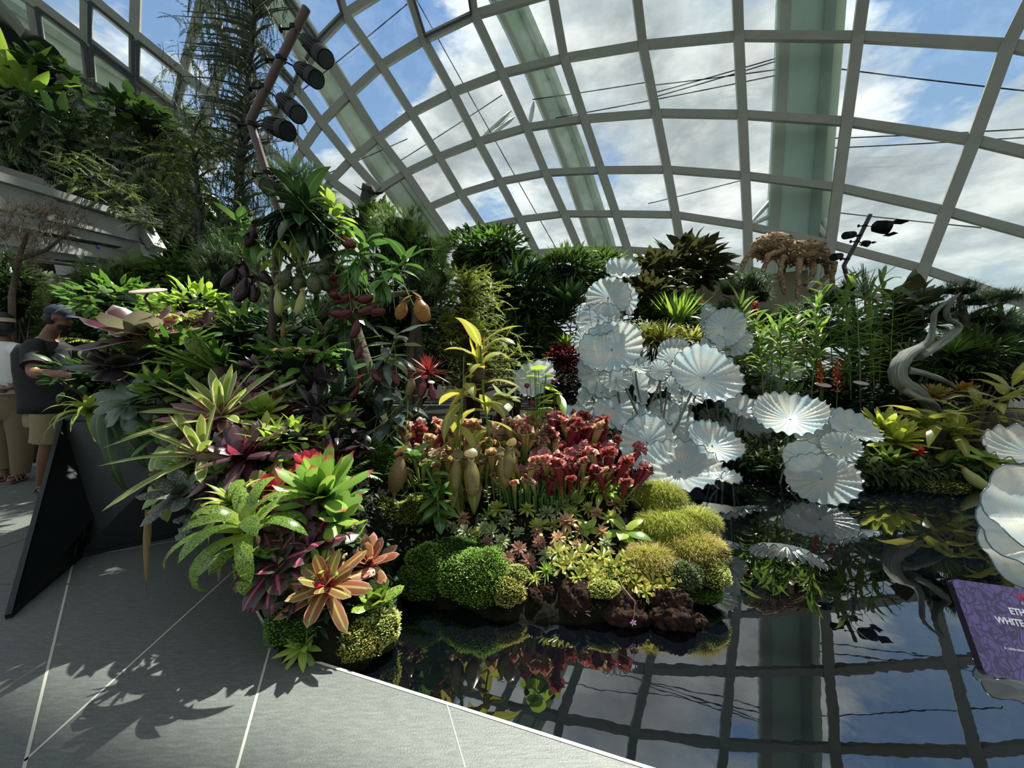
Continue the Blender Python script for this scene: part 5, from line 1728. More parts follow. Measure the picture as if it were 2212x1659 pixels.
nep_plant('hanging_pitcher_plant', 'lowest pitcher plant with serrated dark leaves beside the trumpet bed', P_(870, 865, 2.85), 18, R_(80, 2.85), R_(28, 2.85), MATS['nep_leaf_grey'],
          [('brown', P_(890, 815, 2.75), .13, .3, .0), ('red', P_(915, 820, 2.75), .13, 1.3, .1), ('red', P_(932, 830, 2.75), .12, 2.1, .1), ('dark', P_(765, 925, 2.6), .16, 2.6, .6), ('dark', P_(735, 945, 2.6), .16, 2.2, 1.0),
           ('dark', P_(785, 960, 2.6), .17, 1.2, .6), ('brown', P_(880, 950, 2.6), .14, 1.2, .0), ('dark', P_(765, 1000, 2.55), .14, .8, .9)],
          el=(-1.1, .6), droop=1.0, vine=[P_(820, 960, 2.8), P_(850, 900, 2.85), P_(880, 850, 2.85)])
nep_plant('hanging_pitcher_plant', 'deep green trailing leaves filling behind the wine-red pitchers', P_(740, 650, 3.25), 30, R_(90, 3.25), R_(26, 3.25), MATS['nep_leaf_dark'], [], el=(-1.3, .3), droop=.9,
          vine=[P_(760, 800, 3.3), P_(745, 700, 3.25), P_(750, 600, 3.2), P_(700, 540, 3.2)])
nep_plant('hanging_pitcher_plant', 'deep green trailing leaves behind the serrated lower plant', P_(790, 850, 3.1), 30, R_(90, 3.1), R_(28, 3.1), MATS['nep_leaf_dark'], [], el=(-1.3, .3), droop=.9,
          vine=[P_(800, 960, 3.1), P_(795, 880, 3.1), P_(800, 780, 3.1)])
r = rosette('hanging_pitcher', 'single small amber pitcher lit from behind beside the brown pole', 'pitcher', P_(612, 685, 2.9), 3, .05, .015, MATS['nep_leaf_green'], el=(0, .8), tilt=0, stub=True)
clone(TPL['yellow'], r, (0, 0, -.16), Quaternion((1, 0, 0), 0), (.05, .05, .13))
# basket and leaning trunk that carry the plants
bk = empty('hanging_basket', P_(655, 500, 3.1), 'dark rounded basket of roots carrying the pitcher plants', 'basket')
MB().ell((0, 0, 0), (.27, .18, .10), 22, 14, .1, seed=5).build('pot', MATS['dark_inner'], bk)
n = 260
d = sphere_dirs(n, -1, .6)
MB().leaves(d * (.27, .18, .11), np.arctan2(d[:, 1], d[:, 0]), U(-1.2, .3, n), U(.05, .18, n), U(.01, .03, n), .9, 4, 'lance').build('roots', MATS['green_deep'], bk)
MB().tube([(-.24, 0, .06), (0, -.14, .08), (.24, 0, .06), (.16, .12, .06), (-.16, .12, .06), (-.24, 0, .06)], .014, 6).build('rim', MATS['stem_brown'], bk)
tr = empty('dead_trunk', Vector((P_(800, 800, 3.4).x, 3.4, .4)), 'leaning grey-brown trunk behind the hanging pitcher plants', 'tree trunk')
o = MB()
pp = [P_(830, 1000, 3.4), P_(790, 820, 3.4), P_(755, 700, 3.4), P_(735, 600, 3.35), P_(690, 520, 3.25), P_(655, 500, 3.2)]
o.tube([q - tr.location for q in pp], [.12, .1, .085, .07, .06, .04], 10)
o.build('trunk', MATS['bark'], tr)
o = MB()
o.tube([q - tr.location for q in (P_(750, 690, 3.4), P_(830, 640, 3.35), P_(900, 628, 3.3))], [.045, .035, .006], 8)
o.build('branch', MATS['bark'], tr)
# red-bladed air plants beside the lowest pitchers
ros('spiky red-and-silver plant right of the lowest hanging pitchers', 925, 805, 3.0, 34, 62, 6, 'red_leaf', name='air_plant', cat='air plant', el=(-.2, 1.4), droop=.3, prof='blade', tilt=.3, bed=None)
# ================================================================== white glass flowers
def whiteglass(name, clear=.12, warm=0.0):
    m, N = mat_base(name)
    uv = N.n('ShaderNodeUVMap')
    sep = N.n('ShaderNodeSeparateXYZ', i_0=uv.outputs[0])
    u, v = sep.outputs[0], sep.outputs[1]            # u angle, v radius
    oc = N.n('ShaderNodeTexCoord').outputs['Object']
    rings = N.math('SINE', N.math('MULTIPLY', v, 120.0))
    rays_ = N.math('SINE', N.math('MULTIPLY', u, 2 * PI * 38))
    cb = N.math('MULTIPLY', N.ramp(rings, [(0.1, 0.0), (0.9, 1.0)]), N.ramp(rays_, [(0.1, 0.0), (0.9, 1.0)]))
    ns = N.noise(oc, 5.0, 3.0, 0.5)
    # clear streaks between the milky ribs, towards the centre
    cen = N.ramp(v, [(0.05, 0.3), (0.25, 1.0), (0.62, 0.25), (0.9, 0.0)])
    cl = N.math('MULTIPLY', N.math('MULTIPLY', cen, N.ramp(ns, [(0.42, 0.0), (0.6, 1.0)])), cb)
    c = N.mix(N.ramp(ns, [(0.3, 0.0), (0.7, 1.0)]), (0.40, 0.55, 0.62, 1), (0.74, 0.71, 0.60, 1))
    c = N.mix(N.math('MULTIPLY', cb, .25), c, (0.42, 0.52, 0.56, 1))
    df = N.n('ShaderNodeBsdfPrincipled', i_Roughness=0.22)
    df.inputs['Specular IOR Level'].default_value = .5
    N.put(df.inputs['Base Color'], c)
    tr = N.n('ShaderNodeBsdfTranslucent')
    N.put(tr.inputs[0], c)
    m1 = N.n('ShaderNodeMixShader')
    m1.inputs[0].default_value = .42
    N.put(m1.inputs[1], df.outputs[0])
    N.put(m1.inputs[2], tr.outputs[0])
    tp = N.n('ShaderNodeBsdfTransparent', i_0=(0.92, 0.97, 1, 1))
    m2 = N.n('ShaderNodeMixShader')
    N.put(m2.inputs[0], N.math('ADD', clear, N.math('MULTIPLY', cl, .6), True))
    N.put(m2.inputs[1], m1.outputs[0])
    N.put(m2.inputs[2], tp.outputs[0])
    o = N.n('ShaderNodeOutputMaterial')
    N.put(o.inputs[0], m2.outputs[0])
    return m


MG = {'w': whiteglass('milky_glass', .10), 'c': whiteglass('clearer_glass', .34), 'f': whiteglass('frosted_glass', .0)}
m_rimg = plain('grey_glass_lip', '#5c6670', .25)
m_stem = plain('grey_steel_stem', '#6a6c68', .4, .5)
camP = Vector((0, 0, CAMZ))


def plate(label, u, v, rx, ratio, rot, D, kind='w', lobes=18, ruf=.07, cup=.22, base=None, side=1, seed=0, skew=0.0, stem=True, sag=0.0, group=None, off=.0):
    """ruffled glass bowl; (u, v) disc centre in the photo, rx half width, ratio short/long axis, rot image angle of the short axis"""
    q = np.random.RandomState(seed * 7 + lobes)
    c = at(u, v, D)
    toC = (camP - c).normalized()
    right = Vector((1, 0, 0))
    up = Vector((0, 0, 1))
    # image plane axes
    a = math.radians(rot)
    minor = (right * math.cos(a) + up * math.sin(a))
    minor = (minor - toC * minor.dot(toC)).normalized()
    tilt = math.acos(max(.12, min(1, ratio)))
    n = (toC * math.cos(tilt) + minor * math.sin(tilt) * side).normalized()
    ax = minor.cross(toC).normalized()
    ay = n.cross(ax).normalized()
    R = rx / F * D * (1 / math.sqrt(1 + ((u - CX) / F) ** 2)) ** .5
    ang = np.linspace(0, 2 * PI, lobes * 6 + 1)
    rr = np.linspace(0.03, 1, 18)
    A, S = np.meshgrid(ang, rr)
    ph = q.rand(4) * 6
    big = (.10 * np.sin(2 * A + ph[0]) + .06 * np.sin(3 * A + ph[1])) * S ** 1.5
    wob = lobes * A + .35 * np.sin(2 * A + ph[2])
    rad = R * S * (1 + .05 * np.sin(2 * A + ph[3]) * S + .035 * np.sin(wob) * S ** 3)
    h = R * (cup * S ** 2 - cup * .4 + big * .7 + ruf * np.sin(wob + PI / 2) * (.15 + .85 * S ** 1.6) * S + .012 * np.sin(S * 60) * S)
    h = h + R * sag * S ** 2 * np.sin(A) ** 2
    X, Y = rad * np.cos(A), rad * np.sin(A)
    V = X[..., None] * np.array(ax) + Y[..., None] * np.array(ay) + h[..., None] * np.array(n)
    nr, na = A.shape
    idx = np.arange(nr * na).reshape(nr, na)
    f = np.stack([idx[:-1, :-1], idx[1:, :-1], idx[1:, 1:], idx[:-1, 1:]], -1).reshape(-1, 4)
    root = empty('glass_flower', c, label, 'glass flower', group)
    mb = MB()
    mb.add(V.reshape(-1, 3), f, np.stack([(A / (2 * PI)).ravel(), S.ravel()], 1))
    # real thickness
    o = mb.build('glass_plate', MG[kind], root)
    rim = V[-1]
    o2 = MB().tube(rim[::1], .0028 + R * .004, 5, cap=False).build('lip', m_rimg, o)
    hub = V[0].mean(0)
    MB().tube([hub + np.array(n) * .008 * 1, hub - np.array(n) * .03], R * .035, 10).build('hub', m_stem, root)
    if stem:
        H = Vector(hub) - n * .03
        if base is None:
            B = Vector((c.x, c.y + .15, WZ - .02)) - c
        else:
            B = Vector(base) - c
        m1_ = H - n * min(.3, R)
        pts = []
        for k in range(12):
            s = k / 11
            pts.append(H * (1 - s) ** 2 + (m1_ + (B - H) * .25) * 2 * s * (1 - s) + B * s * s)
        MB().tube(pts, .011, 8).build('stem', m_stem, root)
    return root


def gb(u, D, z=WZ - .02):
    return Vector(((u - CX) / F * D, D, z))


B1 = gb(1395, 4.7)
B2 = gb(1450, 4.2)
B3 = gb(1560, 6.3)
B4 = gb(1670, 6.3)
B5 = gb(1690, 4.4)
PL = [
    # label, u, v, rx, ratio, rot, D, kind, lobes, ruf, cup, base, side
    ('topmost glass flower, a small upturned bowl at the head of the tall sculpture', 1346, 585, 38, .55, 75, 4.9, 'f', 14, .09, .35, gb(1352, 4.95), 1),
    ('glass flower facing forward directly under the topmost bowl', 1314, 642, 46, .92, 80, 4.75, 'w', 18, .06, .15, B1, 1),
    ('narrow glass flower half hidden behind the second one from the top', 1356, 648, 34, .5, 10, 5.0, 'w', 14, .06, .2, B1, 1),
    ('glass flower with clear dark streaks, third down the tall sculpture', 1292, 690, 47, .75, 90, 4.6, 'c', 20, .05, .2, B1, 1),
    ('creamy glass flower peeping out left behind the streaked one', 1264, 735, 32, .85, 0, 4.75, 'w', 16, .06, .2, B1, 1),
    ('broad creamy fluted glass flower in the left of the tall sculpture', 1320, 752, 66, .86, 110, 4.35, 'w', 22, .05, .3, B1, 1),
    ('large pale glass flower behind and below the broad creamy fluted one', 1305, 800, 62, .9, 60, 4.6, 'w', 18, .06, .2, B1, 1),
    ('small ribbed glass flower with a bright hub under the broad creamy one', 1331, 815, 35, .95, 80, 4.3, 'c', 18, .06, .2, gb(1375, 4.4), 1),
    ('bluish half-turned glass flower right of the small ribbed one', 1376, 790, 30, .6, 60, 4.4, 'c', 14, .07, .3, B2, 1),
    ('tall narrow cream glass flower seen edge-on in the sculpture middle', 1381, 838, 42, .42, 5, 4.45, 'w', 12, .06, .2, B2, 1),
    ('glass flower at the top of the middle group, bluish behind', 1455, 758, 34, .8, 90, 4.7, 'c', 20, .05, .2, B2, 1),
    ('cream glass flower with fine pleats in front of the bluish one', 1452, 778, 32, .9, 90, 4.5, 'w', 20, .05, .2, B2, 1),
    ('small pale blue glass flower with dark hub, centre of the sculpture', 1424, 800, 25, .9, 80, 4.4, 'w', 18, .05, .2, B2, 1),
    ('pale blue glass flower below the small dark-hubbed one', 1415, 828, 28, .8, 90, 4.6, 'w', 12, .05, .2, B2, 1),
    ('little upright ruffled glass flower seen from the side beside the largest fan', 1454, 842, 30, .4, 15, 4.25, 'w', 14, .08, .2, B2, 1),
    ('largest fan-like glass flower spreading right at the sculpture centre', 1524, 812, 74, .8, 50, 4.15, 'w', 20, .05, .35, B2, 1),
    ('clear silvery glass flower under the largest fan', 1490, 850, 42, .75, 100, 4.4, 'c', 16, .06, .2, B2, 1),
    ('clear glass flower with reflections behind the largest fan', 1478, 808, 36, .9, 80, 4.45, 'c', 18, .06, .2, B2, 1),
    ('round matt glass flower with a dark hub at lower left', 1325, 882, 45, .95, 80, 4.4, 'f', 16, .05, .15, B1, 1),
    ('larger matt glass flower behind the round one at lower left', 1300, 868, 54, .95, 80, 4.6, 'f', 14, .05, .15, B1, 1),
    ('small folded white glass flower at the far lower left of the sculpture', 1270, 852, 32, .55, 150, 4.6, 'w', 12, .06, .3, B1, 1),
    ('cream glass flower below the round matt one, mostly covered', 1362, 905, 42, .85, 80, 4.35, 'w', 14, .05, .2, B2, 1),
    ('clear-centred glass flower low in the middle group', 1436, 888, 34, .8, 90, 4.4, 'c', 18, .06, .2, B2, 1),
    ('pale cream glass flower behind the two grey stems', 1452, 915, 50, .95, 60, 4.35, 'w', 14, .05, .2, B2, 1),
    ('wide glass flower with blue and cream flutes left of the front bowl', 1398, 955, 62, .95, 80, 4.0, 'w', 18, .05, .15, gb(1400, 4.0), 1),
    ('largest front glass bowl with clear streaked centre by the red trumpets', 1470, 1012, 82, .70, 80, 3.65, 'c', 18, .07, .35, gb(1445, 3.7), 1),
    ('slanting white glass bowl right of the front streaked one', 1542, 958, 62, .62, 55, 4.0, 'f', 20, .07, .35, gb(1560, 4.2), 1),
    ('flat glass flower seen nearly edge-on behind the front bowl', 1560, 1030, 42, .38, 90, 4.1, 'f', 14, .08, .2, gb(1570, 4.2), 1),
    ('pleated greenish-clear glass flower right of the slanting bowl', 1610, 925, 50, .86, 80, 6.3, 'c', 20, .05, .2, B3, 1),
    ('dull clear glass flower partly behind the pleated greenish one', 1553, 905, 42, .9, 70, 6.5, 'c', 18, .06, .2, B3, 1),
    ('leaning white glass flower between the largest fan and the big flat bowl', 1605, 883, 52, .45, 60, 5.6, 'w', 18, .07, .3, gb(1595, 5.6), 1),
    ('big flat white glass bowl, widest at the sculpture right', 1707, 898, 80, .60, 88, 4.4, 'f', 22, .06, .3, B5, 1),
    ('blue-tinted glass flower behind and right of the big flat bowl', 1765, 940, 44, .8, 120, 4.7, 'w', 18, .05, .2, gb(1740, 4.5), 1),
    ('evenly pleated round glass flower above the rippled plate', 1817, 965, 41, .92, 90, 4.3, 'w', 22, .05, .2, gb(1770, 4.3), 1),
    ('long leaning glass flower at the far right of the sculpture', 1842, 925, 60, .5, 55, 4.5, 'w', 16, .07, .3, gb(1790, 4.5), 1),
    ('plain frosted glass flower tucked left of the rippled plate', 1733, 987, 42, .85, 120, 4.15, 'f', 14, .05, .2, gb(1700, 4.2), 1),
    ('large rippled glass plate standing on the water', 1775, 1033, 72, .90, 88, 3.85, 'c', 20, .05, .12, gb(1700, 3.8), 1),
    ('big glass flower of the back group facing forward by the beige wall', 1566, 708, 46, .88, 20, 5.7, 'w', 20, .05, .15, gb(1560, 5.8), 1),
    ('glass flower seen from the side left of the back group', 1532, 702, 46, .42, 15, 5.8, 'c', 16, .07, .2, gb(1560, 5.8), 1),
    ('small white glass flower low in the back group', 1540, 742, 26, .8, 90, 5.65, 'w', 12, .07, .2, gb(1560, 5.8), 1),
    ('pale glass flower behind and below the back group', 1582, 738, 40, .9, 60, 5.9, 'w', 16, .05, .2, gb(1560, 5.8), 1),
    ('round glass flower with dark hub, left of the three above the big flat bowl', 1658, 822, 37, .95, 80, 6.7, 'w', 20, .05, .15, B4, 1),
    ('folded white glass flower, top right of the three above the big flat bowl', 1686, 802, 46, .5, 60, 6.6, 'f', 16, .07, .35, B4, 1),
    ('pale glass flower, hindmost of the three above the big flat bowl', 1655, 800, 32, .9, 70, 6.9, 'w', 16, .05, .2, B4, 1),
    ('lone white glass flower behind the lime round leaves', 1157, 818, 44, .85, 120, 4.6, 'f', 14, .05, .3, gb(1160, 4.6, 0), 1),
    ('small white glass flower just above the crimson trumpets', 1245, 902, 32, .8, 90, 4.3, 'f', 12, .1, .3, gb(1250, 4.35), 1),
]
for k, p in enumerate(PL):
    plate(p[0], p[1], p[2], p[3], p[4], p[5], p[6], p[7], p[8], p[9], p[10], p[11], p[12], seed=k)
# near ones at the right edge of the picture
plate('feathered white glass flower entering at the right above the stacked plates', 2235, 975, 95, .55, 80, 2.6, 'c', 16, .1, .3, gb(2290, 2.7), 1, seed=61)
plate('uppermost of three huge wavy glass plates at the right edge', 2320, 1105, 175, .75, 100, 2.05, 'w', 8, .08, .2, gb(2330, 2.1), 1, seed=62)
plate('middle of three huge wavy glass plates at the right edge', 2310, 1145, 178, .8, 110, 2.15, 'f', 9, .08, .2, gb(2330, 2.2), 1, seed=63)
plate('lowest of three huge wavy glass plates at the right edge', 2300, 1200, 165, .8, 80, 2.25, 'w', 8, .08, .2, gb(2330, 2.3), 1, seed=64)
# the two plain bars that cross in the tall sculpture's middle
for k, (a, b, D, lab) in enumerate((((1352, 838), (1410, 975), 4.2, 'left steel stem leaning through the sculpture centre'), ((1497, 842), (1430, 980), 4.1, 'thick curved steel stem right of the leaning one'),
                                    ((1428, 822), (1388, 905), 4.5, 'short steel stem behind the sculpture centre'), ((1592, 895), (1575, 1000), 5.4, 'steel stem below the leaning white glass flower'))):
    A, B = at(*a, D), at(*b, D)
    e = B + (B - A) * .2
    e = Vector((e.x, e.y + .05, WZ - .02))
    o = MB().tube([Vector((0, 0, 0)), (B - A) * .5 + Vector((.01, 0, 0)), B - A, e - A], .014, 8).build('sculpture_stem', m_stem)
    o.location = A
    tag(o, lab, 'metal stem')

# ================================================================== purple sign at the lower right
def signmat():
    m, N = mat_base('purple_printed_sign')
    uv = N.n('ShaderNodeTexCoord').outputs['Object']
    ns = N.n('ShaderNodeTexNoise')
    N.put(ns.inputs['Vector'], uv)
    ns.inputs['Scale'].default_value = 40
    ns.inputs['Detail'].default_value = 0
    vo = N.n('ShaderNodeTexVoronoi', feature='DISTANCE_TO_EDGE')
    vo.inputs['Scale'].default_value = 85
    mp = N.n('ShaderNodeMapping')
    mp.inputs['Scale'].default_value = (1, .55, 1)
    mp.inputs['Rotation'].default_value = (0, 0, .6)
    add = N.n('ShaderNodeVectorMath', operation='MULTIPLY_ADD')
    N.put(add.inputs[0], ns.outputs['Color'])
    add.inputs[1].default_value = (.03, .03, 0)
    N.put(add.inputs[2], uv)
    N.put(mp.inputs['Vector'], add.outputs[0])
    N.put(vo.inputs['Vector'], mp.outputs[0])
    f = N.ramp(vo.outputs['Distance'], [(0.08, 0.0), (0.13, 1.0)])
    c = N.mix(f, srgb('#46395f'), srgb('#66578f'))
    bs = N.n('ShaderNodeBsdfPrincipled', i_Roughness=.3)
    N.put(bs.inputs['Base Color'], c)
    o = N.n('ShaderNodeOutputMaterial')
    N.put(o.inputs[0], bs.outputs[0])
    return m


# sign corners: sampled from the photograph, board leans back like a lectern
SD1, SD2 = 1.02, .90
TL, BL = at(2054, 1250, SD1), at(2130, 1462, SD2)
TRp = at(2212, 1272, SD1 - .015)
xax = (TRp - TL).normalized()
vax = (TL - BL)
vax = (vax - xax * vax.dot(xax)).normalized()
zax = xax.cross(vax).normalized()
Hs = (TL - BL).length * .98
Wd = .42
sg = empty('sign', TL, 'purple leaf-patterned information board with white lettering at the lower right edge', 'sign')
sg.rotation_mode = 'QUATERNION'
sg.rotation_quaternion = Matrix((xax, vax, zax)).transposed().to_quaternion()
skew = (BL - TL).dot(xax)


def rounded(w, h, r, z0, z1, name, mat, dx=0.0):
    pts = []
    for cx_, cy_, a0 in ((w - r, -r, 0), (r, -r, 90), (r, -h + r, 180), (w - r, -h + r, 270)):
        for k in range(7):
            a = math.radians(a0 + k * 15)
            x, y = cx_ + r * math.cos(a), cy_ + r * math.sin(a)
            pts.append((x + skew * (-y / h), y))
    n = len(pts)
    me = bpy.data.meshes.new(name)
    me.from_pydata([(x, y, z1) for x, y in pts] + [(x, y, z0) for x, y in pts], [],
                   [tuple(range(n)), tuple(range(2 * n - 1, n - 1, -1))] + [(k, k + n, (k + 1) % n + n, (k + 1) % n) for k in range(n)])
    me.materials.append(mat)
    o = bpy.data.objects.new(name, me)
    col.objects.link(o)
    o.parent = sg
    return o


rounded(Wd, Hs, .014, -.016, 0, 'board', plain('dark_purple_edge', '#231a33', .3))
rounded(Wd, Hs, .012, .0004, .0012, 'printed_face', signmat())


def text(s, x, y, size, mat, shear=0.0, bold=.0):
    cu = bpy.data.curves.new('lettering', 'FONT')
    cu.body = s
    cu.size = size
    cu.extrude = .0004
    cu.offset = bold
    cu.align_x = 'LEFT'
    t = bpy.data.objects.new('tmp_text', cu)
    col.objects.link(t)
    bpy.context.view_layer.update()
    me = bpy.data.meshes.new_from_object(t.evaluated_get(bpy.context.evaluated_depsgraph_get()))
    bpy.data.objects.remove(t)
    me.materials.clear()
    me.materials.append(mat)
    o = bpy.data.objects.new('lettering', me)
    col.objects.link(o)
    o.parent = sg
    o.location = (x, y, .0022)
    return o


m_let = plain('white_lettering', '#f2f2f2', .5)
toS = lambda u, v: None


def on_sign(u, v):
    """where the view ray of a photo point meets the sign face"""
    d = Vector(ray(u, v))
    t = (TL - camP).dot(zax) / d.dot(zax)
    p = camP + d * t - TL
    return p.dot(xax), p.dot(vax)


x, y = on_sign(2181, 1326)
text('ETH', x, y, .021, m_let, bold=.0006)
x, y = on_sign(2152, 1345)
text('WHITE', x, y, .021, m_let, bold=.0006)
x, y = on_sign(2168, 1402)
text('A celebration', x, y, .0085, m_let)
x, y = on_sign(2206, 1306)
text('G', x, y, .009, m_let)
mb = MB()
x, y = on_sign(2208, 1297)
mb.leaves([(x, y, .0015)] * 3, [.3, 1.2, 2.2], 0, .02, .01, 0, 4, 'ovate', 0)
mb.build('red_flower_mark', plain('sign_red', '#b02440', .5), sg)
gp = Vector((TL.x + .42, TL.y + .02, 0))
mb = MB()
mb.tube([gp - Vector((0, 0, .02)), Vector((gp.x, gp.y, .4)), TL + xax * .4 + vax * -.12 - zax * .016], .02, 10)
o = mb.build('post', m_blk, sg)
o.parent = None
bpy.context.view_layer.update()
o.parent = sg
o.matrix_parent_inverse = sg.matrix_world.inverted()
slab([(gp.x - .15, gp.y - .12), (gp.x + .6, gp.y - .12), (gp.x + .6, gp.y + .12), (gp.x - .15, gp.y + .12)], -.5, 0, 'floor_2', m_floor, 'grey stone footing of the sign', 'structure')
# ================================================================== planting behind
L_('cypress_dark', '#38483a', '#56654c', trans=.3, rough=.5, spec=.3)
L_('cypress_green', '#3a5228', '#66803c', trans=.4, rough=.5, spec=.3)
L_('thuja_lime', '#6a8826', '#a0b43a', trans=.45, rough=.5, spec=.3)
L_('pine_needle', '#2c4a2c', '#4f6e40', trans=.3, rough=.45)
L_('needle_fresh', '#3c6a28', '#7a9c44', trans=.35, rough=.45)
L_('hedge_leaf', '#2c4c1e', '#557a2c', trans=.4)
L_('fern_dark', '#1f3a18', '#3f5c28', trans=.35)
L_('blade_dark', '#1e3a20', '#3c5c2c', trans=.35, rough=.35)
L_('blade_fresh', '#5a8a22', '#93b434', trans=.5, rough=.3)
L_('ginger_leaf', '#3c6826', '#80a244', trans=.5, rough=.42, spec=.3)
L_('yellow_grass', '#5c7426', '#9a9c3c', trans=.5, rough=.35)
L_('magnolia_leaf', '#22401c', '#44602c', trans=.3, rough=.3, back='#4a4a2a')
L_('silver_hedge', '#6c7c68', '#a4b09c', trans=.3, rough=.2)
L_('twig_brown', '#6a5c48', '#8f8068', trans=.2)
L_('coleus_red', '#5a1c24', '#8a3038', trans=.4)
L_('brom_lime', '#93aa28', '#c0cc3c', tip='#d0d060', trans=.5)
L_('brom_amber', '#a8602c', '#8a8a34', trans=.45)
L_('flower_red', '#d0351c', '#b82a1c', trans=.35)
L_('pink_bloom', '#c878a0', '#d898b8', trans=.35)

# ---- green planted rock wall at the upper left
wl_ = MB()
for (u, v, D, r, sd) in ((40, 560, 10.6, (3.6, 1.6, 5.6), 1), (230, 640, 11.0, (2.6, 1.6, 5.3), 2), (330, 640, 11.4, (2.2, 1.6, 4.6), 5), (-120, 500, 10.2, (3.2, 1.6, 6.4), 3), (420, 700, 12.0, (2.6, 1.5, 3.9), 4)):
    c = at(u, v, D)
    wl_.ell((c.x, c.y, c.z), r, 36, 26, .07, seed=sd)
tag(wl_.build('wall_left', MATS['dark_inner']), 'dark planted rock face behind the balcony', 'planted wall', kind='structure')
k = 0
for row, (v0, v1) in enumerate(((190, 235), (240, 290), (290, 345), (345, 400), (400, 450))):
    for q in range(11):
        u = -30 + q * 42 + (row % 2) * 20
        v = v0 + (v1 - v0) * (.5 + .5 * math.sin(q * 2.1 + row)) + max(0, u - 120) * .22
        if v > 372 + u * .33 + 20:
            continue
        k += 1
        D = 8.9 + .15 * (k % 3)
        frondbush('fern', 'one of the dark green ferns clothing the rock face above the balcony', 'fern', at(u, v, D), 11, U(.55, .85), MATS['fern_dark'], el=(-.8, .9), droop=1.1, nl=15, ll=.16, lw=.05, group='ferns on the rock face', tilt=.9,
                  rach=.01)
for (u, v, n, L, lab) in ((15, 195, 12, 150, 'tall pale green blade-leaved plant at the top left corner'), (62, 205, 10, 110, 'shorter blade-leaved plant right of the tallest one at top left'), (130, 260, 9, 80, 'small arching blade plant on the crest of the fern wall'),
                          (90, 245, 5, 105, 'pale drooping blade leaves hanging over the fern wall')):
    D = 8.6
    ros(lab, u, v, D, n, L, 20, 'blade_fresh' if 'tall' in lab else 'blade_dark', name='blade_plant', cat='plant', el=(.3, 1.45) if 'droop' not in lab else (-.9, -.3), droop=.5, prof='lance', tilt=.1, bed=None, stub=False)
for (u, v, lab) in ((95, 160, 'round dark leaves beside the tall blades at top left'), (275, 250, 'round-leaved climber on the crest of the fern wall'), (330, 275, 'leafy climber at the right end of the fern wall crest')):
    bush('shrub', lab, 'shrub', at(u, v, 8.8), (.45, .4, .4), 60, .28, .24, MATS['green_dark'], 'ovate', stems=2)


def conifer(name, label, trunk, D, spans, n, L, mat, ll=.06, lw=.018, nl=18, droop=1.3, el=(-.9, .5), cat='tree', tr=.09, tmat='grey_bark', dd=.7, S=2, ang=.8):
    """tree with hanging feathery sprays: spans = [(v, umin, umax)] outline of the crown in the photo at depth D"""
    base = at(trunk[-1][0], trunk[-1][1], D)
    root = empty(name, base, label, cat)
    pts = [at(u, v, D) - base for u, v in trunk]
    m = len(pts)
    MB().tube(pts[::-1], [tr * (1 - .75 * k / (m - 1)) for k in range(m)], 8).build('trunk', MATS[tmat], root)
    vs = np.array([s[0] for s in spans], float)
    P = []
    tv = np.array([p[1] for p in trunk][::1], float)
    tu = np.array([p[0] for p in trunk][::1], float)
    mb = MB()
    for k in range(n):
        v = U(vs.min(), vs.max())
        a, b = np.interp(v, vs, [s[1] for s in spans]), np.interp(v, vs, [s[2] for s in spans])
        u = a + (b - a) * (.5 + .5 * np.clip(rs.randn() * .45, -1, 1))
        w = np.clip(1 - abs(2 * (u - a) / (b - a + 1e-6) - 1), 0, 1)
        p = at(u, v, D + U(-dd, dd) * (.3 + .7 * w))
        P.append(p - base)
        if k % 5 == 0:
            t0 = at(np.interp(v + 15, tv, tu), v + 25, D) - base
            q = P[-1]
            mb.tube([t0, t0.lerp(q, .5) + Vector((0, 0, .05)), q], [.02, .012, .004], 5)
    mb.build('branches', MATS[tmat], root)
    P = np.array([tuple(p) for p in P])
    mb = MB()
    az = U(0, 6.28, n)
    fronds(mb, P, az, U(el[0], el[1], n), L * U(.6, 1.2, n), droop * U(.5, 1.3, n), nl, ll, lw, ang, S=S, ldroop=.3, rachis=.006)
    mb.build('foliage', mat, root)
    return root


conifer('conifer', 'tall dark drooping conifer behind the brown lamp pole', [(560, -60), (548, 60), (535, 200), (522, 330), (515, 470), (510, 700)], 6.4,
        [(-60, 420, 640), (0, 390, 640), (80, 350, 650), (200, 340, 650), (300, 400, 640), (420, 430, 610), (560, 430, 600)], 1700, .34, MATS['cypress_dark'], ll=.045, lw=.011, nl=14, el=(-1.4, .2), droop=.9)
conifer('conifer', 'greener feathery conifer standing left of the tall dark one', [(420, 330), (430, 450), (440, 560), (440, 700)], 6.0,
        [(250, 370, 470), (330, 300, 520), (430, 270, 560), (520, 330, 580), (620, 340, 560)], 480, .42, MATS['cypress_green'], ll=.06, lw=.016, nl=14, droop=.9, el=(-.6, .7))
conifer('conifer', 'light feathery branches hanging in front of the fern wall over the balcony', [(330, 330), (260, 370), (180, 365), (330, 470)], 7.0,
        [(325, 110, 200), (370, 100, 300), (430, 180, 340), (480, 260, 350)], 170, .36, MATS['cypress_green'], ll=.055, lw=.016, nl=14, droop=.5, el=(-.5, .2), tr=.03)
conifer('cypress', 'bright yellow-green feathery cypress between the hanging pitchers and the glass', [(1010, 640), (1005, 720), (1000, 800), (1000, 900)], 4.9,
        [(585, 960, 1050), (640, 940, 1100), (690, 930, 1075), (740, 935, 1120), (790, 930, 1180), (835, 930, 1185)], 1300, .22, MATS['thuja_lime'], ll=.035, lw=.006, nl=16, droop=.6, el=(-.5, 1.0), dd=.5, tmat='bark', cat='shrub', tr=.05)
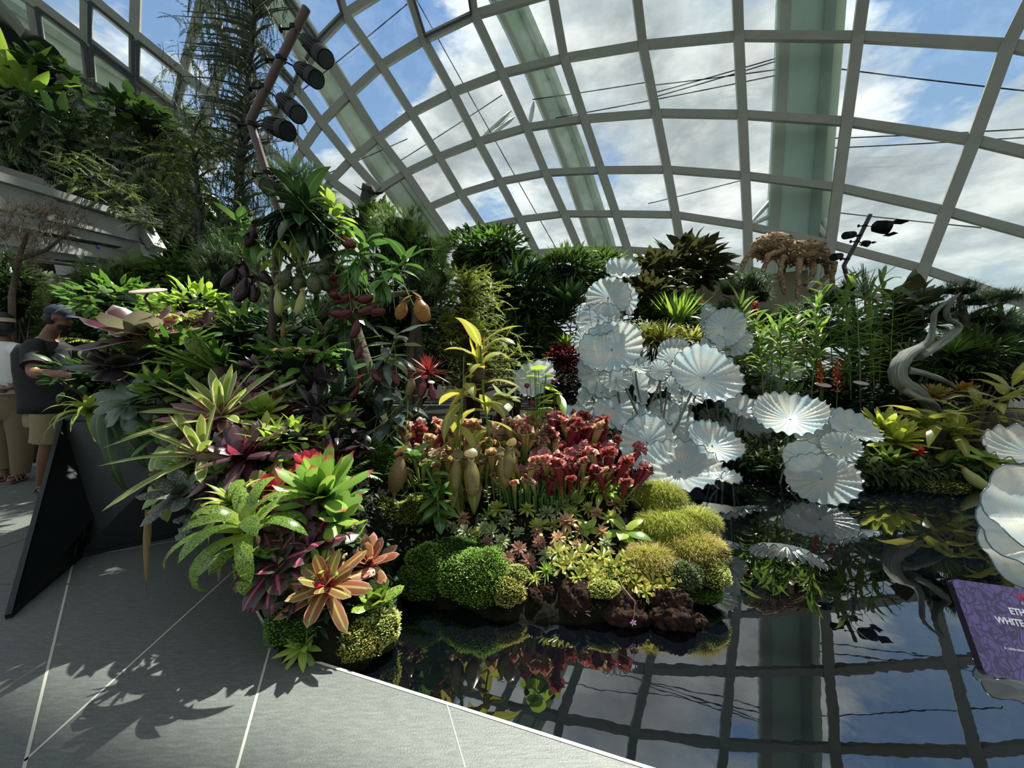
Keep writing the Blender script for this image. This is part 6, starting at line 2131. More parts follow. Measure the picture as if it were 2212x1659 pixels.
needlemass('pine', 'fresh green soft-needled pine crown right of the carved wooden post', 'pine',
           [(at(865, 505, 4.8), (.36, .3, .33)), (at(905, 545, 4.8), (.4, .35, .34)), (at(935, 610, 4.7), (.27, .25, .30)), (at(850, 550, 4.9), (.3, .3, .3))], 620, .15, .0045, MATS['needle_fresh'], at(900, 900, 4.8),
           trunkpts=[([at(900, 900, 4.8), at(905, 750, 4.8), at(890, 600, 4.8), at(880, 530, 4.8)], [.07, .06, .05, .02])], spread=.5)
needlemass('pine', 'dark needle tufts hanging under the right-hand wavy-leaved pitcher plant', 'pine', [(at(925, 640, 4.4), (.22, .2, .17)), (at(900, 610, 4.4), (.2, .18, .16))], 240, .13, .0045, MATS['pine_needle'], at(880, 900, 4.5),
           trunkpts=[([at(880, 900, 4.5), at(885, 760, 4.45), at(905, 640, 4.4)], [.05, .045, .03])])
needlemass('pine', 'soft needled crown behind the top of the hanging basket', 'pine', [(at(640, 415, 4.6), (.36, .3, .3)), (at(680, 450, 4.6), (.25, .25, .25))], 380, .14, .0045, MATS['pine_needle'], at(650, 900, 4.6),
           trunkpts=[([at(650, 900, 4.6), at(650, 650, 4.6), at(645, 440, 4.6)], [.06, .05, .03])])
needlemass('pine', 'shadowed needle bush left of the dark purple pitchers', 'pine', [(at(490, 590, 4.8), (.3, .3, .45)), (at(545, 680, 4.7), (.4, .3, .3)), (at(690, 690, 4.6), (.5, .3, .35))], 620, .13, .0045, MATS['pine_needle'], at(520, 900, 4.8))
needlemass('juniper', 'soft green juniper behind the man with the blue cap', 'juniper', [(at(215, 625, 5.2), (.42, .35, .32)), (at(285, 600, 5.4), (.38, .3, .3)), (at(250, 670, 5.1), (.5, .3, .25)), (at(150, 660, 5.3), (.3, .3, .25))], 700, .13, .005,
           MATS['needle_fresh'], at(240, 900, 5.3))
needlemass('twiggy_shrub', 'brownish bare twiggy shrub in front of the grey balcony', 'shrub', [(at(70, 490, 4.6), (.5, .3, .25)), (at(130, 475, 4.6), (.3, .25, .16)), (at(20, 540, 4.6), (.4, .3, .3))], 330, .13, .006, MATS['twig_brown'], at(30, 850, 4.6),
           trunkpts=[([at(30, 850, 4.6), at(25, 640, 4.6), at(40, 560, 4.6), at(60, 500, 4.6)], [.035, .03, .025, .015]), ([at(40, 560, 4.6), at(100, 540, 4.6), at(150, 500, 4.6)], [.03, .02, .01])], spread=1.1, per=10, inner=False, part='twigs')

# hedges and shrubs: label, u, v, D, (rx, ry, rz) px, n, leaf px, width px, material, profile
for lab, nm, u, v, D, r, n, lp, wp, mt, pr in (
        ('sparkling silvery small-leaved hedge behind the two visitors', 'hedge', 85, 655, 6.0, (85, 60, 55), 900, 15, 9, 'silver_hedge', 'ovate'),
        ('dark weeping greenery at the left edge above the woman', 'shrub', 20, 640, 5.2, (60, 40, 75), 500, 34, 6, 'fern_dark', 'blade'),
        ('dark leafy shrub directly behind the blue cap', 'shrub', 200, 730, 5.2, (90, 50, 60), 420, 22, 12, 'green_dark', 'ovate'),
        ('small-leaved shrub with pale glints between the juniper and lime shrub', 'shrub', 330, 700, 4.6, (85, 60, 60), 420, 24, 12, 'green_mid', 'ovate'),
        ('leafy dark shrub under the greener conifer', 'shrub', 400, 620, 5.6, (90, 60, 60), 420, 26, 13, 'hedge_leaf', 'ovate'),
        ('dense dark undergrowth shrub between pole and leaning trunk', 'shrub', 690, 790, 4.2, (130, 60, 85), 520, 60, 10, 'green_deep', 'lance'),
        ('dark shrub filling below the soft-needled pine', 'shrub', 830, 700, 5.2, (110, 60, 110), 520, 40, 9, 'green_deep', 'lance'),
        ('glossy evergreen crown beside the carved wooden post', 'shrub', 800, 500, 5.8, (70, 50, 45), 420, 24, 8, 'hedge_leaf', 'lance'),
        ('fine-leaved evergreen hedge on the skyline right of the pine', 'hedge', 1030, 570, 8.0, (95, 60, 62), 900, 24, 6, 'hedge_leaf', 'lance'),
        ('whorled-leaf shrub at the top of the skyline hedge', 'shrub', 1075, 545, 7.6, (60, 50, 40), 420, 26, 6, 'green_mid', 'lance'),
        ('dark bank of strap-leaved plants below the skyline hedge', 'shrub', 1115, 665, 7.0, (85, 60, 80), 900, 46, 8, 'blade_dark', 'blade'),
        ('dark leafy hedge behind the lone left glass plate', 'hedge', 1110, 760, 6.6, (90, 60, 60), 500, 34, 9, 'green_dark', 'lance'),
        ('grassy-leaved dark bush left of the topmost glass bowl', 'shrub', 1225, 600, 7.6, (62, 50, 46), 800, 32, 6, 'hedge_leaf', 'blade'),
        ('second grassy-leaved bush behind the topmost glass bowl', 'shrub', 1295, 600, 8.2, (60, 50, 46), 800, 30, 6, 'hedge_leaf', 'blade'),
        ('large glossy-leaved magnolia, tallest by the beige wall', 'magnolia', 1478, 585, 9.3, (62, 50, 48), 260, 44, 19, 'magnolia_leaf', 'ovate'),
        ('dark bronze-leaved magnolia right of the topmost glass bowl', 'magnolia', 1410, 610, 8.6, (55, 50, 42), 240, 36, 17, 'magnolia_leaf', 'ovate'),
        ('low dark magnolia foliage below the bronze-leaved one', 'magnolia', 1400, 655, 7.8, (70, 50, 45), 260, 32, 15, 'magnolia_leaf', 'ovate'),
        ('dark shrub in the gap right of the tall glass sculpture head', 'shrub', 1440, 700, 7.4, (70, 50, 50), 420, 34, 9, 'green_dark', 'lance'),
        ('wine-red leafy coleus behind the tall glass sculpture', 'coleus', 1218, 785, 5.8, (42, 30, 34), 420, 14, 8, 'coleus_red', 'ovate'),
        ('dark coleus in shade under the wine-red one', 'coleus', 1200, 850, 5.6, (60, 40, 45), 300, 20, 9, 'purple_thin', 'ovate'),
        ('deep green shrub behind the glass sculpture centre', 'shrub', 1340, 860, 6.4, (110, 60, 90), 700, 30, 9, 'green_deep', 'lance'),
        ('deep green shrub behind the largest fan-like glass flower', 'shrub', 1500, 850, 6.9, (100, 60, 90), 700, 34, 8, 'green_dark', 'lance'),
        ('mid-green shrub behind the big flat white bowl', 'shrub', 1630, 870, 7.2, (90, 60, 80), 600, 32, 8, 'green_mid', 'lance'),
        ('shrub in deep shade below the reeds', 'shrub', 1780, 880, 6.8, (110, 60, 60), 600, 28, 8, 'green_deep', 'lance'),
        ('dark shrub beneath the driftwood', 'shrub', 1960, 880, 5.9, (100, 60, 50), 420, 24, 9, 'green_deep', 'ovate'),
        ('heart-leaved climber between the reeds and the right-hand bonsai', 'shrub', 1960, 690, 7.4, (45, 40, 55), 60, 48, 34, 'magnolia_leaf', 'ovate'),
        ('soft green shrub right of the driftwood', 'shrub', 2110, 780, 6.2, (110, 60, 50), 600, 28, 8, 'hedge_leaf', 'blade'),
        ('dark hedge on the horizon at the far right', 'hedge', 2170, 740, 8.4, (120, 60, 60), 700, 26, 8, 'green_dark', 'lance'),
        ('pale star-leaved ground plant below the back glass group', 'shrub', 1690, 860, 6.5, (45, 30, 22), 160, 22, 9, 'sundew_green', 'ovate'),
        ('red-veined flowering shrub behind the man', 'shrub', 160, 770, 5.6, (60, 40, 30), 260, 12, 8, 'sundew_pink', 'ovate'),
        ('small-leaved shrub at the far end of the skyline behind the bonsai', 'hedge', 1800, 720, 10.4, (230, 60, 45), 900, 22, 6, 'hedge_leaf', 'lance'),
        ('dark leafy hedge low behind the driftwood and reeds', 'hedge', 1960, 800, 7.8, (150, 60, 60), 800, 28, 9, 'green_dark', 'lance'),
        ('dark hedge low behind the right-hand bonsai', 'hedge', 2120, 830, 7.2, (120, 60, 50), 700, 28, 9, 'green_deep', 'lance'),
        ('dark hedge low between the cypress and the leaning trunk', 'hedge', 890, 800, 8.2, (130, 60, 62), 800, 28, 9, 'green_deep', 'lance'),
        ('far dark hedge closing the view behind the cypress', 'hedge', 1000, 730, 9.5, (330, 60, 120), 1500, 30, 9, 'green_dark', 'lance'),
        ('far dark hedge behind the hanging pitcher plants', 'hedge', 640, 740, 9.3, (330, 60, 160), 1500, 34, 9, 'green_deep', 'lance')):
    rr = tuple(R_(q, D) for q in r)
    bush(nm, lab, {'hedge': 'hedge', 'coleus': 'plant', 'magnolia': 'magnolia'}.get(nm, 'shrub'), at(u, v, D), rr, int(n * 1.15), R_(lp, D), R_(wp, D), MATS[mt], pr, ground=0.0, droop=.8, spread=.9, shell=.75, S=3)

for lab, u, v, D, n, L, W, mt, el, dr, pr in (
        ('spiky yucca below the small black spotlight on the skyline', 1160, 640, 7.2, 40, 75, 9, 'blade_fresh', (.2, 1.45), .25, 'blade'),
        ('dark spiky yucca right of the first one', 1215, 690, 6.9, 44, 92, 12, 'blade_dark', (.1, 1.4), .3, 'blade'),
        ('grey-green dracaena left of the streaked glass flower', 1232, 660, 6.6, 34, 85, 13, 'blade_dark', (.2, 1.4), .4, 'lance'),
        ('bright bushy dracaena just left of the broad creamy glass flower', 1222, 748, 5.9, 44, 48, 8, 'blade_fresh', (-.1, 1.3), .7, 'blade'),
        ('fan of stiff upright sword leaves in front of the beige wall', 1462, 705, 6.9, 60, 88, 11, 'blade_fresh', (.75, 1.5), .1, 'blade'),
        ('arching yellow-green grass between the two glass groups', 1430, 750, 6.2, 110, 105, 7, 'yellow_grass', (.2, 1.4), 1.5, 'blade'),
        ('second clump of arching yellow-green grass behind the middle group', 1395, 745, 6.4, 100, 95, 7, 'yellow_grass', (.2, 1.4), 1.5, 'blade'),
        ('third clump of arching grass right of the middle glass group', 1495, 750, 6.3, 100, 95, 7, 'yellow_grass', (.2, 1.4), 1.5, 'blade'),
        ('arching grass left of the reeds under the pine branch', 1610, 745, 7.0, 80, 85, 6, 'ginger_leaf', (.3, 1.4), 1.3, 'blade'),
        ('tuft of fine upright grass right of the driftwood', 2055, 765, 5.9, 60, 70, 6, 'ginger_leaf', (.5, 1.5), .5, 'blade')):
    ros(lab, u, v, D, n, L, W, mt, name='grass_clump' if 'grass' in lab else 'yucca', cat='grass' if 'grass' in lab else 'yucca', el=el, droop=dr, prof=pr, tilt=.05, bed=None, S=5, stub=False)

# ---- reeds / ginger stems: every stem a plant with its own leaves
GN = [(1585, 800, 690), (1612, 820, 650), (1640, 815, 700), (1665, 820, 715), (1688, 840, 705), (1712, 830, 690), (1735, 850, 690), (1752, 845, 640), (1778, 850, 660), (1800, 850, 625), (1822, 840, 600), (1840, 850, 632),
      (1860, 845, 610), (1880, 850, 640), (1900, 840, 600), (1922, 850, 635), (1700, 850, 700), (1760, 855, 700), (1830, 850, 690), (1890, 850, 690), (1650, 830, 720), (1935, 830, 670)]
for k, (u, vb, vt) in enumerate(GN):
    D = 6.0 + .35 * ((k * 7) % 4)
    b, t = at(u, vb, D), at(u + U(-18, 22), vt, D)
    root = empty('reed', b, 'one of the tall leafy reed-like stems between the beige wall and the driftwood', 'reed', 'tall reeds behind the glass')
    d = t - b
    m = [Vector((0, 0, 0)) + d * s + Vector((U(-.01, .01), 0, 0)) for s in (0, .25, .5, .75, 1)]
    MB().tube([Vector((0, 0, -.3))] + m[1:], [.011, .009, .008, .006, .003], 6).build('stem', MATS['stem_green'], root)
    n = 30
    s = np.linspace(.15, 1.0, n)
    az = np.where(np.arange(n) % 2 == 0, 0, PI) + U(-.9, .9, n) + k
    MB().leaves(s[:, None] * np.array(d), az, U(.4, 1.2, n) * (0.6 + .6 * s), R_(U(38, 66, n), D), R_(7.5, D), U(.5, 1.6, n), 6, 'lance', .3, U(-.4, .4, n)).build('leaves', MATS['ginger_leaf'], root)
ros('long thin upright grass blades rising above the reeds', 1870, 640, 6.4, 18, 100, 4, 'blade_dark', name='grass_clump', cat='grass', el=(.7, 1.45), droop=.2, prof='need', tilt=0, bed=None, azr=(-.7, .8))


def spike(lab, u, v0, v1, D, wpx, mat='flower_red'):
    b, t = at(u, v1, D), at(u, v0, D)
    root = empty('flower_spike', b, lab, 'flower')
    h = (t - b).length
    MB().tube([(0, 0, -.25), (0, 0, h * .5), (0, 0, h)], .005, 6).build('stem', MATS['stem_green'], root)
    n = 70
    z = rs.rand(n) ** .8 * h
    a = U(0, 6.28, n)
    MB().leaves(np.stack([np.cos(a) * .008, np.sin(a) * .008, z], 1), a, U(.1, .9, n), R_(wpx * .55, D) * (1.1 - .5 * z / h), R_(5, D), .4, 3, 'lance').build('blossoms', MATS[mat], root)


spike('left one of two red flower spikes in front of the reeds', 1772, 775, 845, 5.7, 22)
spike('right one of two red flower spikes in front of the reeds', 1808, 772, 850, 5.7, 22)
spike('red-orange flower head below the twisted bonsai branch', 1631, 652, 685, 7.0, 18)
spike('thin orange flower spike left of the back glass group', 1517, 650, 685, 7.6, 12)

# ---- bonsai pines
needlemass('bonsai_pine', 'bonsai pine with rounded needle pads in front of the beige wall', 'bonsai',
           [(at(1620, 612, 7.6), (.36, .25, .22)), (at(1576, 628, 7.6), (.24, .2, .13)), (at(1645, 640, 7.6), (.22, .2, .16)), (at(1570, 668, 7.6), (.3, .22, .13))], 420, .13, .006, MATS['pine_needle'], at(1595, 760, 7.6),
           trunkpts=[([at(1595, 760, 7.6), at(1588, 700, 7.6), at(1600, 660, 7.6), at(1612, 630, 7.6)], [.07, .06, .05, .03]), ([at(1598, 665, 7.6), at(1575, 645, 7.6), at(1562, 640, 7.6)], [.03, .02, .012])])
needlemass('bonsai_pine', 'long low pine branch reaching right over the beige wall foot to the dark lamp pole', 'bonsai',
           [(at(1660, 690, 7.2), (.3, .2, .15)), (at(1705, 682, 7.2), (.3, .2, .16)), (at(1755, 662, 7.2), (.3, .2, .15)), (at(1800, 645, 7.2), (.28, .2, .12)), (at(1835, 620, 7.2), (.2, .18, .1)), (at(1820, 655, 7.2), (.2, .15, .08))], 460, .13, .006,
           MATS['pine_needle'], at(1640, 790, 7.2), trunkpts=[([at(1640, 790, 7.2), at(1650, 710, 7.2), at(1700, 695, 7.2), at(1760, 675, 7.2), at(1830, 632, 7.2)], [.06, .05, .04, .03, .015])])
needlemass('bonsai_pine', 'flat-topped bonsai pine on the skyline at the right above the driftwood', 'bonsai',
           [(at(2075, 628, 6.4), (.36, .25, .09)), (at(2150, 645, 6.4), (.35, .25, .09)), (at(2110, 652, 6.4), (.4, .25, .08)), (at(2190, 640, 6.4), (.2, .2, .07)), (at(2030, 672, 6.4), (.3, .25, .08)), (at(2130, 690, 6.4), (.42, .3, .1))], 560, .13, .006,
           MATS['pine_needle'], at(2085, 800, 6.4), trunkpts=[([at(2085, 800, 6.4), at(2090, 720, 6.4), at(2080, 670, 6.4), at(2070, 635, 6.4)], [.07, .06, .05, .03]), ([at(2085, 690, 6.4), at(2120, 670, 6.4), at(2170, 655, 6.4)], [.04, .03, .015])])
needlemass('pine', 'bushy dark green pine at the right edge below the bonsai', 'pine', [(at(2090, 745, 6.6), (.5, .3, .25)), (at(2170, 720, 6.6), (.5, .3, .3)), (at(2150, 790, 6.0), (.4, .3, .2)), (at(2210, 770, 6.2), (.3, .3, .3))], 620, .14, .006,
           MATS['pine_needle'], at(2150, 900, 6.4))

# ---- twisted driftwood
def woodmat():
    m, N = mat_base('grey_driftwood')
    oc = N.n('ShaderNodeTexCoord').outputs['Object']
    uv = N.n('ShaderNodeUVMap').outputs[0]
    mp = N.n('ShaderNodeMapping', i_0=uv)
    mp.inputs['Scale'].default_value = (14, 1.5, 1)
    ns = N.noise(mp.outputs[0], 2.0, 6.0, .65, 1.2)
    c = N.ramp(ns, [(.32, srgb('#3c3f38')), (.5, srgb('#7b8074')), (.68, srgb('#b4b4a0'))])
    bs = N.n('ShaderNodeBsdfPrincipled', i_Roughness=.65)
    N.put(bs.inputs['Base Color'], c)
    b = N.n('ShaderNodeBump', i_Strength=.9, i_Distance=.02)
    N.put(b.inputs['Height'], ns)
    N.put(bs.inputs['Normal'], b.outputs[0])
    o = N.n('ShaderNodeOutputMaterial')
    N.put(o.inputs[0], bs.outputs[0])
    return m


m_drift = woodmat()
DW = 5.1
dwb = at(1975, 900, DW)
dw = empty('driftwood', dwb, 'pale grey twisted driftwood trunk rising from the right-hand bed', 'driftwood')
for nm, pts, rad, fl_ in (
        ('trunk', [(2020, 905, .1), (2005, 872, .05), (1975, 845, 0), (1945, 825, 0), (1940, 795, 0), (1960, 765, .02), (1990, 750, .05), (2008, 735, .0), (2016, 700, 0), (2020, 675, -.02), (2042, 655, -.04), (2068, 636, -.05)],
         [.09, .13, .17, .19, .17, .15, .12, .09, .065, .055, .045, .012], .65),
        ('limb', [(1960, 800, -.05), (1990, 805, -.1), (2020, 815, -.12), (2045, 825, -.12), (2068, 842, -.1)], [.14, .11, .10, .06, .01], .55),
        ('limb', [(1985, 770, .05), (2020, 750, .1), (2050, 728, .12), (2072, 705, .12), (2050, 690, .1), (2045, 672, .05), (2058, 650, 0), (2075, 632, 0)], [.1, .11, .10, .07, .06, .05, .035, .01], .7),
        ('root', [(1950, 840, 0), (1985, 860, -.08), (2015, 870, -.12), (2030, 890, -.1)], [.13, .12, .09, .04], .55)):
    P = [at(u, v, DW + d) - dwb for u, v, d in pts]
    # smooth subdivision of the path
    Q = []
    R2 = []
    for i in range(len(P) - 1):
        for s in np.linspace(0, 1, 5)[:-1]:
            p0, p1, p2, p3 = P[max(i - 1, 0)], P[i], P[i + 1], P[min(i + 2, len(P) - 1)]
            Q.append(.5 * ((2 * p1) + (p2 - p0) * s + (2 * p0 - 5 * p1 + 4 * p2 - p3) * s * s + (3 * p1 - p0 - 3 * p2 + p3) * s ** 3))
            R2.append((rad[i] * (1 - s) + rad[i + 1] * s) * .62 * (1 + .08 * math.sin(i * 3 + s * 5)))
    Q.append(P[-1])
    R2.append(rad[-1] * .62)
    MB().tube(Q, R2, 16, flat=fl_).build(nm, m_drift, dw)

# ---- right-hand bed at the water
moss('mossy bank along the far water edge, left part', at(1905, 1030, 4.75), (.50, .30, .15), MATS['grass_moss'], 5000, .02, bed=None, seed=71)
moss('mossy bank along the far water edge, middle part with pale leaves', at(2010, 1045, 4.5), (.48, .30, .15), MATS['moss_pale'], 4200, .024, bed=None, seed=72)
moss('mossy bank along the far water edge, right part under the fat pitcher', at(2110, 1055, 4.4), (.42, .30, .14), MATS['moss_bright'], 3600, .022, bed=None, seed=73)
slab([(3.3, 4.5), (6.6, 4.2), (6.6, 7.2), (2.6, 7.2), (2.9, 5.3)], -.5, .12, 'ground_right_bed', m_soil, 'dark soil of the right-hand bed', 'structure')
for lab, u, v, D, n, L, W, mt, el, dr, pr, nm in (
        ('lime bromeliad fan beside the long leaning glass flower', 1905, 930, 5.0, 24, 78, 13, 'brom_lime', (.1, 1.3), .3, 'brom', 'bromeliad'),
        ('lime bromeliad at the centre of the right-hand bed', 1935, 955, 4.8, 26, 82, 15, 'brom_lime', (.1, 1.3), .35, 'brom', 'bromeliad'),
        ('green leafy bromeliad at the water edge under the lime ones', 1920, 1000, 4.6, 24, 60, 13, 'green_bright', (0, 1.2), .6, 'lance', 'bromeliad'),
        ('bright green bromeliad with upright leaves above the red bloom', 1990, 925, 4.95, 18, 58, 15, 'green_bright', (.3, 1.4), .2, 'brom', 'bromeliad'),
        ('leafy green bromeliad right of the red bloom', 2060, 935, 4.9, 18, 62, 16, 'brom_lime', (.2, 1.4), .3, 'brom', 'bromeliad'),
        ('amber bromeliad clump below the driftwood limb', 2020, 860, 5.4, 30, 46, 9, 'brom_amber', (.1, 1.4), .3, 'brom', 'bromeliad'),
        ('amber bromeliad clump further right below the bonsai', 2080, 850, 5.5, 26, 42, 9, 'brom_amber', (.1, 1.4), .3, 'brom', 'bromeliad'),
        ('broad pale fleshy leaves near the right edge above the water', 2130, 990, 4.3, 9, 62, 32, 'nep_leaf_lime', (-.2, .7), .6, 'ovate', 'foliage_plant'),
        ('second cluster of broad pale fleshy leaves touching the right edge', 2185, 990, 4.3, 8, 55, 30, 'nep_leaf_lime', (-.2, .7), .6, 'ovate', 'foliage_plant'),
        ('drooping green strap plant by the feathered glass flower', 2090, 1000, 4.4, 10, 56, 26, 'nep_leaf_green', (-.6, .7), .9, 'ovate', 'foliage_plant')):
    ros(lab, u, v, D, n, L, W, mt, name=nm, cat='bromeliad' if nm == 'bromeliad' else 'plant', el=el, droop=dr, prof=pr, tilt=.25, bed=None)
nep_plant('pitcher_climber', 'long-leaved pitcher climber sprawling over the right-hand bed', at(2070, 890, 4.7), 26, R_(95, 4.7), R_(20, 4.7), MATS['nep_leaf_yellow'], [('pale', at(2080, 1010, 4.2), .30, 2.6, .5)],
          el=(-.4, .9), droop=1.1, vine=[at(2080, 1010, 4.6), at(2060, 930, 4.7), at(1990, 900, 4.7), at(2130, 880, 4.7)])
nep_plant('pitcher_climber', 'arching yellow-leaved climber at the right edge above the dark stump', at(2165, 860, 4.5), 22, R_(90, 4.5), R_(18, 4.5), MATS['nep_leaf_yellow'], [],
          el=(-.2, 1.1), droop=1.1, vine=[at(2170, 960, 4.6), at(2150, 880, 4.6), at(2190, 830, 4.5)])
# red bloom
rb = ros('single red bloom in the right-hand bed', 1982, 974, 4.5, 22, 18, 7, 'flower_red', name='red_bloom', cat='flower', el=(-.2, 1.2), droop=.2, prof='lance', tilt=.5, bed=None)
# dark fibrous stump
st = empty('stump', at(2185, 960, 4.8), 'dark fibrous tree stump at the right edge', 'stump')
MB().ell((0, 0, 0), (.42, .3, .42), 40, 26, .13, seed=9).build('trunk', plain('dark_fibre', '#33291e', .95, bump=1.5, bscale=30, c2='#54472f', vscale=14), st)
n = 600
d = sphere_dirs(n, -.4, 1)
MB().leaves(d * (.42, .3, .42), np.arctan2(d[:, 1], d[:, 0]) + U(-1, 1, n), U(-.9, .8, n), U(.06, .16, n), .005, 1.5, 4, 'need').build('roots', MATS['twig_brown'], st)
for k in range(7):
    u, v = 1150 + k * 0, 0
# low ferns lining the far pool bank, seen between the glass
for k, (u, v, D) in enumerate(((1200, 900, 5.6), (1260, 930, 5.4), (1325, 950, 5.3), (1390, 960, 5.6), (1500, 960, 6.3), (1570, 960, 6.5), (1650, 955, 6.3), (1700, 960, 6.2), (1740, 960, 6.0), (1805, 970, 5.7), (1440, 965, 6.0), (1230, 870, 6.0))):
    p = at(u, v, D)
    frondbush('fern', 'one of the dark low ferns along the far pool bank behind the glass flowers', 'fern', p, 12, .42, MATS['fern_dark'], el=(-.1, 1.2), droop=1.2, nl=13, ll=.09, lw=.03, group='ferns on the far bank')

slab([(-2.9, 4.3), (-1.2, 4.0), (-.2, 4.4), (-.1, 7), (-.9, 13), (-4.5, 13)], -.3, .05, 'ground_middle', m_soil, 'dark soil of the bed behind the hanging pitcher plants', 'structure')
# low creeping leaves on the soil of the far beds (uncountable)
n = 15000
X = np.concatenate([U(-4, -.2, 3500), U(-.5, 6.6, 8500), U(2.9, 6.6, 3000)])
Y = np.concatenate([U(4.3, 9, 3500), U(6.55, 9.0, 8500), U(4.25, 7.2, 3000)])
Z = np.concatenate([np.full(3500, .05), np.full(8500, .03), np.full(3000, .12)])
tag(MB().leaves(np.stack([X, Y, Z], 1), U(0, 6.28, n), U(.1, 1.4, n), U(.10, .26, n), U(.03, .07, n), .9, 3, 'lance').build('undergrowth', L_('far_under', '#1c3416', '#4a6428', trans=.35, rough=.5, spec=.2)),
    'low dark green groundcover leaves of the far beds', 'undergrowth', kind='stuff')
# trailing leaves that hide the stone bank at the far water edge
n = 2600
t = rs.rand(n)
ed = np.array([(-.4, 6.62), (0, 6.6), (3.0, 7.15), (3.0, 5.3), (3.3, 4.48), (6.6, 4.18)])
ln = np.concatenate([[0], np.cumsum(np.linalg.norm(np.diff(ed, axis=0), axis=1))])
q = t * ln[-1]
X, Y = np.interp(q, ln, ed[:, 0]), np.interp(q, ln, ed[:, 1])
tag(MB().leaves(np.stack([X, Y - .01, U(-.02, .13, n)], 1), U(-2.6, -.5, n), U(-.6, .6, n), U(.06, .2, n), U(.02, .05, n), 1.4, 4, 'lance').build('undergrowth', MATS['far_under']),
    'trailing leaves hanging over the far edge of the pool', 'undergrowth', kind='stuff')
# ================================================================== carved post, insect, lamps, disc signs, people
cpz = Vector((at(790, 500, 6.6).x, 6.6, 0))
cpo = empty('carved_post', cpz, 'dark carved wooden post with a crossbar of feather-like arms against the dome', 'sculpture')
q_ = lambda u, v, D=6.6: at(u, v, D) - cpz
mb = MB()
mb.tube([Vector((0, 0, -.02)), q_(787, 470), q_(786, 450), q_(790, 425), q_(797, 408)], [.11, .085, .08, .085, .095], 14)
mb.build('shaft', plain('dark_carved_wood', '#3c3730', .8, bump=1.2, bscale=30), cpo)
mb = MB()
prism(mb, q_(786, 408), q_(806, 412), .18, .12)
mb.build('head', MATS['dark_carved_wood'], cpo)
mb = MB()
mb.leaves([tuple(q_(790, 412))], PI, .45, .26, .1, -.2, 6, 'lance', .3)
mb.leaves([tuple(q_(803, 416))], 0, -.05, .22, .1, -.3, 6, 'lance', .3)
mb.build('feather', plain('feather_brown', '#4a2f28', .7), cpo)


def barkwood():
    m, N = mat_base('woven_wood')
    oc = N.n('ShaderNodeTexCoord').outputs['Object']
    mp = N.n('ShaderNodeMapping', i_0=oc)
    mp.inputs['Scale'].default_value = (5, 14, 14)
    mp.inputs['Rotation'].default_value = (.3, .5, .4)
    ns = N.noise(mp.outputs[0], 1.6, 4, .6, 1.5)
    c = N.ramp(ns, [(.36, srgb('#4a3624')), (.48, srgb('#9a7c58')), (.66, srgb('#c4a67e'))])
    bs = N.n('ShaderNodeBsdfPrincipled', i_Roughness=.8)
    N.put(bs.inputs['Base Color'], c)
    b = N.n('ShaderNodeBump', i_Strength=1, i_Distance=.08)
    N.put(b.inputs['Height'], ns)
    N.put(bs.inputs['Normal'], b.outputs[0])
    o = N.n('ShaderNodeOutputMaterial')
    N.put(o.inputs[0], bs.outputs[0])
    return m


m_ww = barkwood()
DI = 8.75
ib = at(1723, 600, DI)
ins = empty('insect_sculpture', ib, 'giant woven driftwood insect sculpture standing on the beige wall', 'sculpture')
iq = lambda u, v, d=0.0: at(u, v, DI + d) - ib
mb = MB()
mb.ell(iq(1668, 533, .35), (.44, .4, .30), 44, 30, .05, seed=3, freq=6)
mb.ell(iq(1702, 548, .2), (.2, .22, .2), 20, 14, .08, seed=6, freq=5)
mb.ell(iq(1735, 546, .1), (.44, .38, .27), 44, 30, .06, seed=4, freq=6)
mb.build('body', m_ww, ins)
MB().ell(iq(1769, 550, -.05), (.20, .2, .19), 26, 18, .08, seed=5, freq=6).build('head', m_ww, ins)
# rough wooden chips over body
for part_, cc, rr, n in (('bark_strip', iq(1668, 533, .35), (.45, .41, .31), 240), ('bark_strip', iq(1735, 546, .1), (.45, .39, .28), 260)):
    d = sphere_dirs(n)
    MB().leaves(np.array(cc) + d * np.array(rr) * .98, U(0, 6.28, n), U(-.5, .5, n), .11, .04, 1.3, 4, 'strap', .4, U(-1, 1, n)).build(part_, L_('wood_strip', '#8a6c48', '#c0a27a', trans=0, rough=.8), ins)['kind'] = 'stuff'
for pts in ([(1654, 540, .2), (1629, 533, .0), (1607, 567, -.1), (1598, 590, -.1), (1574, 600, -.1)], [(1690, 541, .0), (1659, 552, -.2), (1649, 587, -.2)], [(1690, 555, .0), (1685, 594, -.25), (1697, 636, -.25)],
            [(1730, 556, -.1), (1726, 576, -.35), (1723, 645, -.35)], [(1755, 562, .0), (1757, 590, -.2), (1739, 616, -.2)], [(1773, 562, .0), (1802, 568, -.1), (1797, 617, -.1), (1757, 636, -.1)],
            [(1782, 566, .15), (1789, 594, .2), (1750, 630, .1)], [(1700, 560, .3), (1690, 585, .35), (1694, 600, .3)]):
    P = [iq(*p) for p in pts]
    Q, R2 = [], []
    for i in range(len(P) - 1):
        for s in np.linspace(0, 1, 6)[:-1]:
            Q.append(P[i].lerp(P[i + 1], s) + Vector((U(-.012, .012), U(-.01, .01), U(-.012, .012))))
            R2.append(.058 * (1 + .35 * math.exp(-((s - .0) / .2) ** 2)) * U(.85, 1.15) * (1 - .12 * i))
    Q.append(P[-1])
    R2.append(.045)
    MB().tube(Q, R2, 12).build('leg', m_ww, ins)

m_pole = plain('brown_pole', '#4a3a36', .45, .2)
m_lampb = plain('black_lamp', '#050506', .6, 0, spec=.2)
m_lens = plain('lamp_lens', '#1c2224', .15)


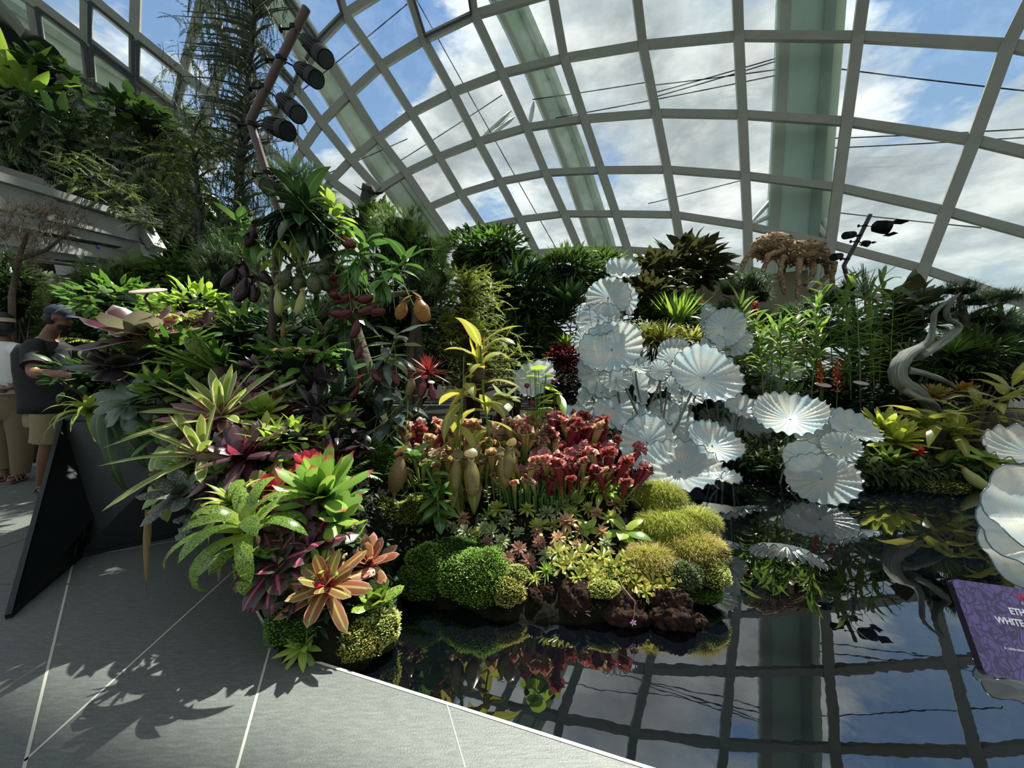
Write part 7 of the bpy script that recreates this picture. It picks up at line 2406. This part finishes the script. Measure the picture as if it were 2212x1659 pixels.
def finned(mb, A, B, r0, r1, fins=True):
    """tapered round lamp body from A (rear) to B (lens end)"""
    A, B = Vector(A), Vector(B)
    mb.tube([A, A.lerp(B, .08), A.lerp(B, .7), A.lerp(B, .72), B], [r0 * .5, r0, r1, r1 * 1.12, r1 * 1.12], 18)
    if fins:
        d = (B - A).normalized()
        s = d.orthogonal().normalized()
        for k in range(16):
            q = Quaternion(d, k * PI / 8) @ s
            a0, a1 = A.lerp(B, .12), A.lerp(B, .68)
            w = d.cross(q) * r1 * .05
            mb.add([a0 + q * r0 * .9 - w, a1 + q * r1 * .9 - w, a1 + q * r1 * 1.12 - w, a0 + q * r0 * 1.15 - w,
                    a0 + q * r0 * .9 + w, a1 + q * r1 * .9 + w, a1 + q * r1 * 1.12 + w, a0 + q * r0 * 1.15 + w],
                   [(0, 1, 2, 3), (7, 6, 5, 4), (3, 2, 6, 7), (0, 3, 7, 4), (1, 5, 6, 2)])


def lamppost(label, pts, D, r, heads, mat):
    base = at(pts[-1][0], pts[-1][1], D)
    base.z = 0
    root = empty('lamp_pole', base, label, 'lamp pole')
    P = [at(u, v, D) - base for u, v in pts] + [Vector((0, 0, -.02))]
    Q = []
    for i in range(len(P) - 1):
        Q += [P[i], P[i].lerp(P[i + 1], .04), P[i].lerp(P[i + 1], .5), P[i].lerp(P[i + 1], .96)]
    Q.append(P[-1])
    MB().tube(Q, r, 16).build('pole', mat, root)
    for (pu, pv, a, b, r0, r1, door) in heads:
        C = at(pu, pv, D) - base
        A, B = at(*a, D - .15) - base, at(*b, D - .25) - base
        mb = MB()
        finned(mb, A, B, r0, r1)
        o = mb.build('spotlight', m_lampb, root)
        d = (B - A).normalized()
        mb = MB()
        mb.tube([B - d * .001, B + d * .002], r1 * .98, 18)
        mb.build('lens', m_lens, o)
        mb = MB()
        M = A.lerp(B, .45)
        s = d.orthogonal().normalized() * r1 * 1.25
        mb.tube([M + s, C.lerp(M, .55) + s * .7, C.lerp(M, .5) - s * .0, C], r * .22, 6)
        mb.tube([M - s, C.lerp(M, .5)], r * .22, 6)
        mb.tube([C - Vector((r * 3.2, 0, 0)), C + Vector((r * 1.6, 0, 0))], r * .3, 6)
        mb.box(C - Vector((r * 3.4, 0, 0)), (r * .5, r * .9, r * 1.4))
        mb.tube([C + Vector((0, 0, -r * .5)), C + Vector((0, 0, r * .5))], r * 1.18, 14)
        mb.build('bracket', m_lampb, o)
        if door:
            u_ = d.cross(Vector((0, 1, 0))).normalized()
            for sg_ in (-1, 1):
                mb = MB()
                e0, e1 = B + u_ * sg_ * r1 * 1.1, B + d * r1 * (1.6 if sg_ > 0 else .7) * door + u_ * sg_ * r1 * 1.15
                w = Vector((0, 1, 0)) * r1
                t = u_ * .006
                mb.add([e0 - w, e0 + w, e1 + w * .8, e1 - w * .8, e0 - w + t, e0 + w + t, e1 + w * .8 + t, e1 - w * .8 + t], [(0, 1, 2, 3), (7, 6, 5, 4), (0, 4, 5, 1), (2, 6, 7, 3), (1, 5, 6, 2), (0, 3, 7, 4)])
                mb.build('barn_door', m_lampb, o)
    return root


lamppost('bent brown lamp pole with four black finned spotlights in front of the tall conifer', [(662, 18), (608, 125), (540, 262), (568, 350), (603, 455), (598, 560), (590, 680), (582, 800)], 3.35, .034,
         [(636, 62, (655, 82), (704, 128), .045, .062, 0), (606, 128, (644, 145), (684, 172), .045, .06, 0), (570, 190, (606, 212), (645, 248), .05, .062, 0), (545, 270, (578, 268), (622, 284), .055, .065, 0),
          (578, 375, (598, 398), (578, 405), .06, .06, 0)], m_pole)
lamppost('dark lamp pole with a large barn-door spotlight right of the insect sculpture', [(1880, 464), (1855, 515), (1823, 574), (1830, 600), (1838, 616), (1848, 700)], 8.0, .038,
         [(1868, 488, (1884, 488), (1922, 492), .09, .115, 1.2), (1856, 509, (1846, 506), (1826, 509), .055, .065, 0), (1851, 522, (1862, 524), (1876, 527), .04, .055, .8), (1830, 560, (1818, 552), (1800, 556), .05, .065, 0)],
         plain('dark_pole', '#241f22', .5))
lamppost('small black spotlight on a thin stake on the skyline above the yucca', [(1157, 562), (1165, 590), (1172, 640), (1160, 700)], 7.0, .018,
         [(1160, 572, (1160, 574), (1142, 582), .07, .075, 0), (1168, 585, (1170, 588), (1182, 590), .035, .04, 0)], MATS['dark_pole'])
rgb_cam = empty('security_camera', at(1488, 590, 10.0), 'small white security camera above the left end of the beige wall', 'camera')
MB().tube([(0, 0, -.3), (0, 0, .0), (-.05, 0, .08)], .025, 8).build('arm', m_white, rgb_cam)
MB().ell((-.03, 0, .09), (.07, .07, .06), 14, 10).build('dome_head', m_white, rgb_cam)

m_disc = plain('pinkish_disc', '#b09c94', .5, var=.12, vscale=20)
m_dpole = plain('rusty_stake', '#3a2822', .6)


def disc(label, u, v, D, rpx, stem_to, tilt, wob=.0, rot=0.0):
    c = at(u, v, D)
    root = empty('disc_sign', c, label, 'sign')
    R = R_(rpx, D)
    q = Quaternion((0, 1, 0), rot) @ Quaternion((1, 0, 0), tilt)
    mb = MB()
    pr = [(0, .010), (R * .12, .009), (R * .5, .006), (R * .95, .004), (R, .0), (R * .97, -.008), (R * .2, -.012), (0, -.012)]
    n = 36
    V = [q @ Vector((r * math.cos(a), r * math.sin(a), z)) for r, z in pr for a in np.arange(n) / n * 2 * PI]
    f = [(i * n + k, i * n + (k + 1) % n, (i + 1) * n + (k + 1) % n, (i + 1) * n + k) for i in range(len(pr) - 1) for k in range(n)]
    mb.add([tuple(p) for p in V], f)
    mb.build('disc', m_disc, root)
    B = at(*stem_to, D) - c
    mb = MB()
    mb.tube([q @ Vector((0, 0, -.01)), Vector((-wob, 0, -.06)), Vector((wob * .5, 0, B.z * .5)), B + Vector((0, 0, -.1))], max(.006, R * .08), 8)
    mb.build('stake', m_dpole, root)


disc('large pinkish round disc sign above the giant wine-red bromeliad', 320, 628, 3.1, 32, (330, 700), .35, .03)
disc('tilted round disc sign low beside the brown lamp pole', 613, 832, 2.6, 27, (606, 870), .25, 0, -.35)
disc('small round disc sign in front of the red flower spikes, left of two', 1778, 831, 5.6, 15, (1776, 880), .3)
disc('small round disc sign in front of the reeds, right of two', 1860, 827, 5.6, 14, (1858, 890), .3)

# ---- people
def remesh(o, vox):
    m = o.modifiers.new('remesh', 'REMESH')
    m.mode = 'VOXEL'
    m.voxel_size = vox
    m.use_smooth_shade = True
    s = o.modifiers.new('smooth', 'SMOOTH')
    s.iterations = 6
    s.factor = .5
    return o


m_skin = plain('brown_skin', '#6b4632', .5, var=.08, vscale=6)
m_skin2 = plain('tan_skin', '#5f3d2e', .5, var=.08, vscale=6)
m_hair = plain('black_hair', '#0c0b0b', .6)


def limb(mb, pts, rad, n=14, flat=1.0):
    P = [Vector(p) for p in pts]
    Q, R2 = [], []
    for i in range(len(P) - 1):
        for s in np.linspace(0, 1, 5)[:-1]:
            p0, p1, p2, p3 = P[max(i - 1, 0)], P[i], P[i + 1], P[min(i + 2, len(P) - 1)]
            Q.append(.5 * ((2 * p1) + (p2 - p0) * s + (2 * p0 - 5 * p1 + 4 * p2 - p3) * s * s + (3 * p1 - p0 - 3 * p2 + p3) * s ** 3))
            R2.append(rad[i] * (1 - s) + rad[i + 1] * s)
    Q.append(P[-1])
    R2.append(rad[-1])
    mb.tube(Q, R2, n, flat=flat)


def loft(mb, rings, n=24):
    """rings: (centre, rx, ry, yaw)"""
    V = []
    for c, rx, ry, yaw in rings:
        c = Vector(c)
        for k in range(n):
            a = 2 * PI * k / n
            x, y = rx * math.cos(a), ry * math.sin(a)
            V.append((c.x + x * math.cos(yaw) - y * math.sin(yaw), c.y + x * math.sin(yaw) + y * math.cos(yaw), c.z))
    m = len(rings)
    f = [(i * n + k, i * n + (k + 1) % n, (i + 1) * n + (k + 1) % n, (i + 1) * n + k) for i in range(m - 1) for k in range(n)]
    mb.add(V, f)


def head(mb, c, yaw, s=1.0, pitch=0.0):
    """head facing +x rotated by yaw"""
    q = Quaternion((0, 0, 1), yaw) @ Quaternion((0, 1, 0), pitch)
    M = q.to_matrix()
    T = lambda x, y, z: tuple(Vector(c) + M @ Vector((x * s, y * s, z * s)))
    mb.ell(T(-.01, 0, .03), (.098 * s, .076 * s, .105 * s), 22, 16, rot=M)
    mb.ell(T(.025, 0, -.045), (.062 * s, .058 * s, .07 * s), 18, 12, rot=M)
    mb.ell(T(.095, 0, -.012), (.016 * s, .013 * s, .022 * s), 10, 8, rot=M)      # nose
    mb.ell(T(.100, 0, -.022), (.013 * s, .016 * s, .010 * s), 10, 8, rot=M)
    mb.ell(T(.083, 0, -.055), (.012 * s, .024 * s, .008 * s), 10, 8, rot=M)      # lips
    mb.ell(T(.082, 0, .022), (.014 * s, .05 * s, .012 * s), 12, 8, rot=M)        # brow
    mb.ell(T(.07, 0, -.09), (.022 * s, .024 * s, .018 * s), 10, 8, rot=M)        # chin
    for e in (-1, 1):
        mb.ell(T(-.01, e * .076, -.005), (.018 * s, .008 * s, .030 * s), 10, 8, rot=M)
    return T, M


DM = 3.9
mo = G(85, 1075)
mo = Vector((at(84, 1072, DM).x, DM, 0))
man = empty('person', mo, 'standing man in a black t-shirt, blue cap and khaki shorts beside the planter', 'person')
mp_ = lambda u, v, d=0.0: at(u, v, DM + d) - mo
hc = mp_(130, 688)
yawm = .35
body = MB()
T, M = head(body, hc, yawm, 1.0, .12)
limb(body, [hc + Vector((-.02, 0, -.06)), mp_(112, 715), mp_(104, 735)], [.058, .06, .075])
# torso core under the shirt
loft(body, [(mp_(103, 735), .05, .05, 0), (mp_(100, 742), .15, .10, yawm), (mp_(98, 790), .16, .12, yawm), (mp_(108, 840), .16, .12, yawm), (mp_(118, 880), .165, .125, yawm), (mp_(118, 900), .1, .1, 0)])
body.ell(mp_(100, 760), (.15, .10, .17), 18, 14)
body.ell(mp_(112, 850), (.15, .12, .2), 18, 14)
# near arm (his right... towards the camera)
sh, elb, wr = mp_(72, 752, -.13), mp_(74, 806, -.26), mp_(168, 812, -.32)
limb(body, [mp_(88, 745, -.05), sh, sh.lerp(elb, .5), elb, elb.lerp(wr, .3), elb.lerp(wr, .7), wr], [.06, .062, .055, .048, .05, .038, .028])
# far arm
sh2, el2, wr2 = mp_(128, 750, .16), mp_(150, 800, .12), mp_(178, 790, -.1)
limb(body, [mp_(115, 745, .1), sh2, el2, wr2], [.06, .058, .045, .03])


def hand(mb, W, d, n, s=1.0, curl=.6, thumb=1):
    """palm plus five bent fingers from wrist W pointing along d, n = palm normal"""
    d, n = Vector(d).normalized(), Vector(n).normalized()
    side = d.cross(n).normalized()
    limb(mb, [W, W + d * .045 * s, W + d * .085 * s], [.024 * s, .032 * s, .030 * s], 12, .55)
    for k, (o, L) in enumerate(((-.027, .062), (-.009, .072), (.010, .068), (.027, .052))):
        b = W + d * .08 * s + side * o * s
        p1 = b + (d * math.cos(curl * .5) + n * math.sin(curl * .5)) * L * .45 * s
        p2 = p1 + (d * math.cos(curl * 1.3) + n * math.sin(curl * 1.3)) * L * .33 * s
        p3 = p2 + (d * math.cos(curl * 2.1) + n * math.sin(curl * 2.1)) * L * .25 * s
        mb.tube([b, p1, p2, p3], [.0095 * s, .0088 * s, .008 * s, .006 * s], 8)
    b = W + d * .025 * s + side * -.028 * s * thumb
    mb.tube([b, b + (d * .6 - side * .7 * thumb + n * .4).normalized() * .035 * s, b + (d * .9 - side * .5 * thumb + n * .5).normalized() * .062 * s], [.012 * s, .0105 * s, .008 * s], 8)


hand(body, wr, Vector((.9, -.1, .25)), Vector((0, .6, .8)), 1.05, .7)
hand(body, wr2, Vector((.8, -.3, .1)), Vector((.1, -.2, -1)), 1.05, .9, -1)
# legs
hipn, knn, ann = mp_(106, 905, -.08), mp_(104, 962, -.06), mp_(88, 1048, -.03)
limb(body, [hipn, hipn.lerp(knn, .6), knn, knn.lerp(ann, .32), knn.lerp(ann, .75), ann, Vector((ann.x, ann.y, .05))], [.1, .082, .06, .062, .042, .036, .036])
hipf, knf, anf = mp_(130, 905, .1), mp_(150, 965, .12), mp_(150, 1040, .15)
limb(body, [hipf, hipf.lerp(knf, .6), knf, knf.lerp(anf, .32), knf.lerp(anf, .75), anf, Vector((anf.x, anf.y, .05))], [.1, .08, .06, .062, .042, .036, .036])
for an_, yw in ((ann, -.5), (anf, -.3)):
    f = Vector((math.cos(yw), math.sin(yw), 0))
    A = Vector((an_.x, an_.y, .05))
    limb(body, [A - f * .04 + Vector((0, 0, -.015)), A + f * .05 + Vector((0, 0, -.005)), A + f * .13 + Vector((0, 0, -.022))], [.034, .038, .034], 12, .75)
    for k in range(5):
        s_ = f.cross(Vector((0, 0, 1))) * (k - 2) * .017
        b = A + f * .15 + s_ + Vector((0, 0, -.03))
        body.tube([b - f * .02, b + f * (.02 - abs(k - 1) * .003)], [.011, .008], 8)
    mb = MB()
    for z0 in (0,):
        limb(mb, [Vector((A.x, A.y, .012)) - f * .07, Vector((A.x, A.y, .012)) + f * .05, Vector((A.x, A.y, .012)) + f * .185], [.036, .042, .03], 12, .28)
    e = A + f * .115 + Vector((0, 0, -.0))
    for sg_ in (-1, 1):
        s_ = f.cross(Vector((0, 0, 1))) * sg_ * .042
        mb.tube([e + Vector((0, 0, .005)), e.lerp(A, .5) + s_ * .8 + Vector((0, 0, .012)), A + s_ + Vector((0, 0, -.03))], .006, 6)
    mb.build('flip_flop', plain('black_rubber', '#101012', .6), man)
remesh(body.build('body', m_skin, man), .009)
# clothing
ts = MB()
loft(ts, [(mp_(105, 734), .062, .062, 0), (mp_(103, 738), .10, .085, yawm), (mp_(98, 746), .20, .125, yawm), (mp_(93, 765), .222, .15, yawm), (mp_(96, 800), .222, .165, yawm), (mp_(104, 840), .225, .17, yawm),
          (mp_(110, 872), .232, .175, yawm), (mp_(111, 890), .235, .178, yawm), (mp_(111, 890) + Vector((0, 0, .004)), .225, .168, yawm)], 32)
limb(ts, [mp_(92, 748, -.02), sh + Vector((0, 0, .0)), sh.lerp(elb, .55), sh.lerp(elb, .72)], [.085, .082, .082, .088])
limb(ts, [mp_(110, 748, .08), sh2, sh2.lerp(el2, .7)], [.085, .08, .082])
o = ts.build('t_shirt', plain('black_cotton', '#0b0c0e', .85, bump=.3, bscale=12), man)
pr = MB()
n = 10
c0 = mp_(147, 780, -.165)
for i in range(n):
    pass
G_ = np.linspace(-1, 1, 13)
X, Y = np.meshgrid(G_, G_)
Vp = []
for x, y in zip(X.ravel(), Y.ravel()):
    # follow the shirt surface: ellipse .222 x .165 turned by yaw, chest-front quarter
    a = yawm * 0 + (-.62 + x * .33)
    z = mp_(100, 783).z + y * .13
    cx_ = mp_(99, 783)
    ex, ey = .231 * math.cos(a), .176 * math.sin(a)
    Vp.append((cx_.x + ex * math.cos(yawm) - ey * math.sin(yawm), cx_.y + ex * math.sin(yawm) + ey * math.cos(yawm), z))
idx = np.arange(169).reshape(13, 13)
ff = np.stack([idx[:-1, :-1], idx[:-1, 1:], idx[1:, 1:], idx[1:, :-1]], -1).reshape(-1, 4)
cen = np.stack([(X[:-1, :-1] + X[1:, 1:]) / 2, (Y[:-1, :-1] + Y[1:, 1:]) / 2], -1).reshape(-1, 2)
ff = ff[(cen[:, 0] ** 2 + cen[:, 1] ** 2) < 1.02]
pr.add(Vp, ff)
pr.build('shirt_print', plain('grey_print', '#5a6066', .8, var=.5, vscale=60), o)
so = MB()
loft(so, [(mp_(111, 880), .19, .15, yawm), (mp_(112, 905), .2, .16, yawm), (mp_(112, 918), .19, .15, yawm)], 28)
limb(so, [hipn + Vector((0, 0, .06)), hipn.lerp(knn, .5), hipn.lerp(knn, .82)], [.125, .125, .13])
limb(so, [hipf + Vector((0, 0, .06)), hipf.lerp(knf, .5), hipf.lerp(knf, .82)], [.125, .12, .12])
so.build('shorts', plain('khaki_cloth', '#7a6f52', .85, bump=.3, bscale=14), man)
# cap, hair, beard
q = M
cm = MB()
th_, ph_ = np.meshgrid(np.linspace(0, PI * .52, 10), np.arange(28) / 28 * 2 * PI, indexing='ij')
dd = np.stack([np.sin(th_) * np.cos(ph_) * .112, np.sin(th_) * np.sin(ph_) * .090, np.cos(th_) * .098 + .045], -1).reshape(-1, 3)
cm.add([T(*(p + np.array([-.008, 0, 0]))) for p in dd], [(i * 28 + j, (i + 1) * 28 + j, (i + 1) * 28 + (j + 1) % 28, i * 28 + (j + 1) % 28) for i in range(9) for j in range(28)])
br = []
for s in np.linspace(-1.15, 1.15, 15):
    for r_, z_ in ((0.100, .045), (.15, .042), (.195, .030)):
        k_ = 1 if r_ < .11 else (1 - .25 * abs(s / 1.15) ** 2)
        br.append(T(-.0 + r_ * math.cos(s * .85) * k_, (.088 if r_ < .11 else .080 + .0) * math.sin(s) * 1.0, z_ - .012 * abs(s) ** 2))
ib2 = np.arange(45).reshape(15, 3)
fb = np.stack([ib2[:-1, :-1], ib2[:-1, 1:], ib2[1:, 1:], ib2[1:, :-1]], -1).reshape(-1, 4)
cm.add(br, fb)
cm.add(np.array(br) - (0, 0, .005), fb[:, ::-1])
cm.build('cap', plain('navy_cap', '#131d38', .8, bump=.3, bscale=40), man)
hm = MB()
hm.ell(T(-.045, 0, .0), (.072, .083, .078), 18, 12, .04, rot=M)
hm.ell(T(-.075, 0, -.02), (.045, .062, .055), 14, 10, .06, rot=M)
hm.build('hair', m_hair, man)
bm_ = MB()
bm_.ell(T(.035, 0, -.078), (.052, .060, .042), 18, 12, .02, rot=M)
bm_.build('beard', plain('dark_beard', '#15110f', .9), man)
# camera he holds
cmr = empty('handheld_camera', mo + mp_(192, 796, -.22), 'black handheld camera held by the man in the blue cap', 'camera')
mb = MB()
mb.box((0, 0, 0), (.12, .07, .08))
mb.box((0, 0, .05), (.05, .05, .03))
mb.build('camera_body', m_lampb, cmr)
MB().tube([(0, .03, 0), (0, .10, -.005)], .03, 16).build('lens', m_lampb, cmr)

DWm = 4.3
wo = Vector((at(25, 1035, DWm).x, DWm, 0))
wm = empty('person', wo, 'woman in a white t-shirt, tan sun visor and khaki trousers cut by the left edge', 'person')
wp = lambda u, v, d=0.0: at(u, v, DWm + d) - wo
hw = wp(5, 700)
bw_ = MB()
Tw, Mw = head(bw_, hw, 2.6, .97)
limb(bw_, [hw + Vector((.01, 0, -.06)), wp(8, 728), wp(8, 745)], [.05, .05, .07])
bw_.ell(wp(14, 780), (.15, .11, .2), 18, 14)
bw_.ell(wp(18, 845), (.17, .13, .14), 18, 14)
shw, elw, wrw = wp(45, 765, -.05), wp(48, 815, .05), wp(30, 838, -.14)
limb(bw_, [wp(30, 755), shw, elw, elw.lerp(wrw, .5), wrw], [.055, .055, .045, .042, .028])
hand(bw_, wrw, Vector((-.9, -.2, -.1)), Vector((.1, .9, .2)), .95, .8)
shx, elx, wrx = wp(-28, 765), wp(-35, 820, -.05), wp(-12, 842, -.16)
limb(bw_, [wp(-10, 755), shx, elx, wrx], [.055, .055, .045, .028])
hand(bw_, wrx, Vector((.9, -.2, -.1)), Vector((.1, .9, .2)), .95, .8, -1)
for (hx, kx, ax, yw) in (((40, 870), (47, 950), (44, 1018), -1.2), ((2, 870), (2, 955), (10, 1008), -2.2)):
    h_, k_, a_ = wp(*hx), wp(*kx), wp(*ax)
    limb(bw_, [h_, k_, k_.lerp(a_, .4), a_, Vector((a_.x, a_.y, .05))], [.09, .058, .056, .036, .036])
    f = Vector((math.cos(yw), math.sin(yw), 0))
    A = Vector((a_.x, a_.y, .055))
    limb(bw_, [A - f * .04 + Vector((0, 0, -.015)), A + f * .05, A + f * .13 + Vector((0, 0, -.02)), A + f * .165 + Vector((0, 0, -.025))], [.033, .037, .034, .02], 12, .75)
    mb = MB()
    limb(mb, [Vector((A.x, A.y, .014)) - f * .065, Vector((A.x, A.y, .014)) + f * .05, Vector((A.x, A.y, .014)) + f * .175], [.036, .042, .032], 12, .35)
    for s in (.0, .06, .11):
        e = A + f * s + Vector((0, 0, .0))
        s_ = f.cross(Vector((0, 0, 1)))
        mb.tube([e - s_ * .042 + Vector((0, 0, -.035)), e - s_ * .025 + Vector((0, 0, .025)), e + s_ * .025 + Vector((0, 0, .025)), e + s_ * .042 + Vector((0, 0, -.035))], .009, 6)
    mb.build('sandal', plain('bronze_leather', '#6a5140', .4), wm)
remesh(bw_.build('body', m_skin2, wm), .009)
tw_ = MB()
loft(tw_, [(wp(8, 738), .07, .07, 0), (wp(8, 742), .13, .10, 0), (wp(10, 752), .19, .12, 0), (wp(13, 780), .215, .15, .0), (wp(15, 815), .205, .155, 0), (wp(17, 848), .215, .165, 0), (wp(17, 850), .205, .155, 0)], 32)
limb(tw_, [wp(28, 755), shw, shw.lerp(elw, .75)], [.08, .08, .085])
limb(tw_, [wp(-8, 755), shx, shx.lerp(elx, .75)], [.08, .08, .085])
tw_.build('t_shirt', plain('white_cotton', '#c4c2be', .85, bump=.35, bscale=9), wm)
tr_ = MB()
loft(tr_, [(wp(18, 838), .19, .15, 0), (wp(19, 870), .205, .165, 0), (wp(20, 895), .205, .16, 0), (wp(20, 905), .19, .14, 0)], 28)
for (hx, kx, ax) in (((38, 885), (46, 950), (45, 1022)), ((2, 885), (3, 955), (10, 1012))):
    limb(tr_, [wp(*hx), wp(*kx), wp(*ax)], [.125, .10, .072])
tr_.build('trousers', plain('khaki_trousers', '#6a5c44', .85, bump=.4, bscale=10), wm)
vz = MB()
vz.add([Tw(.112 * math.cos(a) - .018, .096 * math.sin(a), z) for r, z in ((0, .02), (1, .065)) for a in np.arange(28) / 28 * 2 * PI], [(j, (j + 1) % 28, 28 + (j + 1) % 28, 28 + j) for j in range(28)])
vb = [Tw((r_) * math.cos(s * .85), .085 * math.sin(s), .03 - (r_ - .095) * .35) for s in np.linspace(-1.2, 1.2, 13) for r_ in (.095, .14, .17)]
ibw = np.arange(39).reshape(13, 3)
vz.add(vb, np.stack([ibw[:-1, :-1], ibw[:-1, 1:], ibw[1:, 1:], ibw[1:, :-1]], -1).reshape(-1, 4))
vz.build('sun_visor', plain('tan_visor', '#b09a84', .7), wm)
hh = MB()
hh.ell(Tw(-.02, 0, .04), (.102, .086, .098), 22, 16, .03, rot=Mw)
hh.ell(Tw(-.06, 0, -.05), (.065, .075, .09), 18, 12, .08, rot=Mw)
hh.build('hair', m_hair, wm)
# dark bag on the ground behind the visitors
bg_ = empty('backpack', Vector((at(78, 935, 5.2).x, 5.2, 0)), 'dark bag standing on the paving between the two visitors', 'bag')
MB().ell((0, 0, .27), (.16, .12, .28), 20, 14, .03, seed=2).build('bag_body', plain('dark_bag', '#15171a', .8), bg_)
MB().tube([(-.05, 0, .5), (-.05, 0, .58), (.05, 0, .58), (.05, 0, .5)], .01, 6).build('handle', MATS['dark_bag'], bg_)
